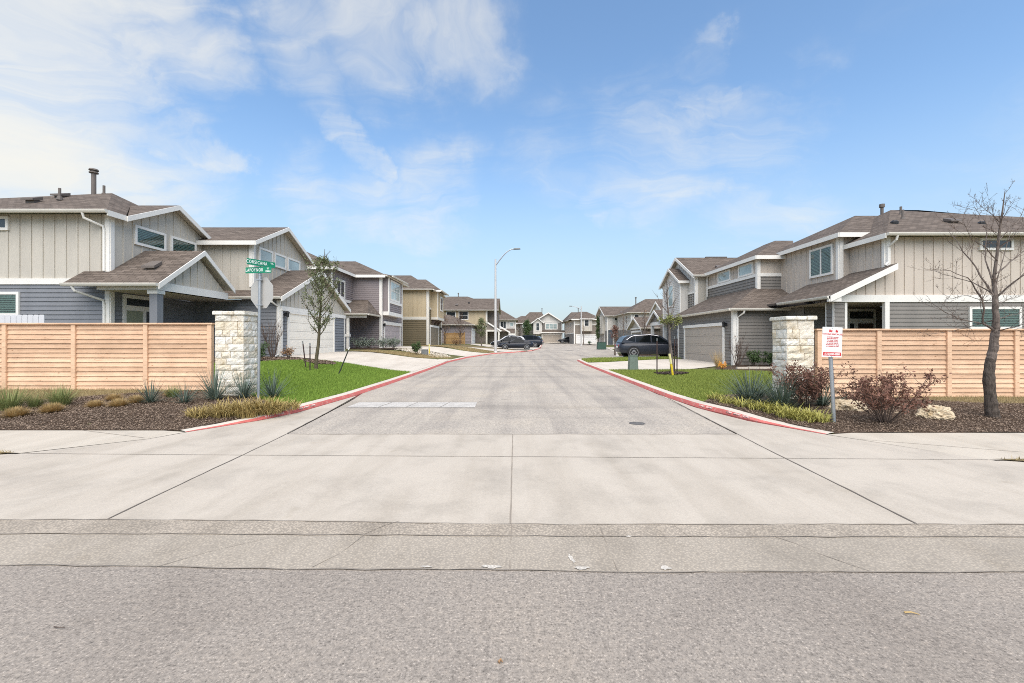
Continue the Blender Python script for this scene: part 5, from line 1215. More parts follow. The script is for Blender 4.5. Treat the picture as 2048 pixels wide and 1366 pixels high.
    P, Q = (13.1, 42.2), (13.1, 38.4); lap(H.mb('gable_wall', M_GREY), P, Q, [(0, 3.3), (3.8, 3.3), (1.9, 4.25)], .2); wbox(tr, P, Q, 0, 3.8, 3.0, 3.3, -.2, .06)
    for y in (38.5, 41.9): tr.box(13.1, 13.35, y, y + .25, .4, 3.0)
    roof(H, [[(12.8, 38.0, 3.22), (12.8, 40.3, 4.4), (18, 40.3, 4.4), (18, 38.0, 3.22)], [(12.8, 40.3, 4.4), (12.8, 42.6, 3.22), (18, 42.6, 3.22), (18, 40.3, 4.4)]], [((12.8, 38.0, 3.22), (12.8, 40.3, 4.42), 'f', (-1, 0)), ((12.8, 40.3, 4.42), (12.8, 42.6, 3.22), 'f', (-1, 0))], fascia_h=.25)
    lap(lo, (15.5, 46.9), (15.5, 38.4), rect(0, 8.5, .4, 3.2), .2); lap(lo, (15.5, 38.6), (22, 38.6), rect(0, 6.5, .4, 3.2), .2)
    H.finish()

house_left(); house_right(); house_right_2(); house_mauve(); house_tan(); house_four(); house_far_left(); house_centre(); house_white_garage(); house_right_row()

# ------------------------------------------------------------------ street front: fences and pillars
def louver_fence(name, label, y, xs, z0s, ztop, nb, cap_over=.06, tail=None):
    f = thing(name, label, 'fence', ((xs[0] + xs[-1]) / 2, y, z0s), 'wooden fences')
    for i, x in enumerate(xs):
        mb = MB(); mb.box(x - .058, x + .058, y - .035, y + .08, z0s - .15, ztop - .03); build('post', mb, M_FENCE, f, bevel=.005)
    h = (ztop - z0s - .06) / nb
    for a, b in zip(xs, xs[1:]):
        mb = MB()
        for k in range(nb):
            za = z0s + .02 + k * h; j = rng.uniform(-.004, .004); sag = rng.uniform(-.006, .006)
            x0, x1 = a + .060, b - .060
            yo, yi = y - .004 + rng.uniform(-.004, .004), y + .024
            mb.hexa([(x0, yo, za + j), (x1, yo, za + j + sag), (x1, yo + .02, za + j + sag), (x0, yo + .02, za + j),
                     (x0, yi, za + h + .010), (x1, yi, za + h + .010), (x1, yi + .02, za + h + .010), (x0, yi + .02, za + h + .010)])
        build('board_panel', mb, M_FENCE, f)
    mb = MB(); mb.box(xs[0] - .1, xs[-1] + .1, y - cap_over, y + .11, ztop - .03, ztop + .012); build('cap_rail', mb, M_FENCE, f, bevel=.004)
    return f
yL = 11.84; zL = G(-9.5, yL) - .02
xsL = [gx(p, yL) for p in (-280, -136, 10, 148, 292, 420)]
louver_fence('wood_fence', 'cedar louvred fence left of the street, behind tan bunch grasses', yL, xsL, zL + .0, 2.06, 14)
mbx = None
yR = 11.2; zR = G(9.5, yR) - .02
xsR = [gx(p, yR) for p in (1638, 1757, 1897, 2032, 2172, 2310)]
louver_fence('wood_fence', 'cedar louvred fence right of the street, behind the towing notice', yR, xsR, zR, gz(658.5, yR), 14)

def pillar(name, label, x0, x1, y0, y1, z0, z1, seed):
    f = thing(name, label, 'stone pillar', ((x0 + x1) / 2, (y0 + y1) / 2, z0), 'stone entrance pillars')
    r = random.Random(seed)
    core = MB(); core.box(x0 + .025, x1 - .025, y0 + .025, y1 - .025, z0 - .1, z1 - .1); build('mortar_core', core, M_MORTAR, f)
    mb = MB(); z = z0 - .08; faces = (((x0, y0), (x1, y0)), ((x1, y0), (x1, y1)), ((x1, y1), (x0, y1)), ((x0, y1), (x0, y0)))
    while z < z1 - .14:
        h = r.choice((.10, .15, .17, .19, .22, .24)); h = min(h, z1 - .10 - z)
        if z1 - .10 - (z + h) < .08: h = z1 - .10 - z
        for A, B in faces:
            L = math.hypot(B[0] - A[0], B[1] - A[1]); s = 0
            while s < L - .01:
                w = r.uniform(.14, .46); w = min(w, L - s)
                if L - s - w < .11: w = L - s
                o = r.uniform(.0, .022)
                nx, nz = 4, 3; g = .0065
                # front face as a small bumpy grid, sides back to the mortar
                grid = []
                for iz in range(nz + 1):
                    row = []
                    for ix in range(nx + 1):
                        u, v = ix / nx, iz / nz; edge = ix in (0, nx) or iz in (0, nz)
                        jit = 0 if edge else r.uniform(-.010, .014)
                        row.append(wp(A, B, s + g + (w - 2 * g) * u + (r.uniform(-.006, .006)), z + g + (h - 2 * g) * v + r.uniform(-.005, .005), (-.004 + o * .4 if edge else o + jit)))
                    grid.append(row)
                base = len(mb.v)
                for row in grid: mb.v += row
                bk = len(mb.v); ring = [(ix, 0) for ix in range(nx + 1)] + [(nx, iz) for iz in range(1, nz + 1)] + [(ix, nz) for ix in range(nx - 1, -1, -1)] + [(0, iz) for iz in range(nz - 1, 0, -1)]
                for (ix, iz) in ring: mb.v.append(wp(A, B, s + g + (w - 2 * g) * ix / nx, z + g + (h - 2 * g) * iz / nz, -.05))
                for iz in range(nz):
                    for ix in range(nx):
                        q = base + iz * (nx + 1) + ix; mb.f.append((q, q + 1, q + nx + 2, q + nx + 1)); mb.m.append(0)
                for k in range(len(ring)):
                    a, b = ring[k], ring[(k + 1) % len(ring)]
                    mb.f.append((base + a[1] * (nx + 1) + a[0], bk + k, bk + (k + 1) % len(ring), base + b[1] * (nx + 1) + b[0])); mb.m.append(0)
                s += w
        z += h
    build('stone_courses', mb, M_STONE, f)
    cap = MB(); o = .055; n = 3
    for k in range(n):
        a = x0 - o + (x1 - x0 + 2 * o) * k / n; b = x0 - o + (x1 - x0 + 2 * o) * (k + 1) / n
        dz = r.uniform(-.006, .006); cap.box(a + .004, b - .004, y0 - o + r.uniform(-.01, .01), y1 + o, z1 - .10, z1 + dz)
    build('cap', cap, M_STONE, f, bevel=.014)
    return f
pd = 11.25
pillar('stone_pillar', 'pale limestone pillar with a flat cap, beside the stop sign pole', gx(430, pd), gx(487, pd), pd, pd + .62, G(-7.2, pd), gz(622, pd), 3)
pd2 = 10.95
pillar('stone_pillar', 'pale limestone pillar with a flat cap, beside the towing notice', gx(1574, pd2), gx(1628, pd2) , pd2, pd2 + .62, G(7, pd2), gz(632, pd2), 8)

vf = thing('vinyl_fence', 'white picket panel fence seen over the left cedar fence', 'fence', (-18, 14, .3))
mb = MB(); x = -24.0
while x < -14.95:
    w = .165; z = 2.38
    mb.hexa([(x, 13.98, .3), (x + w, 13.98, .3), (x + w, 14.0, .3), (x, 14.0, .3), (x, 13.98, z), (x + w, 13.98, z), (x + w, 14.0, z), (x, 14.0, z)])
    mb.hexa([(x, 13.98, z), (x + w, 13.98, z), (x + w, 14.0, z), (x, 14.0, z), (x + .03, 13.98, z + .04), (x + w - .03, 13.98, z + .04), (x + w - .03, 14.0, z + .04), (x + .03, 14.0, z + .04)])
    x += .178
build('pickets', mb, M_VINYL, vf)
mb = MB(); mb.box(-24, -14.95, 14.0, 14.05, 2.0, 2.12); mb.box(-24, -14.95, 14.0, 14.05, .6, .72); build('rail', mb, M_VINYL, vf)

# ------------------------------------------------------------------ signs
def street_sign():
    p = on_ground(517.5, 803); x, y, z0 = p
    S = thing('street_sign', 'steel pole with two green street name blades and the back of a stop sign', 'street sign', (x, y, z0))
    zt = gz(548, y) + .0
    mb = MB(); mb.tube([(x - .01, y, z0 - .3), (x + .015, y, 2.2), (x + .03, y, zt + .02)], .031, 14); build('pole', mb, M_GALV, S, smooth=False)
    cx, cz = x + .045, gz(585, y); R = .405; yaw = math.radians(-22)
    ux, uy = math.cos(yaw), math.sin(yaw); nx, ny = -uy, ux
    yb = y + .05
    mb = MB(); a, b = [], []
    for k in range(8):
        an = math.pi / 8 + k * math.pi / 4; u, w = R * math.cos(an), R * math.sin(an)
        a.append((cx + ux * u, yb + uy * u, cz + w)); b.append((cx + ux * u + nx * .004, yb + uy * u + ny * .004, cz + w))
    mb.poly(a, 0); mb.poly(list(reversed(b)), 1)
    for k in range(8): mb.poly([a[k], a[(k + 1) % 8], b[(k + 1) % 8], b[k]], 0)
    build('stop_plate', mb, [M_ALU, M_SIGNRED], S)
    mb = MB()
    for zz in (cz + .30, cz - .30): mb.box(x - .05, x + .085, y - .036, y + .052, zz - .014, zz + .014)
    build('bracket', mb, M_GALV, S)
    mb = MB(); c0 = (x + .03, y, zt); mb.lathe([(.042, -.03), (.045, .07), (.03, .10), (.03, .24), (.045, .25), (.045, .30), (.02, .34)], c0, 12); build('blade_clamp', mb, M_GALV, S)
    def blade(zc, length, height, yaw, body, small, s0):
        ux, uy = math.cos(yaw), math.sin(yaw); nx, ny = uy, -ux           # nx,ny faces the viewer
        c = Vector((x + .03, y, zc)); mb = MB(); pts = []
        r = .025
        for (sx, sz) in ((1, 1), (-1, 1), (-1, -1), (1, -1)):
            for k in range(4):
                an = {(1, 1): 0, (-1, 1): 90, (-1, -1): 180, (1, -1): 270}[(sx, sz)] + k * 30
                pts.append((sx * (length / 2 - r) + r * math.cos(math.radians(an)), sz * (height / 2 - r) + r * math.sin(math.radians(an))))
        off = .052
        P = lambda u, w, o: (c.x + s0 * ux + ux * u + nx * o, c.y + s0 * uy + uy * u + ny * o, zc + w)
        mb.poly([P(u, w, off + .004) for u, w in pts]); mb.poly([P(u, w, off) for u, w in reversed(pts)])
        for k in range(len(pts)):
            q = pts[(k + 1) % len(pts)]; mb.poly([P(*pts[k], off), P(*q, off), P(*q, off + .004), P(*pts[k], off + .004)])
        o = build('name_blade', mb, M_SIGNGREEN, S)
        rot = (math.radians(90), 0, yaw)
        t = text_obj('lettering', body, height * .76, M_SIGNLET, None, P(-length * .155, 0, off + .006), rot, sx=.66, extrude=.001, bold=.0008, track=1.30); t.parent = o
        t2 = text_obj('lettering', small[0], height * .36, M_SIGNLET, None, P(length * .375, height * .2, off + .006), rot, sx=.9, extrude=.001, bold=.0008); t2.parent = o
        if small[1]: t3 = text_obj('lettering', small[1], height * .38, M_SIGNLET, None, P(length * .37, -height * .24, off + .006), rot, sx=.82, extrude=.001, bold=.0008); t3.parent = o
    blade(zt + .085, .69, .145, math.radians(-9), 'LAPOYNOR', ('ST', '12800A'), .0)
    blade(zt + .25, .70, .145, math.radians(62), 'CORSICANA', ('TRL', ''), .0)
street_sign()
def tow_sign():
    y = 8.35; x = gx(1668, y); z0 = G(x, y); xt = gx(1661, y); zb = gz(714, y); zt = gz(654.5, y)
    S = thing('towing_notice', 'white notice with red lettering on a leaning steel pole in the right mulch bed', 'sign', (x, y, z0))
    mb = MB(); mb.tube([(x + .01, y, z0 - .2), (x - .03, y, (z0 + zb) / 2), (xt, y + .0, zb), (xt - .035, y + .01, zt - .02)], .034, 14); build('pole', mb, M_GALV, S)
    tl = math.radians(2.0); cx, cz = xt - .012, (zt + zb) / 2; w, h = .375, zt - zb
    yf = y - .055; R = Matrix.Rotation(tl, 4, 'Y')
    def P(u, v, o=0): q = R @ Vector((u, 0, v)); return (cx + q.x, yf - o, cz + q.z)
    def plate(mb, u0, u1, v0, v1, o0, o1): mb.hexa([P(u0, v0, o1), P(u1, v0, o1), P(u1, v0, o0), P(u0, v0, o0), P(u0, v1, o1), P(u1, v1, o1), P(u1, v1, o0), P(u0, v1, o0)])
    mb = MB(); plate(mb, -w / 2, w / 2, -h / 2, h / 2, 0, .004); pl = build('plate', mb, M_SIGNWHITE, S, bevel=.001)
    mb = MB(); plate(mb, -w / 2 + .024, w / 2 - .012, -h / 2 + .025, -h / 2 + .092, .004, .0055); sub(pl, 'red_band', mb, M_SIGNRED)
    mb = MB()
    for (u, flip) in ((-.030, 1), (.085, 1)):                           # two little tow truck pictograms
        s = .062 if u < 0 else .05
        plate(mb, u - s * .55, u + s * .45, h / 2 - .088, h / 2 - .066, .004, .0055); plate(mb, u - s * .5, u - s * .05, h / 2 - .066, h / 2 - .045, .004, .0055); plate(mb, u + s * .1, u + s * .5, h / 2 - .066, h / 2 - .058, .004, .0055)
        for c in (-.3, .3):
            pts = [P(u + s * c + .010 * math.cos(k * .785), h / 2 - .092 + .010 * math.sin(k * .785), .006) for k in range(8)]; mb.poly(pts)
    sub(pl, 'truck_symbol', mb, M_SIGNRED)
    rot = (math.radians(90), tl, 0)
    lines = [(h / 2 - .135, 'TOWING ENFORCED', .043, .98), (h / 2 - .188, 'NO STREET PARKING', .0245, 1.0), (h / 2 - .217, 'VEHICLES PARKED IN', .0235, 1.0), (h / 2 - .246, 'FIRE LANES TOWED', .0235, 1.0), (h / 2 - .275, 'AT OWNERS EXPENSE', .0235, 1.0),
             (h / 2 - .304, 'NO EXPIRED TAGS OR', .0235, 1.0), (h / 2 - .333, 'NO PARKING ON GRASS', .0235, 1.0), (h / 2 - .362, 'NO PARKING ON CURB', .0235, 1.0)]
    for v, s, sz, sx in lines:
        t = text_obj('lettering', s, sz, M_SIGNRED, None, P(.006, v, .006), rot, sx=sx * .95, extrude=.0006, bold=.0009); t.parent = pl
    t = text_obj('lettering', '(512)400-8888', .056, M_SIGNWHITE, None, P(.006, -h / 2 + .055, .0065), rot, sx=.86, extrude=.0006, bold=.001); t.parent = pl
    mb = MB()
    for v in (h / 2 - .018, -h / 2 + .014): mb.lathe([(.008, 0), (.008, .006)], P(.0, v, .0105), 8, axis='y')
    build('bolt', mb, M_GALV, S)
tow_sign()
# kerb stencils
def stencil(word, y0, side, size):
    K = [(xl(y) if side > 0 else xr(y), y) for y in np.arange(7.6, 14, .05)]
    acc = 0; i = min(range(len(K)), key=lambda k: abs(K[k][1] - y0)); step = size * .86
    for ch in word:
        if ch != ' ':
            a, b = K[i], K[min(i + 1, len(K) - 1)]; t = Vector((b[0] - a[0], b[1] - a[1])).normalized(); n = Vector((-t.y, t.x)) * side
            h = kerb_h(a[1]); zc = road_z(a[1]) + h * .52 + .006
            pos = (a[0] + n.x * .016, a[1] + n.y * .016, zc)
            f = -t if side < 0 else t
            ang = math.atan2(f.y, f.x)
            o = text_obj('stencil_mark', ch, size, M_STENCIL, None, pos, (math.radians(90), 0, ang), extrude=.012, sx=1.0); o['kind'] = 'structure'
        want = step; d = 0
        while d < want and 0 < i < len(K) - 1:
            j = i + (1 if side > 0 else -1); d += math.hypot(K[j][0] - K[i][0], K[j][1] - K[i][1]); i = j
stencil('FIRE LANE', 8.9, 1, .055); stencil('TOW AWAY ZONE', 9.75, 1, .055)
stencil('FIRE LANE', 10.25, -1, .055); stencil('TOW AWAY ZONE', 9.4, -1, .055)

# ------------------------------------------------------------------ lamp posts
def lamp_post(label, x, y, z0, h, arm, reach, rise):
    S = thing('lamp_post', label, 'lamp post', (x, y, z0), 'street lamps')
    mb = MB(); mb.tube([(x, y, z0 - .1), (x, y, z0 + h)], [.13, .085], 14); mb.lathe([(.19, -.1), (.19, .06), (.15, .12)], (x, y, z0), 12); build('pole', mb, M_POLE, S)
    mb = MB(); pts = []
    for k in range(9):
        t = k / 8; pts.append((x + arm * (.05 + reach * t), y, z0 + h - .55 + rise * math.sin(t * math.pi / 2)))
    mb.tube(pts, [.06 - .015 * k / 8 for k in range(9)], 8); build('arm', mb, M_GALV, S)
    e = pts[-1]; mb = MB()
    mb.hexa([(e[0] - .08, y - .1, e[2] - .07), (e[0] + arm * .62, y - .15, e[2] - .03), (e[0] + arm * .62, y + .15, e[2] - .03), (e[0] - .08, y + .1, e[2] - .07),
             (e[0] - .05, y - .08, e[2] + .07), (e[0] + arm * .55, y - .11, e[2] + .09), (e[0] + arm * .55, y + .11, e[2] + .09), (e[0] - .05, y + .08, e[2] + .07)])
    build('lamp_head', mb, M_UTILGREY, S, bevel=.02)
py_ = 42.5
lamp_post('tall pale street lamp with a long curved arm, before the dark cars', gx(991, py_), py_, G(gx(991, py_), py_), 9.0, 1, 1.75, 1.55)
py_ = 78.0
lamp_post('distant street lamp with its arm reaching left, in front of the white garage door', gx(1162.5, py_), py_, G(12, py_) - .1, 7.0, -1, 1.5, .55)

# ------------------------------------------------------------------ plants
nr = np.random.RandomState(11)
def in_poly(px, py, poly):
    inside = np.zeros(len(px), bool); n = len(poly); j = n - 1
    for i in range(n):
        xi, yi = poly[i]; xj, yj = poly[j]
        c = ((yi > py) != (yj > py)) & (px < (xj - xi) * (py - yi) / (yj - yi + 1e-12) + xi); inside ^= c; j = i
    return inside
def scatter(poly, n, weight=None):
    P = np.array(poly); lo, hi = P.min(0), P.max(0)
    x = nr.uniform(lo[0], hi[0], n * 3); y = nr.uniform(lo[1], hi[1], n * 3); k = in_poly(x, y, poly)
    if weight is not None: k &= nr.uniform(0, 1, len(x)) < weight(x, y)
    return x[k][:n], y[k][:n]
def grass_patch(name, poly, n, h0, h1, w, mat, weight=None, z_off=0.0, lean=.5):
    x, y = scatter(poly, n, weight); n = len(x)
    z = np.array([G(a, b) for a, b in zip(x, y)]) + z_off
    h = nr.uniform(h0, h1, n); an = nr.uniform(0, 2 * np.pi, n); la = nr.uniform(0, 2 * np.pi, n); ln = nr.uniform(.1, lean, n) * h
    dx, dy = np.cos(an) * w / 2, np.sin(an) * w / 2
    b0 = np.stack([x - dx, y - dy, z], 1); b1 = np.stack([x + dx, y + dy, z], 1); t = np.stack([x + np.cos(la) * ln, y + np.sin(la) * ln, z + h], 1)
    V = np.stack([b0, b1, t], 1).reshape(-1, 3); Fq = np.arange(3 * n).reshape(-1, 3)
    o = arr_mesh(name, V, Fq, mat); o['kind'] = 'stuff'; return o
tag(grass_patch('grass', LAWN_L, 110000, .03, .085, .016, M_GRASS), 'bright green mown lawn around the leafy young tree', 'grass')
tag(grass_patch('grass', LAWN_R, 75000, .03, .08, .016, M_GRASS_R), 'green mown lawn around the bare young tree and its yellow marker', 'grass')
DRYP_L = [(-9.0, 11.7), (-7.3, 11.9), (-20, 11.9), (-20, 8.7), (-12.2, 9.6), (-11.2, 10.2), (-10.3, 11.05)]
tag(grass_patch('dry_grass_blades', DRYP_L, 26000, .03, .09, .008, M_GRASS_DRY), 'straw coloured dry grass along the foot of the left fence', 'grass')
DRYP_R = [(9.2, 11.35), (7.2, 11.9), (20, 11.9), (20, 9.6), (13, 9.9), (10.6, 10.3)]
tag(grass_patch('dry_grass_blades', DRYP_R, 22000, .03, .08, .008, M_GRASS_DRY), 'straw coloured dry grass along the foot of the right fence', 'grass')
tag(grass_patch('dry_grass_blades', [(-4.6, 30.4), (-4.3, 32.0), (-6, 32.4), (-10.0, 30.0), (-10.8, 28.4), (-6.5, 28.6)], 9000, .04, .10, .02, M_GRASS_DRY), 'patchy dry grass beside the mauve house driveway', 'grass')
tag(grass_patch('dry_grass_blades', [(-9.2, 43.4), (-4.5, 41.2), (-1.9, 42.0), (-1.6, 43.6), (-3.5, 44.2), (-9.2, 46.6)], 9000, .04, .10, .03, M_GRASS_DRY), 'dry grass strip around the foot of the tall street lamp', 'grass')
tag(grass_patch('grass', [(xr(26.3) + .25, 26.3), (6.2, 26.9), (9.2, 28.2), (11.4, 28.9), (11.8, 30.4), (8.6, 30.7), (5.6, 30.8), (xr(29.5) + .25, 29.6)], 12000, .05, .16, .025, M_GRASS_R), 'rough green grass strip in front of the charcoal car', 'grass')
for poly, lab in ((([(-6.96, 6.19), (-14, 6.3), (-14, 4.6), (-9, 5.55), (-7.3, 6.04)]), 'small verge of rough grass at the left picture edge'), ([(6.35, 5.84), (14, 5.9), (14, 4.4), (9.5, 4.9), (6.8, 5.66)], 'small verge of rough grass at the right picture edge')):
    x, y = scatter(poly, 9000); z = np.full(len(x), .03); h = nr.uniform(.02, .06, len(x)); an = nr.uniform(0, 6.28, len(x))
    b0 = np.stack([x - np.cos(an) * .005, y - np.sin(an) * .005, z], 1); b1 = np.stack([x + np.cos(an) * .005, y + np.sin(an) * .005, z], 1); t = np.stack([x + nr.uniform(-.03, .03, len(x)), y + nr.uniform(-.03, .03, len(x)), z + h], 1)
    o = arr_mesh('grass', np.stack([b0, b1, t], 1).reshape(-1, 3), np.arange(3 * len(x)).reshape(-1, 3), M_GRASS_R if nr.rand() < .5 else M_GRASS_DRY); tag(o, lab, 'grass', kind='stuff')
def chips(poly, n, label, fn=G, s0=.008, s1=.030, mat=None, name='mulch_chips', off=.012):
    x, y = scatter(poly, n); n = len(x)
    z = np.array([fn(a, b) for a, b in zip(x, y)]) + off + nr.uniform(0, .02, n)
    L = nr.uniform(s0, s1, n) / 2; W = L * nr.uniform(.2, .6, n); an = nr.uniform(0, 2 * np.pi, n); t1 = nr.uniform(-.6, .6, n); t2 = nr.uniform(-.8, .8, n)
    u = np.stack([np.cos(an) * np.cos(t1), np.sin(an) * np.cos(t1), np.sin(t1)], 1) * L[:, None]; v = np.stack([-np.sin(an) * np.cos(t2), np.cos(an) * np.cos(t2), np.sin(t2)], 1) * W[:, None]
    c = np.stack([x, y, z], 1)
    V = np.stack([c - u - v, c + u - v, c + u + v, c - u + v], 1).reshape(-1, 3)
    o = arr_mesh(name, V, np.arange(4 * n).reshape(-1, 4), mat or M_CHIP); tag(o, label, 'mulch', kind='stuff'); return o
chips(MULCH_L, 60000, 'brown bark mulch in the planting bed left of the street')
chips(MULCH_R, 60000, 'brown bark mulch in the planting bed right of the street')
chips([(-11.2, 20.8), (-14.9, 20.8), (-14.9, 17.2), (-13.2, 17.05), (-10.6, 18.05), (-9.7, 18.95), (-8.9, 19.75), (-10.4, 20.5)], 6000, 'brown mulch in the bed beside the cream garage door', s1=.09)
chips([(-9.0, 33.2), (-7.0, 31.6), (-5.0, 30.6), (-4.6, 32.5), (-5.5, 34.6), (-8.8, 35.6)], 5000, 'pale river gravel in the bed before the mauve house', s0=.05, s1=.14, mat=blades('gravel_stone', (.16, .12, .08), (.36, .30, .22), (.6, .54, .44)), name='gravel')
for (cx, cy, lab) in ((-8.35, 19.0, 'ring of mulch around the leafy young tree on the left lawn'), (6.35, 17.75, 'dark ring of mulch around the bare young tree on the right lawn')):
    ring = [(cx + (.62 + .08 * math.sin(3 * k)) * math.cos(k * math.pi / 8), cy + (.55 + .06 * math.cos(2 * k)) * math.sin(k * math.pi / 8)) for k in range(16)]
    chips(ring, 3500, lab, s0=.03, s1=.09, off=.05, mat=M_CHIP if cx < 0 else blades('dark_mulch_chip', (.012, .008, .008), (.035, .024, .022), (.09, .065, .055)))

def ribbon(V, Fq, p, az, L, w, up, droop, nseg=4, side=None):
    """curved tapered blade starting at p"""
    d = np.array([math.cos(az), math.sin(az)]); s = np.array([-d[1], d[0], 0]); i0 = len(V); th = up; q = np.array(p, float)
    for k in range(nseg + 1):
        t = k / nseg; ww = w * (1 - t) ** .7 * (.6 + .4 * min(1, t * 4))
        V.append(q - s * ww / 2); V.append(q + s * ww / 2)
        q = q + np.array([d[0] * math.cos(th), d[1] * math.cos(th), math.sin(th)]) * (L / nseg); th -= droop / nseg
    for k in range(nseg): a = i0 + 2 * k; Fq.append((a, a + 1, a + 3, a + 2))
def clump_mesh(n, r0, L0, L1, w, up0, up1, dr0, dr1, seed, nseg=4, mat=None, name='blades', parent=None, origin=(0, 0, 0)):
    r = random.Random(seed); V, Fq = [], []
    for _ in range(n):
        az = r.uniform(0, 6.283); rr = r0 * math.sqrt(r.random())
        p = (origin[0] + rr * math.cos(az + r.uniform(-.6, .6)), origin[1] + rr * math.sin(az + r.uniform(-.6, .6)), origin[2] - .01)
        ribbon(V, Fq, p, az, r.uniform(L0, L1), w * r.uniform(.7, 1.2), r.uniform(up0, up1), r.uniform(dr0, dr1), nseg)
    return arr_mesh(name, V, Fq, mat, parent)
def one_mesh_plant(o, name, label, cat, loc, group=None, scale=1.0, rz=0.0):
    o.name = name; o.location = loc; o.scale = (scale,) * 3; o.rotation_euler = (0, 0, rz); tag(o, label, cat, group); return o
def dup_mesh(o, label, loc, scale=1.0, rz=0.0):
    c = o.copy(); COL.objects.link(c); c.location = loc; c.scale = (scale,) * 3; c.rotation_euler = (0, 0, rz); c['label'] = label; return c
# yuccas
yu = [((430, 800), .95, 'largest spiky yucca against the left stone pillar, next to the fence end'), ((488, 797), .85, 'spiky grey green yucca between the left pillar and the sign pole'), ((546, 797), .85, 'spiky yucca on the lawn edge just right of the sign pole'),
      ((301, 806), .66, 'spiky yucca among tan bunch grass before the third fence panel'), ((369, 807), .58, 'smallest spiky yucca before the left fence'), ]
y0_ = clump_mesh(110, .06, .5, 1.12, .024, .25, 1.5, -.1, .5, 21, 5, M_YUCCA)
for i, ((px, py), s, lab) in enumerate(yu):
    p = on_ground(px, py)
    if i == 0: one_mesh_plant(y0_, 'yucca', lab, 'yucca', p, 'yuccas in the mulch beds', s)
    else: dup_mesh(y0_, lab, p, s, 1.3 * i)
yb = clump_mesh(280, .16, .6, 1.15, .026, .15, 1.5, .0, .9, 22, 5, M_YUCCA)
p = on_ground(1500, 806); one_mesh_plant(yb, 'yucca', 'big arching grey green yucca on the edge of the right lawn', 'yucca', p, 'yuccas in the mulch beds', .92)
p = on_ground(1562, 816); dup_mesh(yb, 'big arching grey green yucca beside the red leaved shrub', p, .92, 2.1)
p = on_ground(1645, 812); dup_mesh(y0_, 'dark spiky yucca behind the towing notice pole', p, .9, .7)
# tan bunch grasses
bg = [((33, 833), .46, 'tan clipped bunch grass at the left picture edge, nearest the pavement'), ((104, 824), .45, 'tan clipped bunch grass below the first fence panel'), ((190, 814), .36, 'tan bunch grass left of centre of the second fence panel'), ((237, 813), .42, 'tan bunch grass left of the first yucca'), ((272, 806), .42, 'tan bunch grass touching the yucca below the third fence post'),
      ((343, 792), .36, 'tan bunch grass against the third fence panel'), ((228, 801), .38, 'brownish bunch grass behind its tan neighbours at the second post')]
b0 = clump_mesh(900, .16, .30, .40, .017, .05, 1.55, -.1, .35, 31, 3, M_TAN)
for i, ((px, py), s, lab) in enumerate(bg):
    p = on_ground(px, py)
    if i == 0: one_mesh_plant(b0, 'bunch_grass', lab, 'ornamental grass', p, 'tan bunch grasses by the left fence', s * 1.3)
    else: dup_mesh(b0, lab, p, s * 1.3, i * 1.1)
fg = clump_mesh(420, .16, .35, .80, .012, .7, 1.5, -.1, .5, 33, 4, M_FEATHER)
for i, ((px, py), s, lab) in enumerate((((18, 822), .85, 'feathery green grass clump at the left picture edge'), ((122, 812), .75, 'feathery green grass clump behind the second tan bunch grass'), ((70, 815), .5, 'small wispy green grass clump between two tan ones'), ((345, 795), .5, 'thin upright green grass by the third fence panel'))):
    p = on_ground(px, py)
    if i == 0: one_mesh_plant(fg, 'feather_grass', lab, 'ornamental grass', p, 'feathery green grasses by the left fence', s)
    else: dup_mesh(fg, lab, p, s, i)
# border grass along both kerbs: continuous masses
def border(name, label, spots, mat, seed):
    V, Fq = [], []; r = random.Random(seed)
    for (px, py, n, sp, L) in spots:
        c = on_ground(px, py)
        for _ in range(n):
            az = r.uniform(0, 6.283); rr = sp * math.sqrt(r.random()); a2 = r.uniform(0, 6.283)
            x, y = c.x + rr * math.cos(a2), c.y + rr * math.sin(a2)
            ribbon(V, Fq, (x, y, G(x, y)), az, L * r.uniform(.65, 1.25), .019 * r.uniform(.7, 1.3), r.uniform(.8, 1.5), r.uniform(.8, 2.1), 5)
    return tag(arr_mesh(name, V, Fq, mat), label, 'border grass', kind='stuff')
border('border_grass', 'mounded green and straw border grass at the left kerb return', [(415, 833, 210, .26, .28), (455, 832, 360, .26, .42), (500, 831, 380, .28, .44), (540, 826, 300, .26, .40), (575, 818, 220, .26, .26), (392, 832, 120, .16, .24)], M_LIRI_L, 5)
border('border_grass', 'yellow green border grass along the right kerb return', [(1430, 799, 110, .2, .24), (1455, 807, 130, .2, .25), (1487, 814, 140, .2, .27), (1518, 820, 150, .2, .28), (1548, 826, 180, .22, .29), (1578, 834, 240, .24, .31), (1606, 840, 250, .24, .31), (1634, 843, 190, .2, .28)], M_LIRI_R, 6)

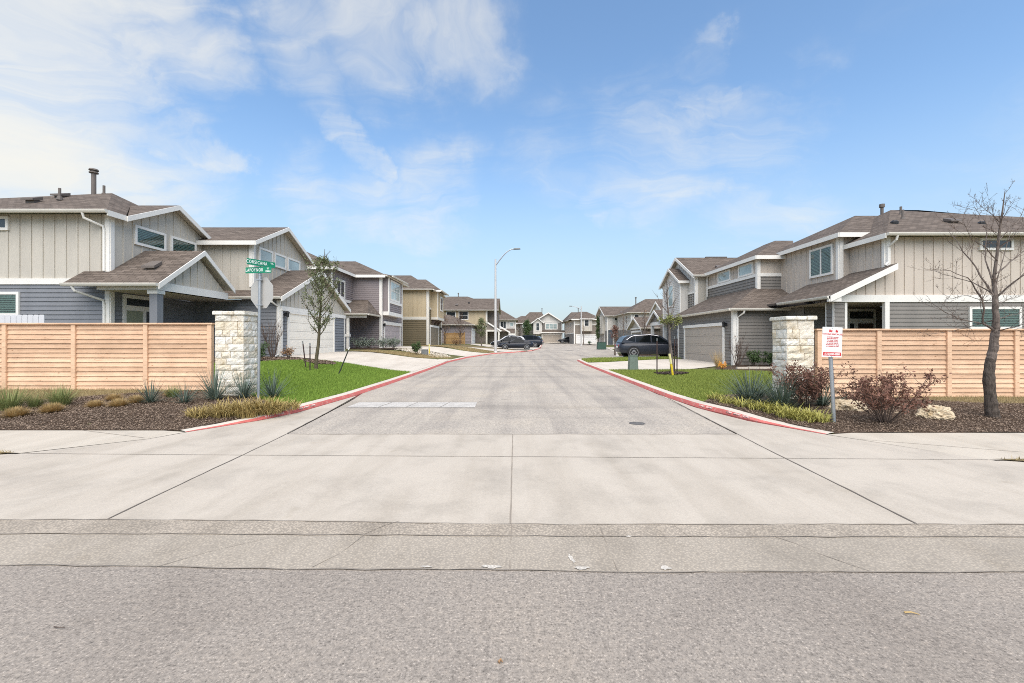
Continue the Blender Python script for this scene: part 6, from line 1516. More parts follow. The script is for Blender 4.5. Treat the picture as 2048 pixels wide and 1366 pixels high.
# woody plants
def branch_path(p, d, L, n, wig, r, grav=0.0):
    pts = [Vector(p)]; d = Vector(d).normalized()
    for _ in range(n):
        d = (d + Vector((r.uniform(-1, 1), r.uniform(-1, 1), r.uniform(-1, 1))) * wig + Vector((0, 0, grav))).normalized()
        pts.append(pts[-1] + d * (L / n))
    return pts
def leaf_quad(V, Fq, p, s, r):
    a = Vector((r.uniform(-1, 1), r.uniform(-1, 1), r.uniform(-1, 1))).normalized(); b = a.orthogonal().normalized()
    b = (Matrix.Rotation(r.uniform(0, 6.28), 3, a) @ b); c = a.cross(b)
    i = len(V); L = s * r.uniform(.7, 1.3); w = L * .48
    V += [tuple(p), tuple(p + b * L * .5 + c * w * .5), tuple(p + b * L), tuple(p + b * L * .5 - c * w * .5)]; Fq.append((i, i + 1, i + 2, i + 3))
def shrub(name, label, cat, loc, n_stems, H, spread, leaf_mat, leaf_size, leaves, wood_mat, seed, group=None, sub_n=4, top_only=.35, r0=.012, cluster=1):
    r = random.Random(seed); S = thing(name, label, cat, loc, group); wood_, V, Fq = MB(), [], []
    tips = []
    for k in range(n_stems):
        az = 6.283 * (k + r.uniform(-.4, .4)) / n_stems; sp = spread * math.sqrt(r.random())
        d = Vector((math.cos(az) * sp, math.sin(az) * sp, 1.0)); L = H * r.uniform(.75, 1.1) * math.sqrt(1 + sp * sp) * .9
        pts = branch_path((loc[0] + math.cos(az) * .05, loc[1] + math.sin(az) * .05, loc[2] - .03), d, L, 6, .14, r)
        wood_.tube(pts, [r0 * (1 - .75 * i / 6) for i in range(7)], 5, cap=False)
        for q in range(sub_n):
            i = r.randint(2, 5); d2 = (pts[i + 1] - pts[i]).normalized() + Vector((r.uniform(-1, 1), r.uniform(-1, 1), r.uniform(0, .8))) * .8
            p2 = branch_path(pts[i], d2, L * r.uniform(.22, .42), 4, .2, r); wood_.tube(p2, [r0 * .45 * (1 - .7 * j / 4) for j in range(5)], 4, cap=False); tips.append(p2)
        tips.append(pts)
    for _ in range(leaves):
        t = r.choice(tips); u = (top_only + (1 - top_only) * r.random()) * (len(t) - 1); i = min(int(u), len(t) - 2)
        p = t[i].lerp(t[i + 1], u - i)
        for _c in range(cluster): leaf_quad(V, Fq, p + Vector((r.uniform(-1, 1), r.uniform(-1, 1), r.uniform(-1, 1))) * leaf_size * .8, leaf_size, r)
    build('stems', wood_, wood_mat, S)
    if V: arr_mesh('leaves_buds', V, Fq, leaf_mat, S)
    return S
p = on_ground(1612, 815); shrub('red_leaved_shrub', 'dense dark red leaved shrub in front of the right stone pillar', 'shrub', p, 30, .95, .75, M_REDLEAF, .055, 2000, M_TWIG, 41, 'red leaved shrubs', 6, .3, .007, 2)
p = on_ground(1768, 846); shrub('red_leaved_shrub', 'open fan shaped dark red shrub with bare lower stems, before the cedar fence', 'shrub', p, 24, .92, .95, M_REDLEAF, .055, 1500, M_TWIG, 42, 'red leaved shrubs', 6, .6, .009, 2)
p = on_ground(1700, 806); shrub('red_leaved_shrub', 'low reddish green shrub behind the pale rock at the notice pole', 'shrub', p, 14, .42, .9, M_REDLEAF, .045, 420, M_TWIG, 43, 'red leaved shrubs', 4, .3, .008, 1)
def bushy(name, label, loc, H, W, leaf_mat, leaf_size, n, seed, group=None, wood_mat=None):
    """rounded leafy bush: stems inside, leaves thick through the volume with an uneven outline"""
    r = random.Random(seed); S = thing(name, label, 'shrub', loc, group); wood_, V, Fq = MB(), [], []
    lob = [(r.uniform(0, 6.28), r.uniform(.3, .95), r.uniform(.16, .34)) for _ in range(14)]
    for k in range(7):
        az = k * .9; wood_.tube(branch_path((loc[0], loc[1], loc[2] - .02), (math.cos(az) * .5 * W / H, math.sin(az) * .5 * W / H, 1), H * .8, 4, .12, r), [.014, .012, .01, .007, .004], 5, cap=False)
    for _ in range(n):
        az, hh, rr = r.choice(lob); c = Vector((math.cos(az) * W * .5 * (.78 - .3 * abs(hh - .5)), math.sin(az) * W * .5 * (.78 - .3 * abs(hh - .5)), hh * H * .9 + .04))
        if r.random() < .3: c = Vector((0, 0, H * r.uniform(.3, .75)))
        o = Vector((r.gauss(0, 1), r.gauss(0, 1), r.gauss(0, 1))).normalized() * (rr * W * .75 * r.random() ** .5)
        q = c + o
        if q.z < .02: q.z = .03
        leaf_quad(V, Fq, Vector(loc) + q, leaf_size, r)
    build('stems', wood_, wood_mat or M_TWIG, S); arr_mesh('leaves_buds', V, Fq, leaf_mat, S); return S
for (px, py, H_, W_, lab, sd) in ((1507, 738, .72, .62, 'round dark green bush, the one nearer the garage, against the grey wall', 51), (1541, 738, .70, .72, 'round dark green bush close to the right stone pillar', 52)):
    d = 21.3; x = gx(px, d); bushy('round_bush', lab, Vector((x, d, G(x, d) + .0)), H_, W_, M_DARKLEAF, .07, 1700, sd, 'clipped bushes at the right corner house')
edge = thing('bed_edging', 'pale stone edging in front of the round bushes', 'edging', (11.5, 19.6, .3))
mb = MB(); 
for k in range(9): mb.box(9.9 + k * .5, 9.9 + k * .5 + .485, 19.5, 19.66, G(11, 19.5) - .05, G(11, 19.5) + .09 + rng.uniform(-.01, .01))
build('blocks', mb, M_CONC2, edge, bevel=.01)
x, y = gx(1475, 21.0), 21.0; shrub('bare_shrub', 'leafless twiggy shrub by the taupe garage downspout', 'shrub', Vector((x, y, G(x, y))), 13, 1.55, .42, M_REDLEAF, .05, 60, M_TWIG, 55, 'bare shrubs at the houses', 6, .4, .016)
x, y = gx(545, 20.2), 20.2; shrub('bare_shrub', 'leafless twiggy shrub left of the cream garage door', 'shrub', Vector((x, y, G(x, y))), 12, 1.9, .4, M_BROWNLEAF, .05, 70, M_TWIG, 56, 'bare shrubs at the houses', 6, .4, .016)
x, y = gx(346, 16.9), 16.9; shrub('bare_shrub', 'leafless twiggy shrub beside the blue grey porch column', 'shrub', Vector((x, y, G(x, y))), 10, 1.75, .5, M_BROWNLEAF, .05, 40, M_TWIG, 57, 'bare shrubs at the houses', 5, .4, .016)
x, y = gx(577, 20.2), 20.2; bushy('brown_bush', 'small russet bush at the corner of the cream garage door', Vector((x, y, G(x, y))), .5, .6, M_BROWNLEAF, .07, 500, 58)
x, y = gx(519, 18.5), 18.5; bushy('dark_bush', 'dark evergreen bush behind the left stone pillar', Vector((x, y, G(x, y))), .8, .7, M_DARKLEAF, .07, 1100, 59)
x, y = gx(1444, 19.0), 19.0; bushy('flower_clump', 'clump of orange flowers at the lawn corner by the taupe garage', Vector((x, y, G(x, y))), .36, .34, M_ORANGE, .05, 420, 60)
x, y = gx(1436, 20.6), 20.6; g_ = clump_mesh(160, .08, .5, 1.0, .010, 1.0, 1.5, -.1, .4, 61, 4, M_TAN); one_mesh_plant(g_, 'plume_grass', 'tall pale plume grass beside the taupe garage door', 'ornamental grass', Vector((x, y, G(x, y))))
for (px, py, W_, lab, sd) in ((715, 704, 1.15, 'grey green bush nearest the porch post of the mauve house', 62), (738, 704, 1.0, 'grey green bush second from the porch post of the mauve house', 63), (768, 703, 1.2, 'grey green bush left of the mauve garage corner', 64), (787, 703, 1.1, 'grey green bush at the mauve garage corner', 65)):
    d = 34.6; x = gx(px, d); bushy('grey_bush', lab, Vector((x, d, G(x, d))), .85, W_, M_GREYLEAF, .10, 900, sd, 'bushes before the mauve house')
d = 30.5; x = gx(833, d); bushy('cone_bush', 'upright dark green bush beside the grey utility box', Vector((x, d, G(x, d))), .95, .62, M_DARKLEAF, .10, 900, 66)

# boulders
def boulder(name, label, loc, sx, sy, sz, seed):
    bm = bmesh.new(); bmesh.ops.create_icosphere(bm, subdivisions=5, radius=1)
    for v in bm.verts:
        n = v.co.normalized(); k = 1 + .22 * mnoise.noise(n * 1.6 + Vector((seed, 0, 0))) + .16 * mnoise.noise(n * 3.7 + Vector((0, seed, 0))) + .11 * mnoise.noise(n * 8 + Vector((0, 0, seed))) - .10 * max(0, mnoise.noise(n * 14 + Vector((seed, 0, seed)))) + .05 * mnoise.noise(n * 30)
        v.co = n * k; v.co.x *= sx; v.co.y *= sy; v.co.z *= sz
    me = bpy.data.meshes.new(name); bm.to_mesh(me); bm.free(); o = mesh_obj(name, me, M_ROCK); o.location = loc; tag(o, label, 'rock', 'rocks in the right bed'); return o
p = on_ground(1886, 840); boulder('boulder', 'pale pitted boulder between the red shrub and the bare tree', p + Vector((0, .15, .07)), .285, .22, .20, 2.0)
p = on_ground(1716, 824); boulder('boulder', 'flat pale rock behind the towing notice pole', p + Vector((0, .3, .04)), .36, .26, .17, 5.0)
p = on_ground(1795, 826); boulder('boulder', 'small white stone lying right of the red shrub stems', p, .05, .04, .025, 7.0)
p = on_ground(1820, 863); boulder('boulder', 'tiny white stone near the right pavement edge', p, .04, .03, .02, 9.0)

# trees
def twigs(mb, pts, rad, r, depth, dens, L, budV=None, budF=None, up=.15, sides=5):
    """side branches along a limb, recursive"""
    n = max(1, int(dens))
    for _ in range(n):
        u = r.uniform(.18, 1.0) * (len(pts) - 1); i = min(int(u), len(pts) - 2); p = pts[i].lerp(pts[i + 1], u - i)
        t = (pts[i + 1] - pts[i]).normalized(); s = Vector((r.uniform(-1, 1), r.uniform(-1, 1), r.uniform(-.6, 1))).normalized()
        d = (t * .75 + s * .9 + Vector((0, 0, up))).normalized(); l = L * r.uniform(.5, 1.15) * (1 - .45 * u / (len(pts) - 1))
        q = branch_path(p, d, l, 4, .16, r, .03); ra = rad * (1 - .6 * u / (len(pts) - 1)) * .55; ra = max(ra, .0026)
        mb.tube(q, [ra, ra * .8, ra * .62, ra * .48, ra * .3], sides, cap=False)
        if budV is not None:
            for e in q[2:]:
                if r.random() < .10: leaf_quad(budV, budF, e, .018, r)
        if depth > 0: twigs(mb, q, ra, r, depth - 1, dens * .62, l * .55, budV, budF, up, 4)
def bare_tree():
    r = random.Random(77); D = 8.95; base = on_ground(1985, 835); D = base.y
    P = lambda px, py, dd=0: Vector((gx(px, D + dd), D + dd, CAMH + (CY - py) * (D + dd) / F))
    S = thing('bare_tree', 'leafless tree with a thick grey trunk before the right cedar fence', 'tree', base)
    tr_, lo, tw, V, Fq = MB(), MB(), MB(), [], []
    tp = [P(1986, 842), P(1983, 815), P(1979, 780), P(1978, 745), P(1982, 718), P(1986, 700), P(1989, 672), P(1992, 655)]
    up = [P(1992, 655), P(1991, 620), P(1990, 591), P(1988, 555, .05), P(1994, 510, .0), P(1998, 470, -.05), P(2004, 430, -.1), P(2010, 382, -.1)]
    def fat(pts, radii, m):
        Q, R = [], []
        for k in range(len(pts) - 1):
            for j in range(4): t = j / 4; Q.append(pts[k].lerp(pts[k + 1], t) + Vector((r.uniform(-1, 1), r.uniform(-1, 1), 0)) * .006); R.append((radii[k] + (radii[k + 1] - radii[k]) * t) * r.uniform(.94, 1.07))
        Q.append(pts[-1]); R.append(radii[-1]); m.tube(Q, R, 14)
    k_ = D / F * .88
    fat(tp[:5], [13.6 * k_, 11.6 * k_, 10.4 * k_, 9.8 * k_, 9.0 * k_], lo); fat(tp[4:] + up[1:4], [8.8 * k_, 8.4 * k_, 7.6 * k_, 6.8 * k_, 5.6 * k_, 4.6 * k_, 3.4 * k_], tr_)
    tr_.tube(up[3:], [3.4 * k_, 2.7 * k_, 2.6 * k_, 1.7 * k_, .6 * k_], 9)
    limbs = [([(1988, 661), (1967, 647), (1967, 608), (1951, 577), (1936, 556), (1900, 541)], 4.0, -.5), ([(1988, 591), (1950, 534), (1918, 489), (1897, 461)], 3.0, .6), ([(1967, 647), (1928, 640), (1890, 626), (1851, 598)], 2.2, -.9),
             ([(1985, 559), (1971, 520), (1974, 450), (1950, 415)], 2.6, .7), ([(1995, 594), (2025, 566), (2060, 540), (2095, 520)], 3.2, -.5), ([(1992, 548), (2020, 525), (2050, 500), (2080, 470)], 2.6, .6), ([(1992, 640), (2020, 632), (2060, 620)], 2.0, .9),
             ([(1993, 662), (2030, 655), (2070, 640)], 2.2, -.8), ([(1986, 640), (1950, 650), (1905, 662), (1850, 668)], 1.8, .8), ([(1990, 590), (1945, 565), (1900, 552), (1862, 540)], 2.2, 1.0), ([(1994, 520), (1965, 490), (1945, 480), (1925, 440)], 1.9, -.9),
             ([(1998, 480), (2020, 455), (2045, 430), (2050, 400)], 1.8, .3), ([(2002, 445), (1985, 430), (1970, 420), (1965, 395)], 1.3, -.3), ([(1988, 600), (1960, 600), (1935, 590), (1890, 600)], 1.5, 1.2), ([(1990, 575), (2010, 500), (2030, 440)], 1.8, 1.1), ([(1992, 610), (2015, 600), (2045, 590)], 1.6, 1.3)]
    allp = [up[3:]]
    for pts, w, dd in limbs:
        q = [P(a, b, dd * i / (len(pts) - 1)) for i, (a, b) in enumerate(pts)]; fine = []
        for k in range(len(q) - 1):
            for j in range(3): fine.append(q[k].lerp(q[k + 1], j / 3) + Vector((r.uniform(-1, 1), r.uniform(-1, 1), r.uniform(-1, 1))) * .012)
        fine.append(q[-1]); n = len(fine); w *= .66; tr_.tube(fine, [w * k_ * (1 - .8 * i / (n - 1)) for i in range(n)], 8); allp.append(fine)
        twigs(tw, fine, w * k_ * .62, r, 2, 7, .78, V, Fq)
    twigs(tw, up[3:], 2.0 * k_, r, 2, 9, .62, V, Fq); twigs(tw, up[:4], 2.4 * k_, r, 2, 5, .6, V, Fq)
    build('lower_trunk', lo, M_BARK_LO, S); build('trunk', tr_, M_BARK, S); build('twigs', tw, M_TWIG, S); arr_mesh('leaves_buds', V, Fq, M_BROWNLEAF, S)  # the last mesh holds only sparse tiny leaf buds along the twigs
bare_tree()
def young_tree(name, label, base, H, r0, first, n_br, up, Lmax, leaf_mat, leaf_n, leaf_size, seed, lean=(0, 0), bark_mat=None, group=None, tw_dens=4, leaf_lo=0.0, leaf_hi=1.0, cluster=3, Lmid=None):
    r = random.Random(seed); S = thing(name, label, 'tree', base, group); w, V, Fq = MB(), [], []
    tr_ = [Vector(base) + Vector((lean[0] * t + r.uniform(-.02, .02), lean[1] * t, H * t)) for t in [i / 10 for i in range(11)]]
    tr_[0] = Vector(base) - Vector((0, 0, .05)); w.tube(tr_, [r0 * (1 - .88 * (i / 10) ** .9) for i in range(11)], 9)
    segs = [tr_[6:]]
    for k in range(n_br):
        t = first + (1 - first) * ((k + r.random()) / n_br) * .92; i = int(t * 10); p = tr_[i].lerp(tr_[min(i + 1, 10)], t * 10 - i)
        az = k * 2.4 + r.uniform(-.5, .5); prof = math.sin(math.pi * min(1, (t - first) / (1 - first) * .75 + .28)); L = Lmax * max(.25, prof) * r.uniform(.75, 1.15)
        d = Vector((math.cos(az), math.sin(az), up * r.uniform(.7, 1.4))); q = branch_path(p, d, L, 6, .12, r, .10); ra = r0 * .34 * (1 - .6 * t)
        w.tube(q, [ra * (1 - .75 * j / 6) for j in range(7)], 6, cap=False); segs.append(q)
        for _ in range(tw_dens):
            j = r.randint(1, 5); d2 = (q[j + 1] - q[j]).normalized() * .7 + Vector((r.uniform(-1, 1), r.uniform(-1, 1), r.uniform(-.3, 1))) * .7
            q2 = branch_path(q[j], d2, L * r.uniform(.25, .5), 4, .16, r, .06); w.tube(q2, [ra * .5, ra * .4, ra * .3, ra * .22, ra * .12], 4, cap=False); segs.append(q2)
    zlo, zhi = base[2] + H * leaf_lo, base[2] + H * leaf_hi; k = 0; tries = 0
    while k < leaf_n and tries < leaf_n * 8:
        tries += 1; s = r.choice(segs); u = r.uniform(.12, 1) * (len(s) - 1); i = min(int(u), len(s) - 2); p = s[i].lerp(s[i + 1], u - i)
        if not zlo <= p.z <= zhi: continue
        for _c in range(cluster): leaf_quad(V, Fq, p + Vector((r.gauss(0, 1), r.gauss(0, 1), r.gauss(0, 1))) * leaf_size * .7, leaf_size, r); k += 1
    build('trunk', w, bark_mat or M_BARK_Y, S)
    if V: arr_mesh('crown', V, Fq, leaf_mat, S)
    return S
pl = on_ground(632, 739)
young_tree('young_tree', 'slim leafy young tree with three stakes on the left lawn', pl, gz(497, pl.y) - pl.z, .075, .26, 38, .95, 1.30, M_TREELEAF, 3200, .075, 101, (gx(648, pl.y) - gx(632, pl.y), .1), None, 'young trees on the lawns', 4, .24, .92)
pr_ = on_ground(1344, 746)
young_tree('young_tree', 'bare topped young tree with a few low leaves on the right lawn', pr_, gz(553, pr_.y) - pr_.z, .085, .42, 13, .75, 1.0, M_YOUNGLEAF, 620, .085, 104, (gx(1334, pr_.y) - gx(1344, pr_.y), .1), M_BARK, 'young trees on the lawns', 4, .26, .58)
def stake(label, a, b, mat, mat2=None, group='tree stakes'):
    S = tag(bpy.data.objects.new('tree_stake', None), label, 'stake', group); COL.objects.link(S); S.location = a
    a, b = Vector(a), Vector(b); mb = MB(); mb.tube([a - (b - a).normalized() * .15, b], .024, 6); build('shaft', mb, mat, S)
    mb = MB(); mb.tube([b, b + (b - a).normalized() * .12], .02, 6); build('tip', mb, M_UTILGREY if mat2 is None else mat2, S)
D = pl.y
def atg(px, py, d): return Vector((gx(px, d), d, gz(py, d)))
stake('brown stake leaning outward left of the leafy young tree', atg(612, 738, D + .1), atg(606, 688, D + .1), M_STAKE); stake('upright brown stake in front of the leafy young tree', atg(620, 748, D - .5), atg(620, 692, D - .5), M_STAKE)
stake('dark stake leaning far right beside the leafy young tree', atg(678, 747, D - .5), atg(697, 700, D - .5), M_STAKE2, M_SIGNWHITE)
D = pr_.y
stake('upright dark stake left of the bare topped young tree', atg(1314, 745, D), atg(1314, 682, D), M_STAKE); stake('upright dark stake just right of the bare topped young tree', atg(1349, 744, D + .15), atg(1349, 678, D + .15), M_STAKE); stake('dark stake, the farthest right of the bare topped young tree', atg(1354, 745, D + .3), atg(1354, 677, D + .3), M_STAKE)
def yellow_marker(label, px, py, h, lean, d=None):
    p = on_ground(px, py); S = thing('marker_post', label, 'marker post', p, 'yellow utility markers'); x, y, z = p
    mb = MB(); mb.tube([(x, y, z - .1), (x - lean * .55, y, z + h * .55)], .042, 8); build('post', mb, M_YELLOW, S)
    mb = MB(); mb.tube([(x - lean * .55, y, z + h * .55), (x - lean, y, z + h)], .046, 8); build('label_sleeve', mb, plain('marker_sleeve', (.72, .66, .30), .5), S)
yellow_marker('yellow marker post leaning against the bare topped young tree', 1346.5, 752, .86, .15)
yellow_marker('thin yellow marker post beside the grey utility box', 858.5, 708, .75, .0)
def util_box(label, px, py, w, h, dp, mat, taper=.06, d=None):
    p = on_ground(px, py); x, y, z = p; S = thing('utility_box', label, 'utility box', p, 'utility boxes in the yards'); mb = MB()
    mb.hexa([(x - w / 2, y, z - .05), (x + w / 2, y, z - .05), (x + w / 2, y + dp, z - .05), (x - w / 2, y + dp, z - .05), (x - w / 2 + taper, y + .02, z + h), (x + w / 2 - taper, y + .02, z + h), (x + w / 2 - taper, y + dp - .02, z + h), (x - w / 2 + taper, y + dp - .02, z + h)])
    build('cabinet', mb, mat, S, bevel=.012)
    mb = MB(); mb.box(x - w / 2 + taper - .01, x + w / 2 - taper + .01, y + .0, y + dp, z + h + .002, z + h + .04); build('lid', mb, mat, S, bevel=.01)
util_box('pale green utility pedestal on the right lawn by the driveway', 1268, 741, .42, .66, .34, M_UTIL, .035)
util_box('small grey utility box in the gravel bed left of the street', 848.5, 710, .42, .36, .35, M_UTILGREY, .0)
util_box('dark green transformer box beyond the charcoal car', 1204, 698, 1.1, .8, .7, M_UTILDK, .03)
# far trees
def far(name, label, px, py_base, d, H, n_br, Lmax, mat, leaf_n, ls, seed, up=.9, first=.3, bm=None, group='trees farther down the street', r0=.09):
    x = gx(px, d); young_tree(name, label, Vector((x, d, G(x, d))), H, r0, first, n_br, up, Lmax, mat, leaf_n, ls, seed, (0, 0), bm or M_BARK, group, 4, .2, 1.0)
far('round_tree', 'rounded green young tree before the sand house', 963, 690, 56, 3.6, 26, 1.0, M_TREELEAF, 2600, .12, 201, .7, .28)
far('evergreen_tree', 'dark evergreen tree left of the centre grey house', 1054, 690, 98, 5.2, 30, 1.6, M_DARKLEAF, 2600, .26, 202, .5, .12)
far('bare_tree', 'reddish bare tree behind the parked cars', 1040, 690, 100, 5.6, 26, 2.0, M_REDLEAF, 200, .14, 203, .8, .15, M_TWIG)
far('bare_tree', 'thin bare tree left of the tan board fence', 890, 690, 57, 3.9, 22, 1.3, M_BROWNLEAF, 200, .10, 204, .9, .18, M_TWIG)
far('bare_tree', 'spreading bare tree right of the tan board fence', 920, 690, 57.5, 4.2, 28, 1.7, M_BROWNLEAF, 200, .10, 205, .8, .16, M_TWIG)
far('bare_tree', 'thin bare tree standing before the far lamp post', 1167, 690, 84, 3.8, 14, 1.1, M_BROWNLEAF, 60, .10, 206, .9, .3)
far('bare_tree', 'bare street tree before the slate gabled house', 1247, 690, 62, 5.2, 22, 1.4, M_BROWNLEAF, 120, .10, 207, 1.0, .3)
far('bare_tree', 'bare street tree before the brown garage gable', 1289, 690, 44, 4.3, 20, 1.2, M_BROWNLEAF, 120, .10, 208, 1.0, .3)
far('russet_tree', 'small russet leaved tree at the rear of the charcoal car', 1230, 712, 38.0, 2.5, 16, .55, M_REDLEAF, 620, .11, 209, .9, .42)
far('columnar_tree', 'narrow dark columnar tree beside the white garage door', 1196, 692, 84, 5.6, 34, .55, M_DARKLEAF, 1500, .2, 210, 1.6, .08)
x, y = gx(1072, 96), 96; bushy('wide_bush', 'wide olive bush beside the centre garage driveway', Vector((x, y, G(x, y))), 1.6, 2.6, M_YOUNGLEAF, .22, 900, 70)
x, y = gx(912, 54.5), 54.5; bushy('wide_bush', 'low dark brown bush below the spreading bare tree', Vector((x, y, G(x, y))), .7, 1.5, M_BROWNLEAF, .12, 500, 71)
x, y = gx(1179, 86), 86; bushy('dark_bush', 'small dark bush in front of the white garage door', Vector((x, y, G(x, y))), .6, .7, M_DARKLEAF, .12, 300, 72)

# manhole covers
def manhole(label, x, y, r):
    S = thing('manhole_cover', label, 'manhole cover', (x, y, road_z(y)), 'manhole covers'); z = road_z(y) + .005
    mb = MB(); mb.lathe([(r, -.02), (r, .006), (r * .86, .007), (r * .85, .001)], (x, y, z), 28); build('rim', mb, M_IRON, S)
    mb = MB(); mb.lathe([(r * .83, -.02), (r * .83, .006), (r * .5, .008), (r * .49, .005), (r * .2, .008)], (x, y, z), 28); build('lid', mb, M_IRON, S)
manhole('round iron manhole cover in the asphalt near the right kerb', gx(1274, 8.42), 8.42, .15)
manhole('distant iron manhole cover at the bend of the street', gx(1138, 52), 52, .55)

# ------------------------------------------------------------------ vehicles
def car(name, label, loc, rz, L, W, Hh, body, cabin, paint, wheels, wr, belt, roof_w, windows, group='parked cars'):
    S = thing(name, label, 'car', (0, 0, 0), group)
    mb = MB(); rings = []
    for (x, zl, zh, w) in body:
        hw = w; h = zh - zl
        ring = [(x, -hw * .86, zl), (x, -hw * .97, zl + h * .12), (x, -hw, zl + h * .45), (x, -hw * .985, zl + h * .72), (x, -hw * .93, zl + h * .92), (x, -hw * .80, zh), (x, 0, zh + .015)]
        ring += [(a, -b, c) for a, b, c in reversed(ring[:-1])]; rings.append(ring)
    i0 = 0; n = len(rings[0])
    for rg in rings: mb.v += rg
    for k in range(len(rings) - 1):
        for j in range(n):
            a = k * n + j; b = k * n + (j + 1) % n; mb.f.append((a, b, b + n, a + n)); mb.m.append(0)
    mb.f.append(tuple(range(n))); mb.m.append(0); mb.f.append(tuple((len(rings) - 1) * n + j for j in reversed(range(n)))); mb.m.append(0)
    bo = build('body', mb, paint, S, smooth=True)
    # cabin: loft through (x, z) outline, tapering inward to the roof
    zb = belt; zr = max(z for _, z in cabin)
    def hw(z): return W / 2 * .93 + (roof_w - W / 2 * .93) * clamp01((z - zb) / (zr - zb)) ** 1.15
    mb = MB(); n = len(cabin)
    for s in (-1, 1):
        for (x, z) in cabin: mb.v.append((x, s * hw(z), z))
    mb.f.append(tuple(range(n))); mb.f.append(tuple(n + j for j in reversed(range(n)))); mb.m += [0, 0]
    for j in range(n): a, b = j, (j + 1) % n; mb.f.append((a, b, b + n, a + n)); mb.m.append(0)
    build('roof', mb, paint, S, bevel=.03)
    for poly in windows:
        for s in (-1, 1):
            g = MB(); g.poly([(x, s * (hw(z) + .008), z) for x, z in poly]); build('side_window', g, M_CARGLASS, S)
    # glass front and rear
    fr = [cabin[0], cabin[1]]; rr = [cabin[-1], cabin[-2]]
    for nm, (a, b), sg in (('rear_window', fr, -1), ('windscreen', rr, 1)):
        g = MB(); A = Vector((a[0], 0, a[1])).lerp(Vector((b[0], 0, b[1])), .10); B = Vector((a[0], 0, a[1])).lerp(Vector((b[0], 0, b[1])), .92); o = Vector((sg * .012, 0, .012))
        wa, wb_ = hw(A.z) * .92, hw(B.z) * .92
        g.poly([(A.x + o.x, -wa, A.z + o.z), (A.x + o.x, wa, A.z + o.z), (B.x + o.x, wb_, B.z + o.z), (B.x + o.x, -wb_, B.z + o.z)]); build(nm, g, M_CARGLASS, S)
    for wx in wheels:
        for s in (-1, 1):
            y = s * (W / 2 - .10)
            ar = MB(); ar.lathe([(wr * 1.17, -.02), (wr * 1.17, .03)], (wx, y + s * .085, wr * 1.02), 22, axis='y'); build('wheel_arch', ar, M_TYRE, S)
            t = MB(); t.lathe([(wr * .80, -.11), (wr * .95, -.11), (wr, -.07), (wr, .07), (wr * .95, .11), (wr * .80, .11)], (wx, y + s * .02, wr), 22, axis='y'); wo = build('wheel', t, M_TYRE, S)
            rm = MB()
            for k in range(10):
                an = k * .6283; an2 = an + .16; ro, ri, yy = wr * .78, wr * .18, y + s * .135
                rm.poly([(wx + ri * math.cos(an - .3), yy, wr + ri * math.sin(an - .3)), (wx + ro * math.cos(an - .11), yy - s * .01, wr + ro * math.sin(an - .11)), (wx + ro * math.cos(an + .11), yy - s * .01, wr + ro * math.sin(an + .11)), (wx + ri * math.cos(an + .3), yy, wr + ri * math.sin(an + .3))])
            for k in range(22):
                a, b = k * .2856, (k + 1) * .2856
                rm.poly([(wx + wr * q * math.cos(c), y + s * .134, wr + wr * q * math.sin(c)) for q, c in ((.72, a), (.82, a), (.82, b), (.72, b))])
            r_ = build('rim', rm, M_RIM); r_.parent = wo; r_.matrix_parent_inverse = Matrix.Identity(4)
    xr_, zl_r, zh_r, w_r = body[1]; xf_, zl_f, zh_f, w_f = body[-3]
    for s in (-1, 1):
        g = MB(); g.hexa([(xr_ - .08, s * w_r * .55, zh_r - .20), (xr_ + .30, s * w_r * 1.055, zh_r - .19), (xr_ + .22, s * w_r * .9, zh_r - .18), (xr_ - .02, s * w_r * .5, zh_r - .20), (xr_ - .05, s * w_r * .55, zh_r - .06), (xr_ + .34, s * w_r * 1.035, zh_r - .04), (xr_ + .25, s * w_r * .88, zh_r - .05), (xr_ - .01, s * w_r * .5, zh_r - .06)]); build('tail_light', g, M_TAIL, S)
        g = MB(); g.hexa([(xf_ - .2, s * w_f * .99, zh_f - .16), (xf_ + .30, s * w_f * .66, zh_f - .22), (xf_ + .25, s * w_f * .6, zh_f - .22), (xf_ - .2, s * w_f * .9, zh_f - .16), (xf_ - .2, s * w_f * .97, zh_f - .05), (xf_ + .22, s * w_f * .66, zh_f - .10), (xf_ + .18, s * w_f * .6, zh_f - .10), (xf_ - .2, s * w_f * .88, zh_f - .05)]); build('headlight', g, M_HEAD, S)
        xm = cabin[-1][0] - .30; m = MB(); m.box(xm, xm + .13, s * W * .46, s * (W * .46 + .19), belt + .03, belt + .17); build('wing_mirror', m, paint, S, bevel=.03)
    g = MB(); z0 = min(b[1] for b in body)
    for s in (-1, 1): g.hexa([(wheels[0] + wr * 1.2, s * W * .45, z0 - .02), (wheels[1] - wr * 1.2, s * W * .45, z0 - .02), (wheels[1] - wr * 1.2, s * W * .507, z0 + .02), (wheels[0] + wr * 1.2, s * W * .507, z0 + .02), (wheels[0] + wr * 1.2, s * W * .45, z0 + .16), (wheels[1] - wr * 1.2, s * W * .45, z0 + .16), (wheels[1] - wr * 1.2, s * W * .507, z0 + .14), (wheels[0] + wr * 1.2, s * W * .507, z0 + .14)])
    build('sill_cladding', g, M_TYRE, S)
    g = MB(); zmid = (belt + zr) / 2
    chain = [windows[0][0]] + sorted([p for w_ in windows for p in w_ if p[1] > zmid])
    for s in (-1, 1): g.tube([(x - .02, s * (hw(z) + .012), z + .022) for x, z in chain], .017, 5)
    build('window_trim', g, M_CHROME if paint is M_CAR_GREY else M_TYRE, S)
    g = MB(); sx = min(b[0] for b in body); g.box(sx - .012, sx + .02, -.26, .26, .72, .86); build('number_plate', g, M_SIGNWHITE, S)
    S.location = loc; S.rotation_euler = (0, 0, rz)
    return S
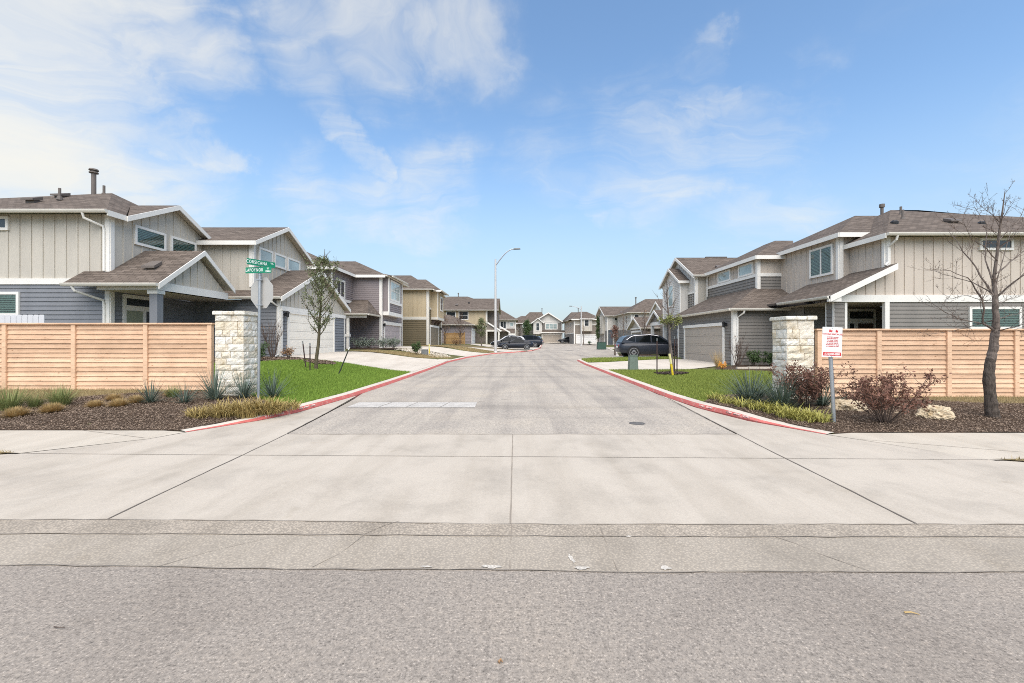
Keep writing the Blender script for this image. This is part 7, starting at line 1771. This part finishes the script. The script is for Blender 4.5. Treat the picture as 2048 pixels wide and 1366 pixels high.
SUV_BODY = [(-2.39, .52, .86, .74), (-2.34, .40, 1.02, .87), (-2.0, .34, 1.10, .945), (-1.4, .28, 1.11, .96), (0, .26, 1.08, .965), (1.0, .28, 1.06, .96), (1.7, .32, 1.0, .93), (2.2, .36, .90, .86), (2.36, .42, .80, .76), (2.41, .50, .72, .66)]
SUV_CAB = [(-2.28, 1.06), (-1.98, 1.50), (-1.80, 1.60), (-1.0, 1.70), (-.2, 1.74), (.25, 1.70), (.55, 1.61), (1.36, 1.04)]
SUV_WIN = [[(-1.88, 1.28), (-1.30, 1.15), (-1.28, 1.58), (-1.52, 1.52)], [(-1.22, 1.15), (-.16, 1.12), (-.18, 1.64), (-1.20, 1.59)], [(-.06, 1.12), (1.12, 1.10), (.44, 1.55), (.10, 1.62), (-.08, 1.63)]]
sz = 32.7
car('suv', 'charcoal estate car parked nose in before the garage, seen from its side', (gx(1297, sz) + .05, sz, G(9.5, sz) - .01), 0, 4.78, 1.93, 1.74, SUV_BODY, SUV_CAB, M_CAR_GREY, (-1.40, 1.43), .395, 1.06, .79, SUV_WIN)
car('suv', 'white car mostly hidden behind the charcoal car, only its tail showing', (gx(1292, 38.6), 38.9, G(11, 39)), 0, 4.78, 1.93, 1.74, SUV_BODY, SUV_CAB, M_CAR_WHITE, (-1.42, 1.43), .365, 1.06, .79, SUV_WIN)
CP_BODY = [(-2.08, .42, .74, .66), (-2.02, .30, .86, .80), (-1.6, .24, .90, .90), (-.8, .2, .86, .91), (.3, .2, .84, .90), (1.0, .22, .80, .90), (1.6, .24, .72, .86), (1.98, .28, .60, .74), (2.08, .34, .52, .6)]
CP_CAB = [(-1.92, .84), (-1.1, 1.18), (-.5, 1.29), (-.1, 1.29), (.22, 1.22), (.98, .82)]
CP_WIN = [[(-1.0, .90), (.62, .88), (.12, 1.17), (-.45, 1.22), (-.85, 1.12)]]
c_ = 52.3
car('coupe', 'dark low coupe parked side on in front of the other dark cars', (gx(1031, c_), c_, road_z(c_) + .10), math.pi, 4.2, 1.82, 1.3, CP_BODY, CP_CAB, M_CAR_NAVY, (-1.32, 1.22), .33, .84, .70, CP_WIN)
c_ = 57.5
SD_WIN = [[(-1.35, 1.02), (-.34, 1.0), (-.38, 1.36), (-1.0, 1.36)], [(-.24, 1.0), (.95, .98), (.28, 1.34), (-.28, 1.38)]]
SD_BODY = [(x, zl, zh * .9, w) for x, zl, zh, w in SUV_BODY]; SD_CAB = [(-1.95, .95), (-1.2, 1.38), (-.6, 1.46), (0, 1.44), (.4, 1.36), (1.28, .95)]
car('sedan', 'black saloon parked between the coupe and the white car', (gx(1019, c_), c_, road_z(c_) + .12), math.pi, 4.7, 1.85, 1.46, SD_BODY, SD_CAB, M_CAR_BLACK, (-1.42, 1.43), .34, .96, .74, SD_WIN)
c_ = 61.5
car('suv', 'white sport utility car behind the black saloon', (gx(1018, c_), c_, road_z(c_) + .04), math.pi, 4.78, 1.93, 1.74, SUV_BODY, SUV_CAB, M_CAR_WHITE, (-1.42, 1.43), .365, 1.06, .79, SUV_WIN)
c_ = 63.0
car('hatchback', 'dark hatchback at the right end of the parked group', (gx(1052, c_), c_ - .6, road_z(c_) + .1), math.pi * .93, 4.2, 1.85, 1.6, SUV_BODY, SUV_CAB, M_CAR_NAVY, (-1.42, 1.43), .365, 1.06, .79, SUV_WIN)
c_ = 104
car('sedan', 'dark car in the gap between the grey and cream houses', (gx(1137, c_) - .1, c_, 1.0), math.pi, 4.7, 1.85, 1.46, SD_BODY, SD_CAB, M_CAR_BLACK, (-1.42, 1.43), .34, .96, .74, SD_WIN)

# small litter on the near road
def litter(name, label, px, py, pts, mat, rad):
    p = on_ground(px, py, RZ); S = MB(); S.tube([(p.x + a, p.y + b, p.z + .006 + c) for a, b, c in pts], [rad, rad * .8, rad * .4][:len(pts)], 5); tag(build(name, S, mat), label, 'litter')
litter('twig', 'small dark twig on the near road, left side', 108, 1258, [(0, 0, 0), (.03, -.01, .004), (.07, -.008, 0)], M_TWIG, .003)
litter('leaf', 'single tan leaf on the near road, right side', 1822, 1232, [(-.03, .01, 0), (0, 0, .008), (.04, -.01, 0)], M_TAN, .006)
litter('twig', 'dark speck of debris at the bottom centre of the road', 997, 1330, [(0, 0, 0), (.012, .012, .006), (.02, .0, 0)], M_BROWNLEAF, .008)
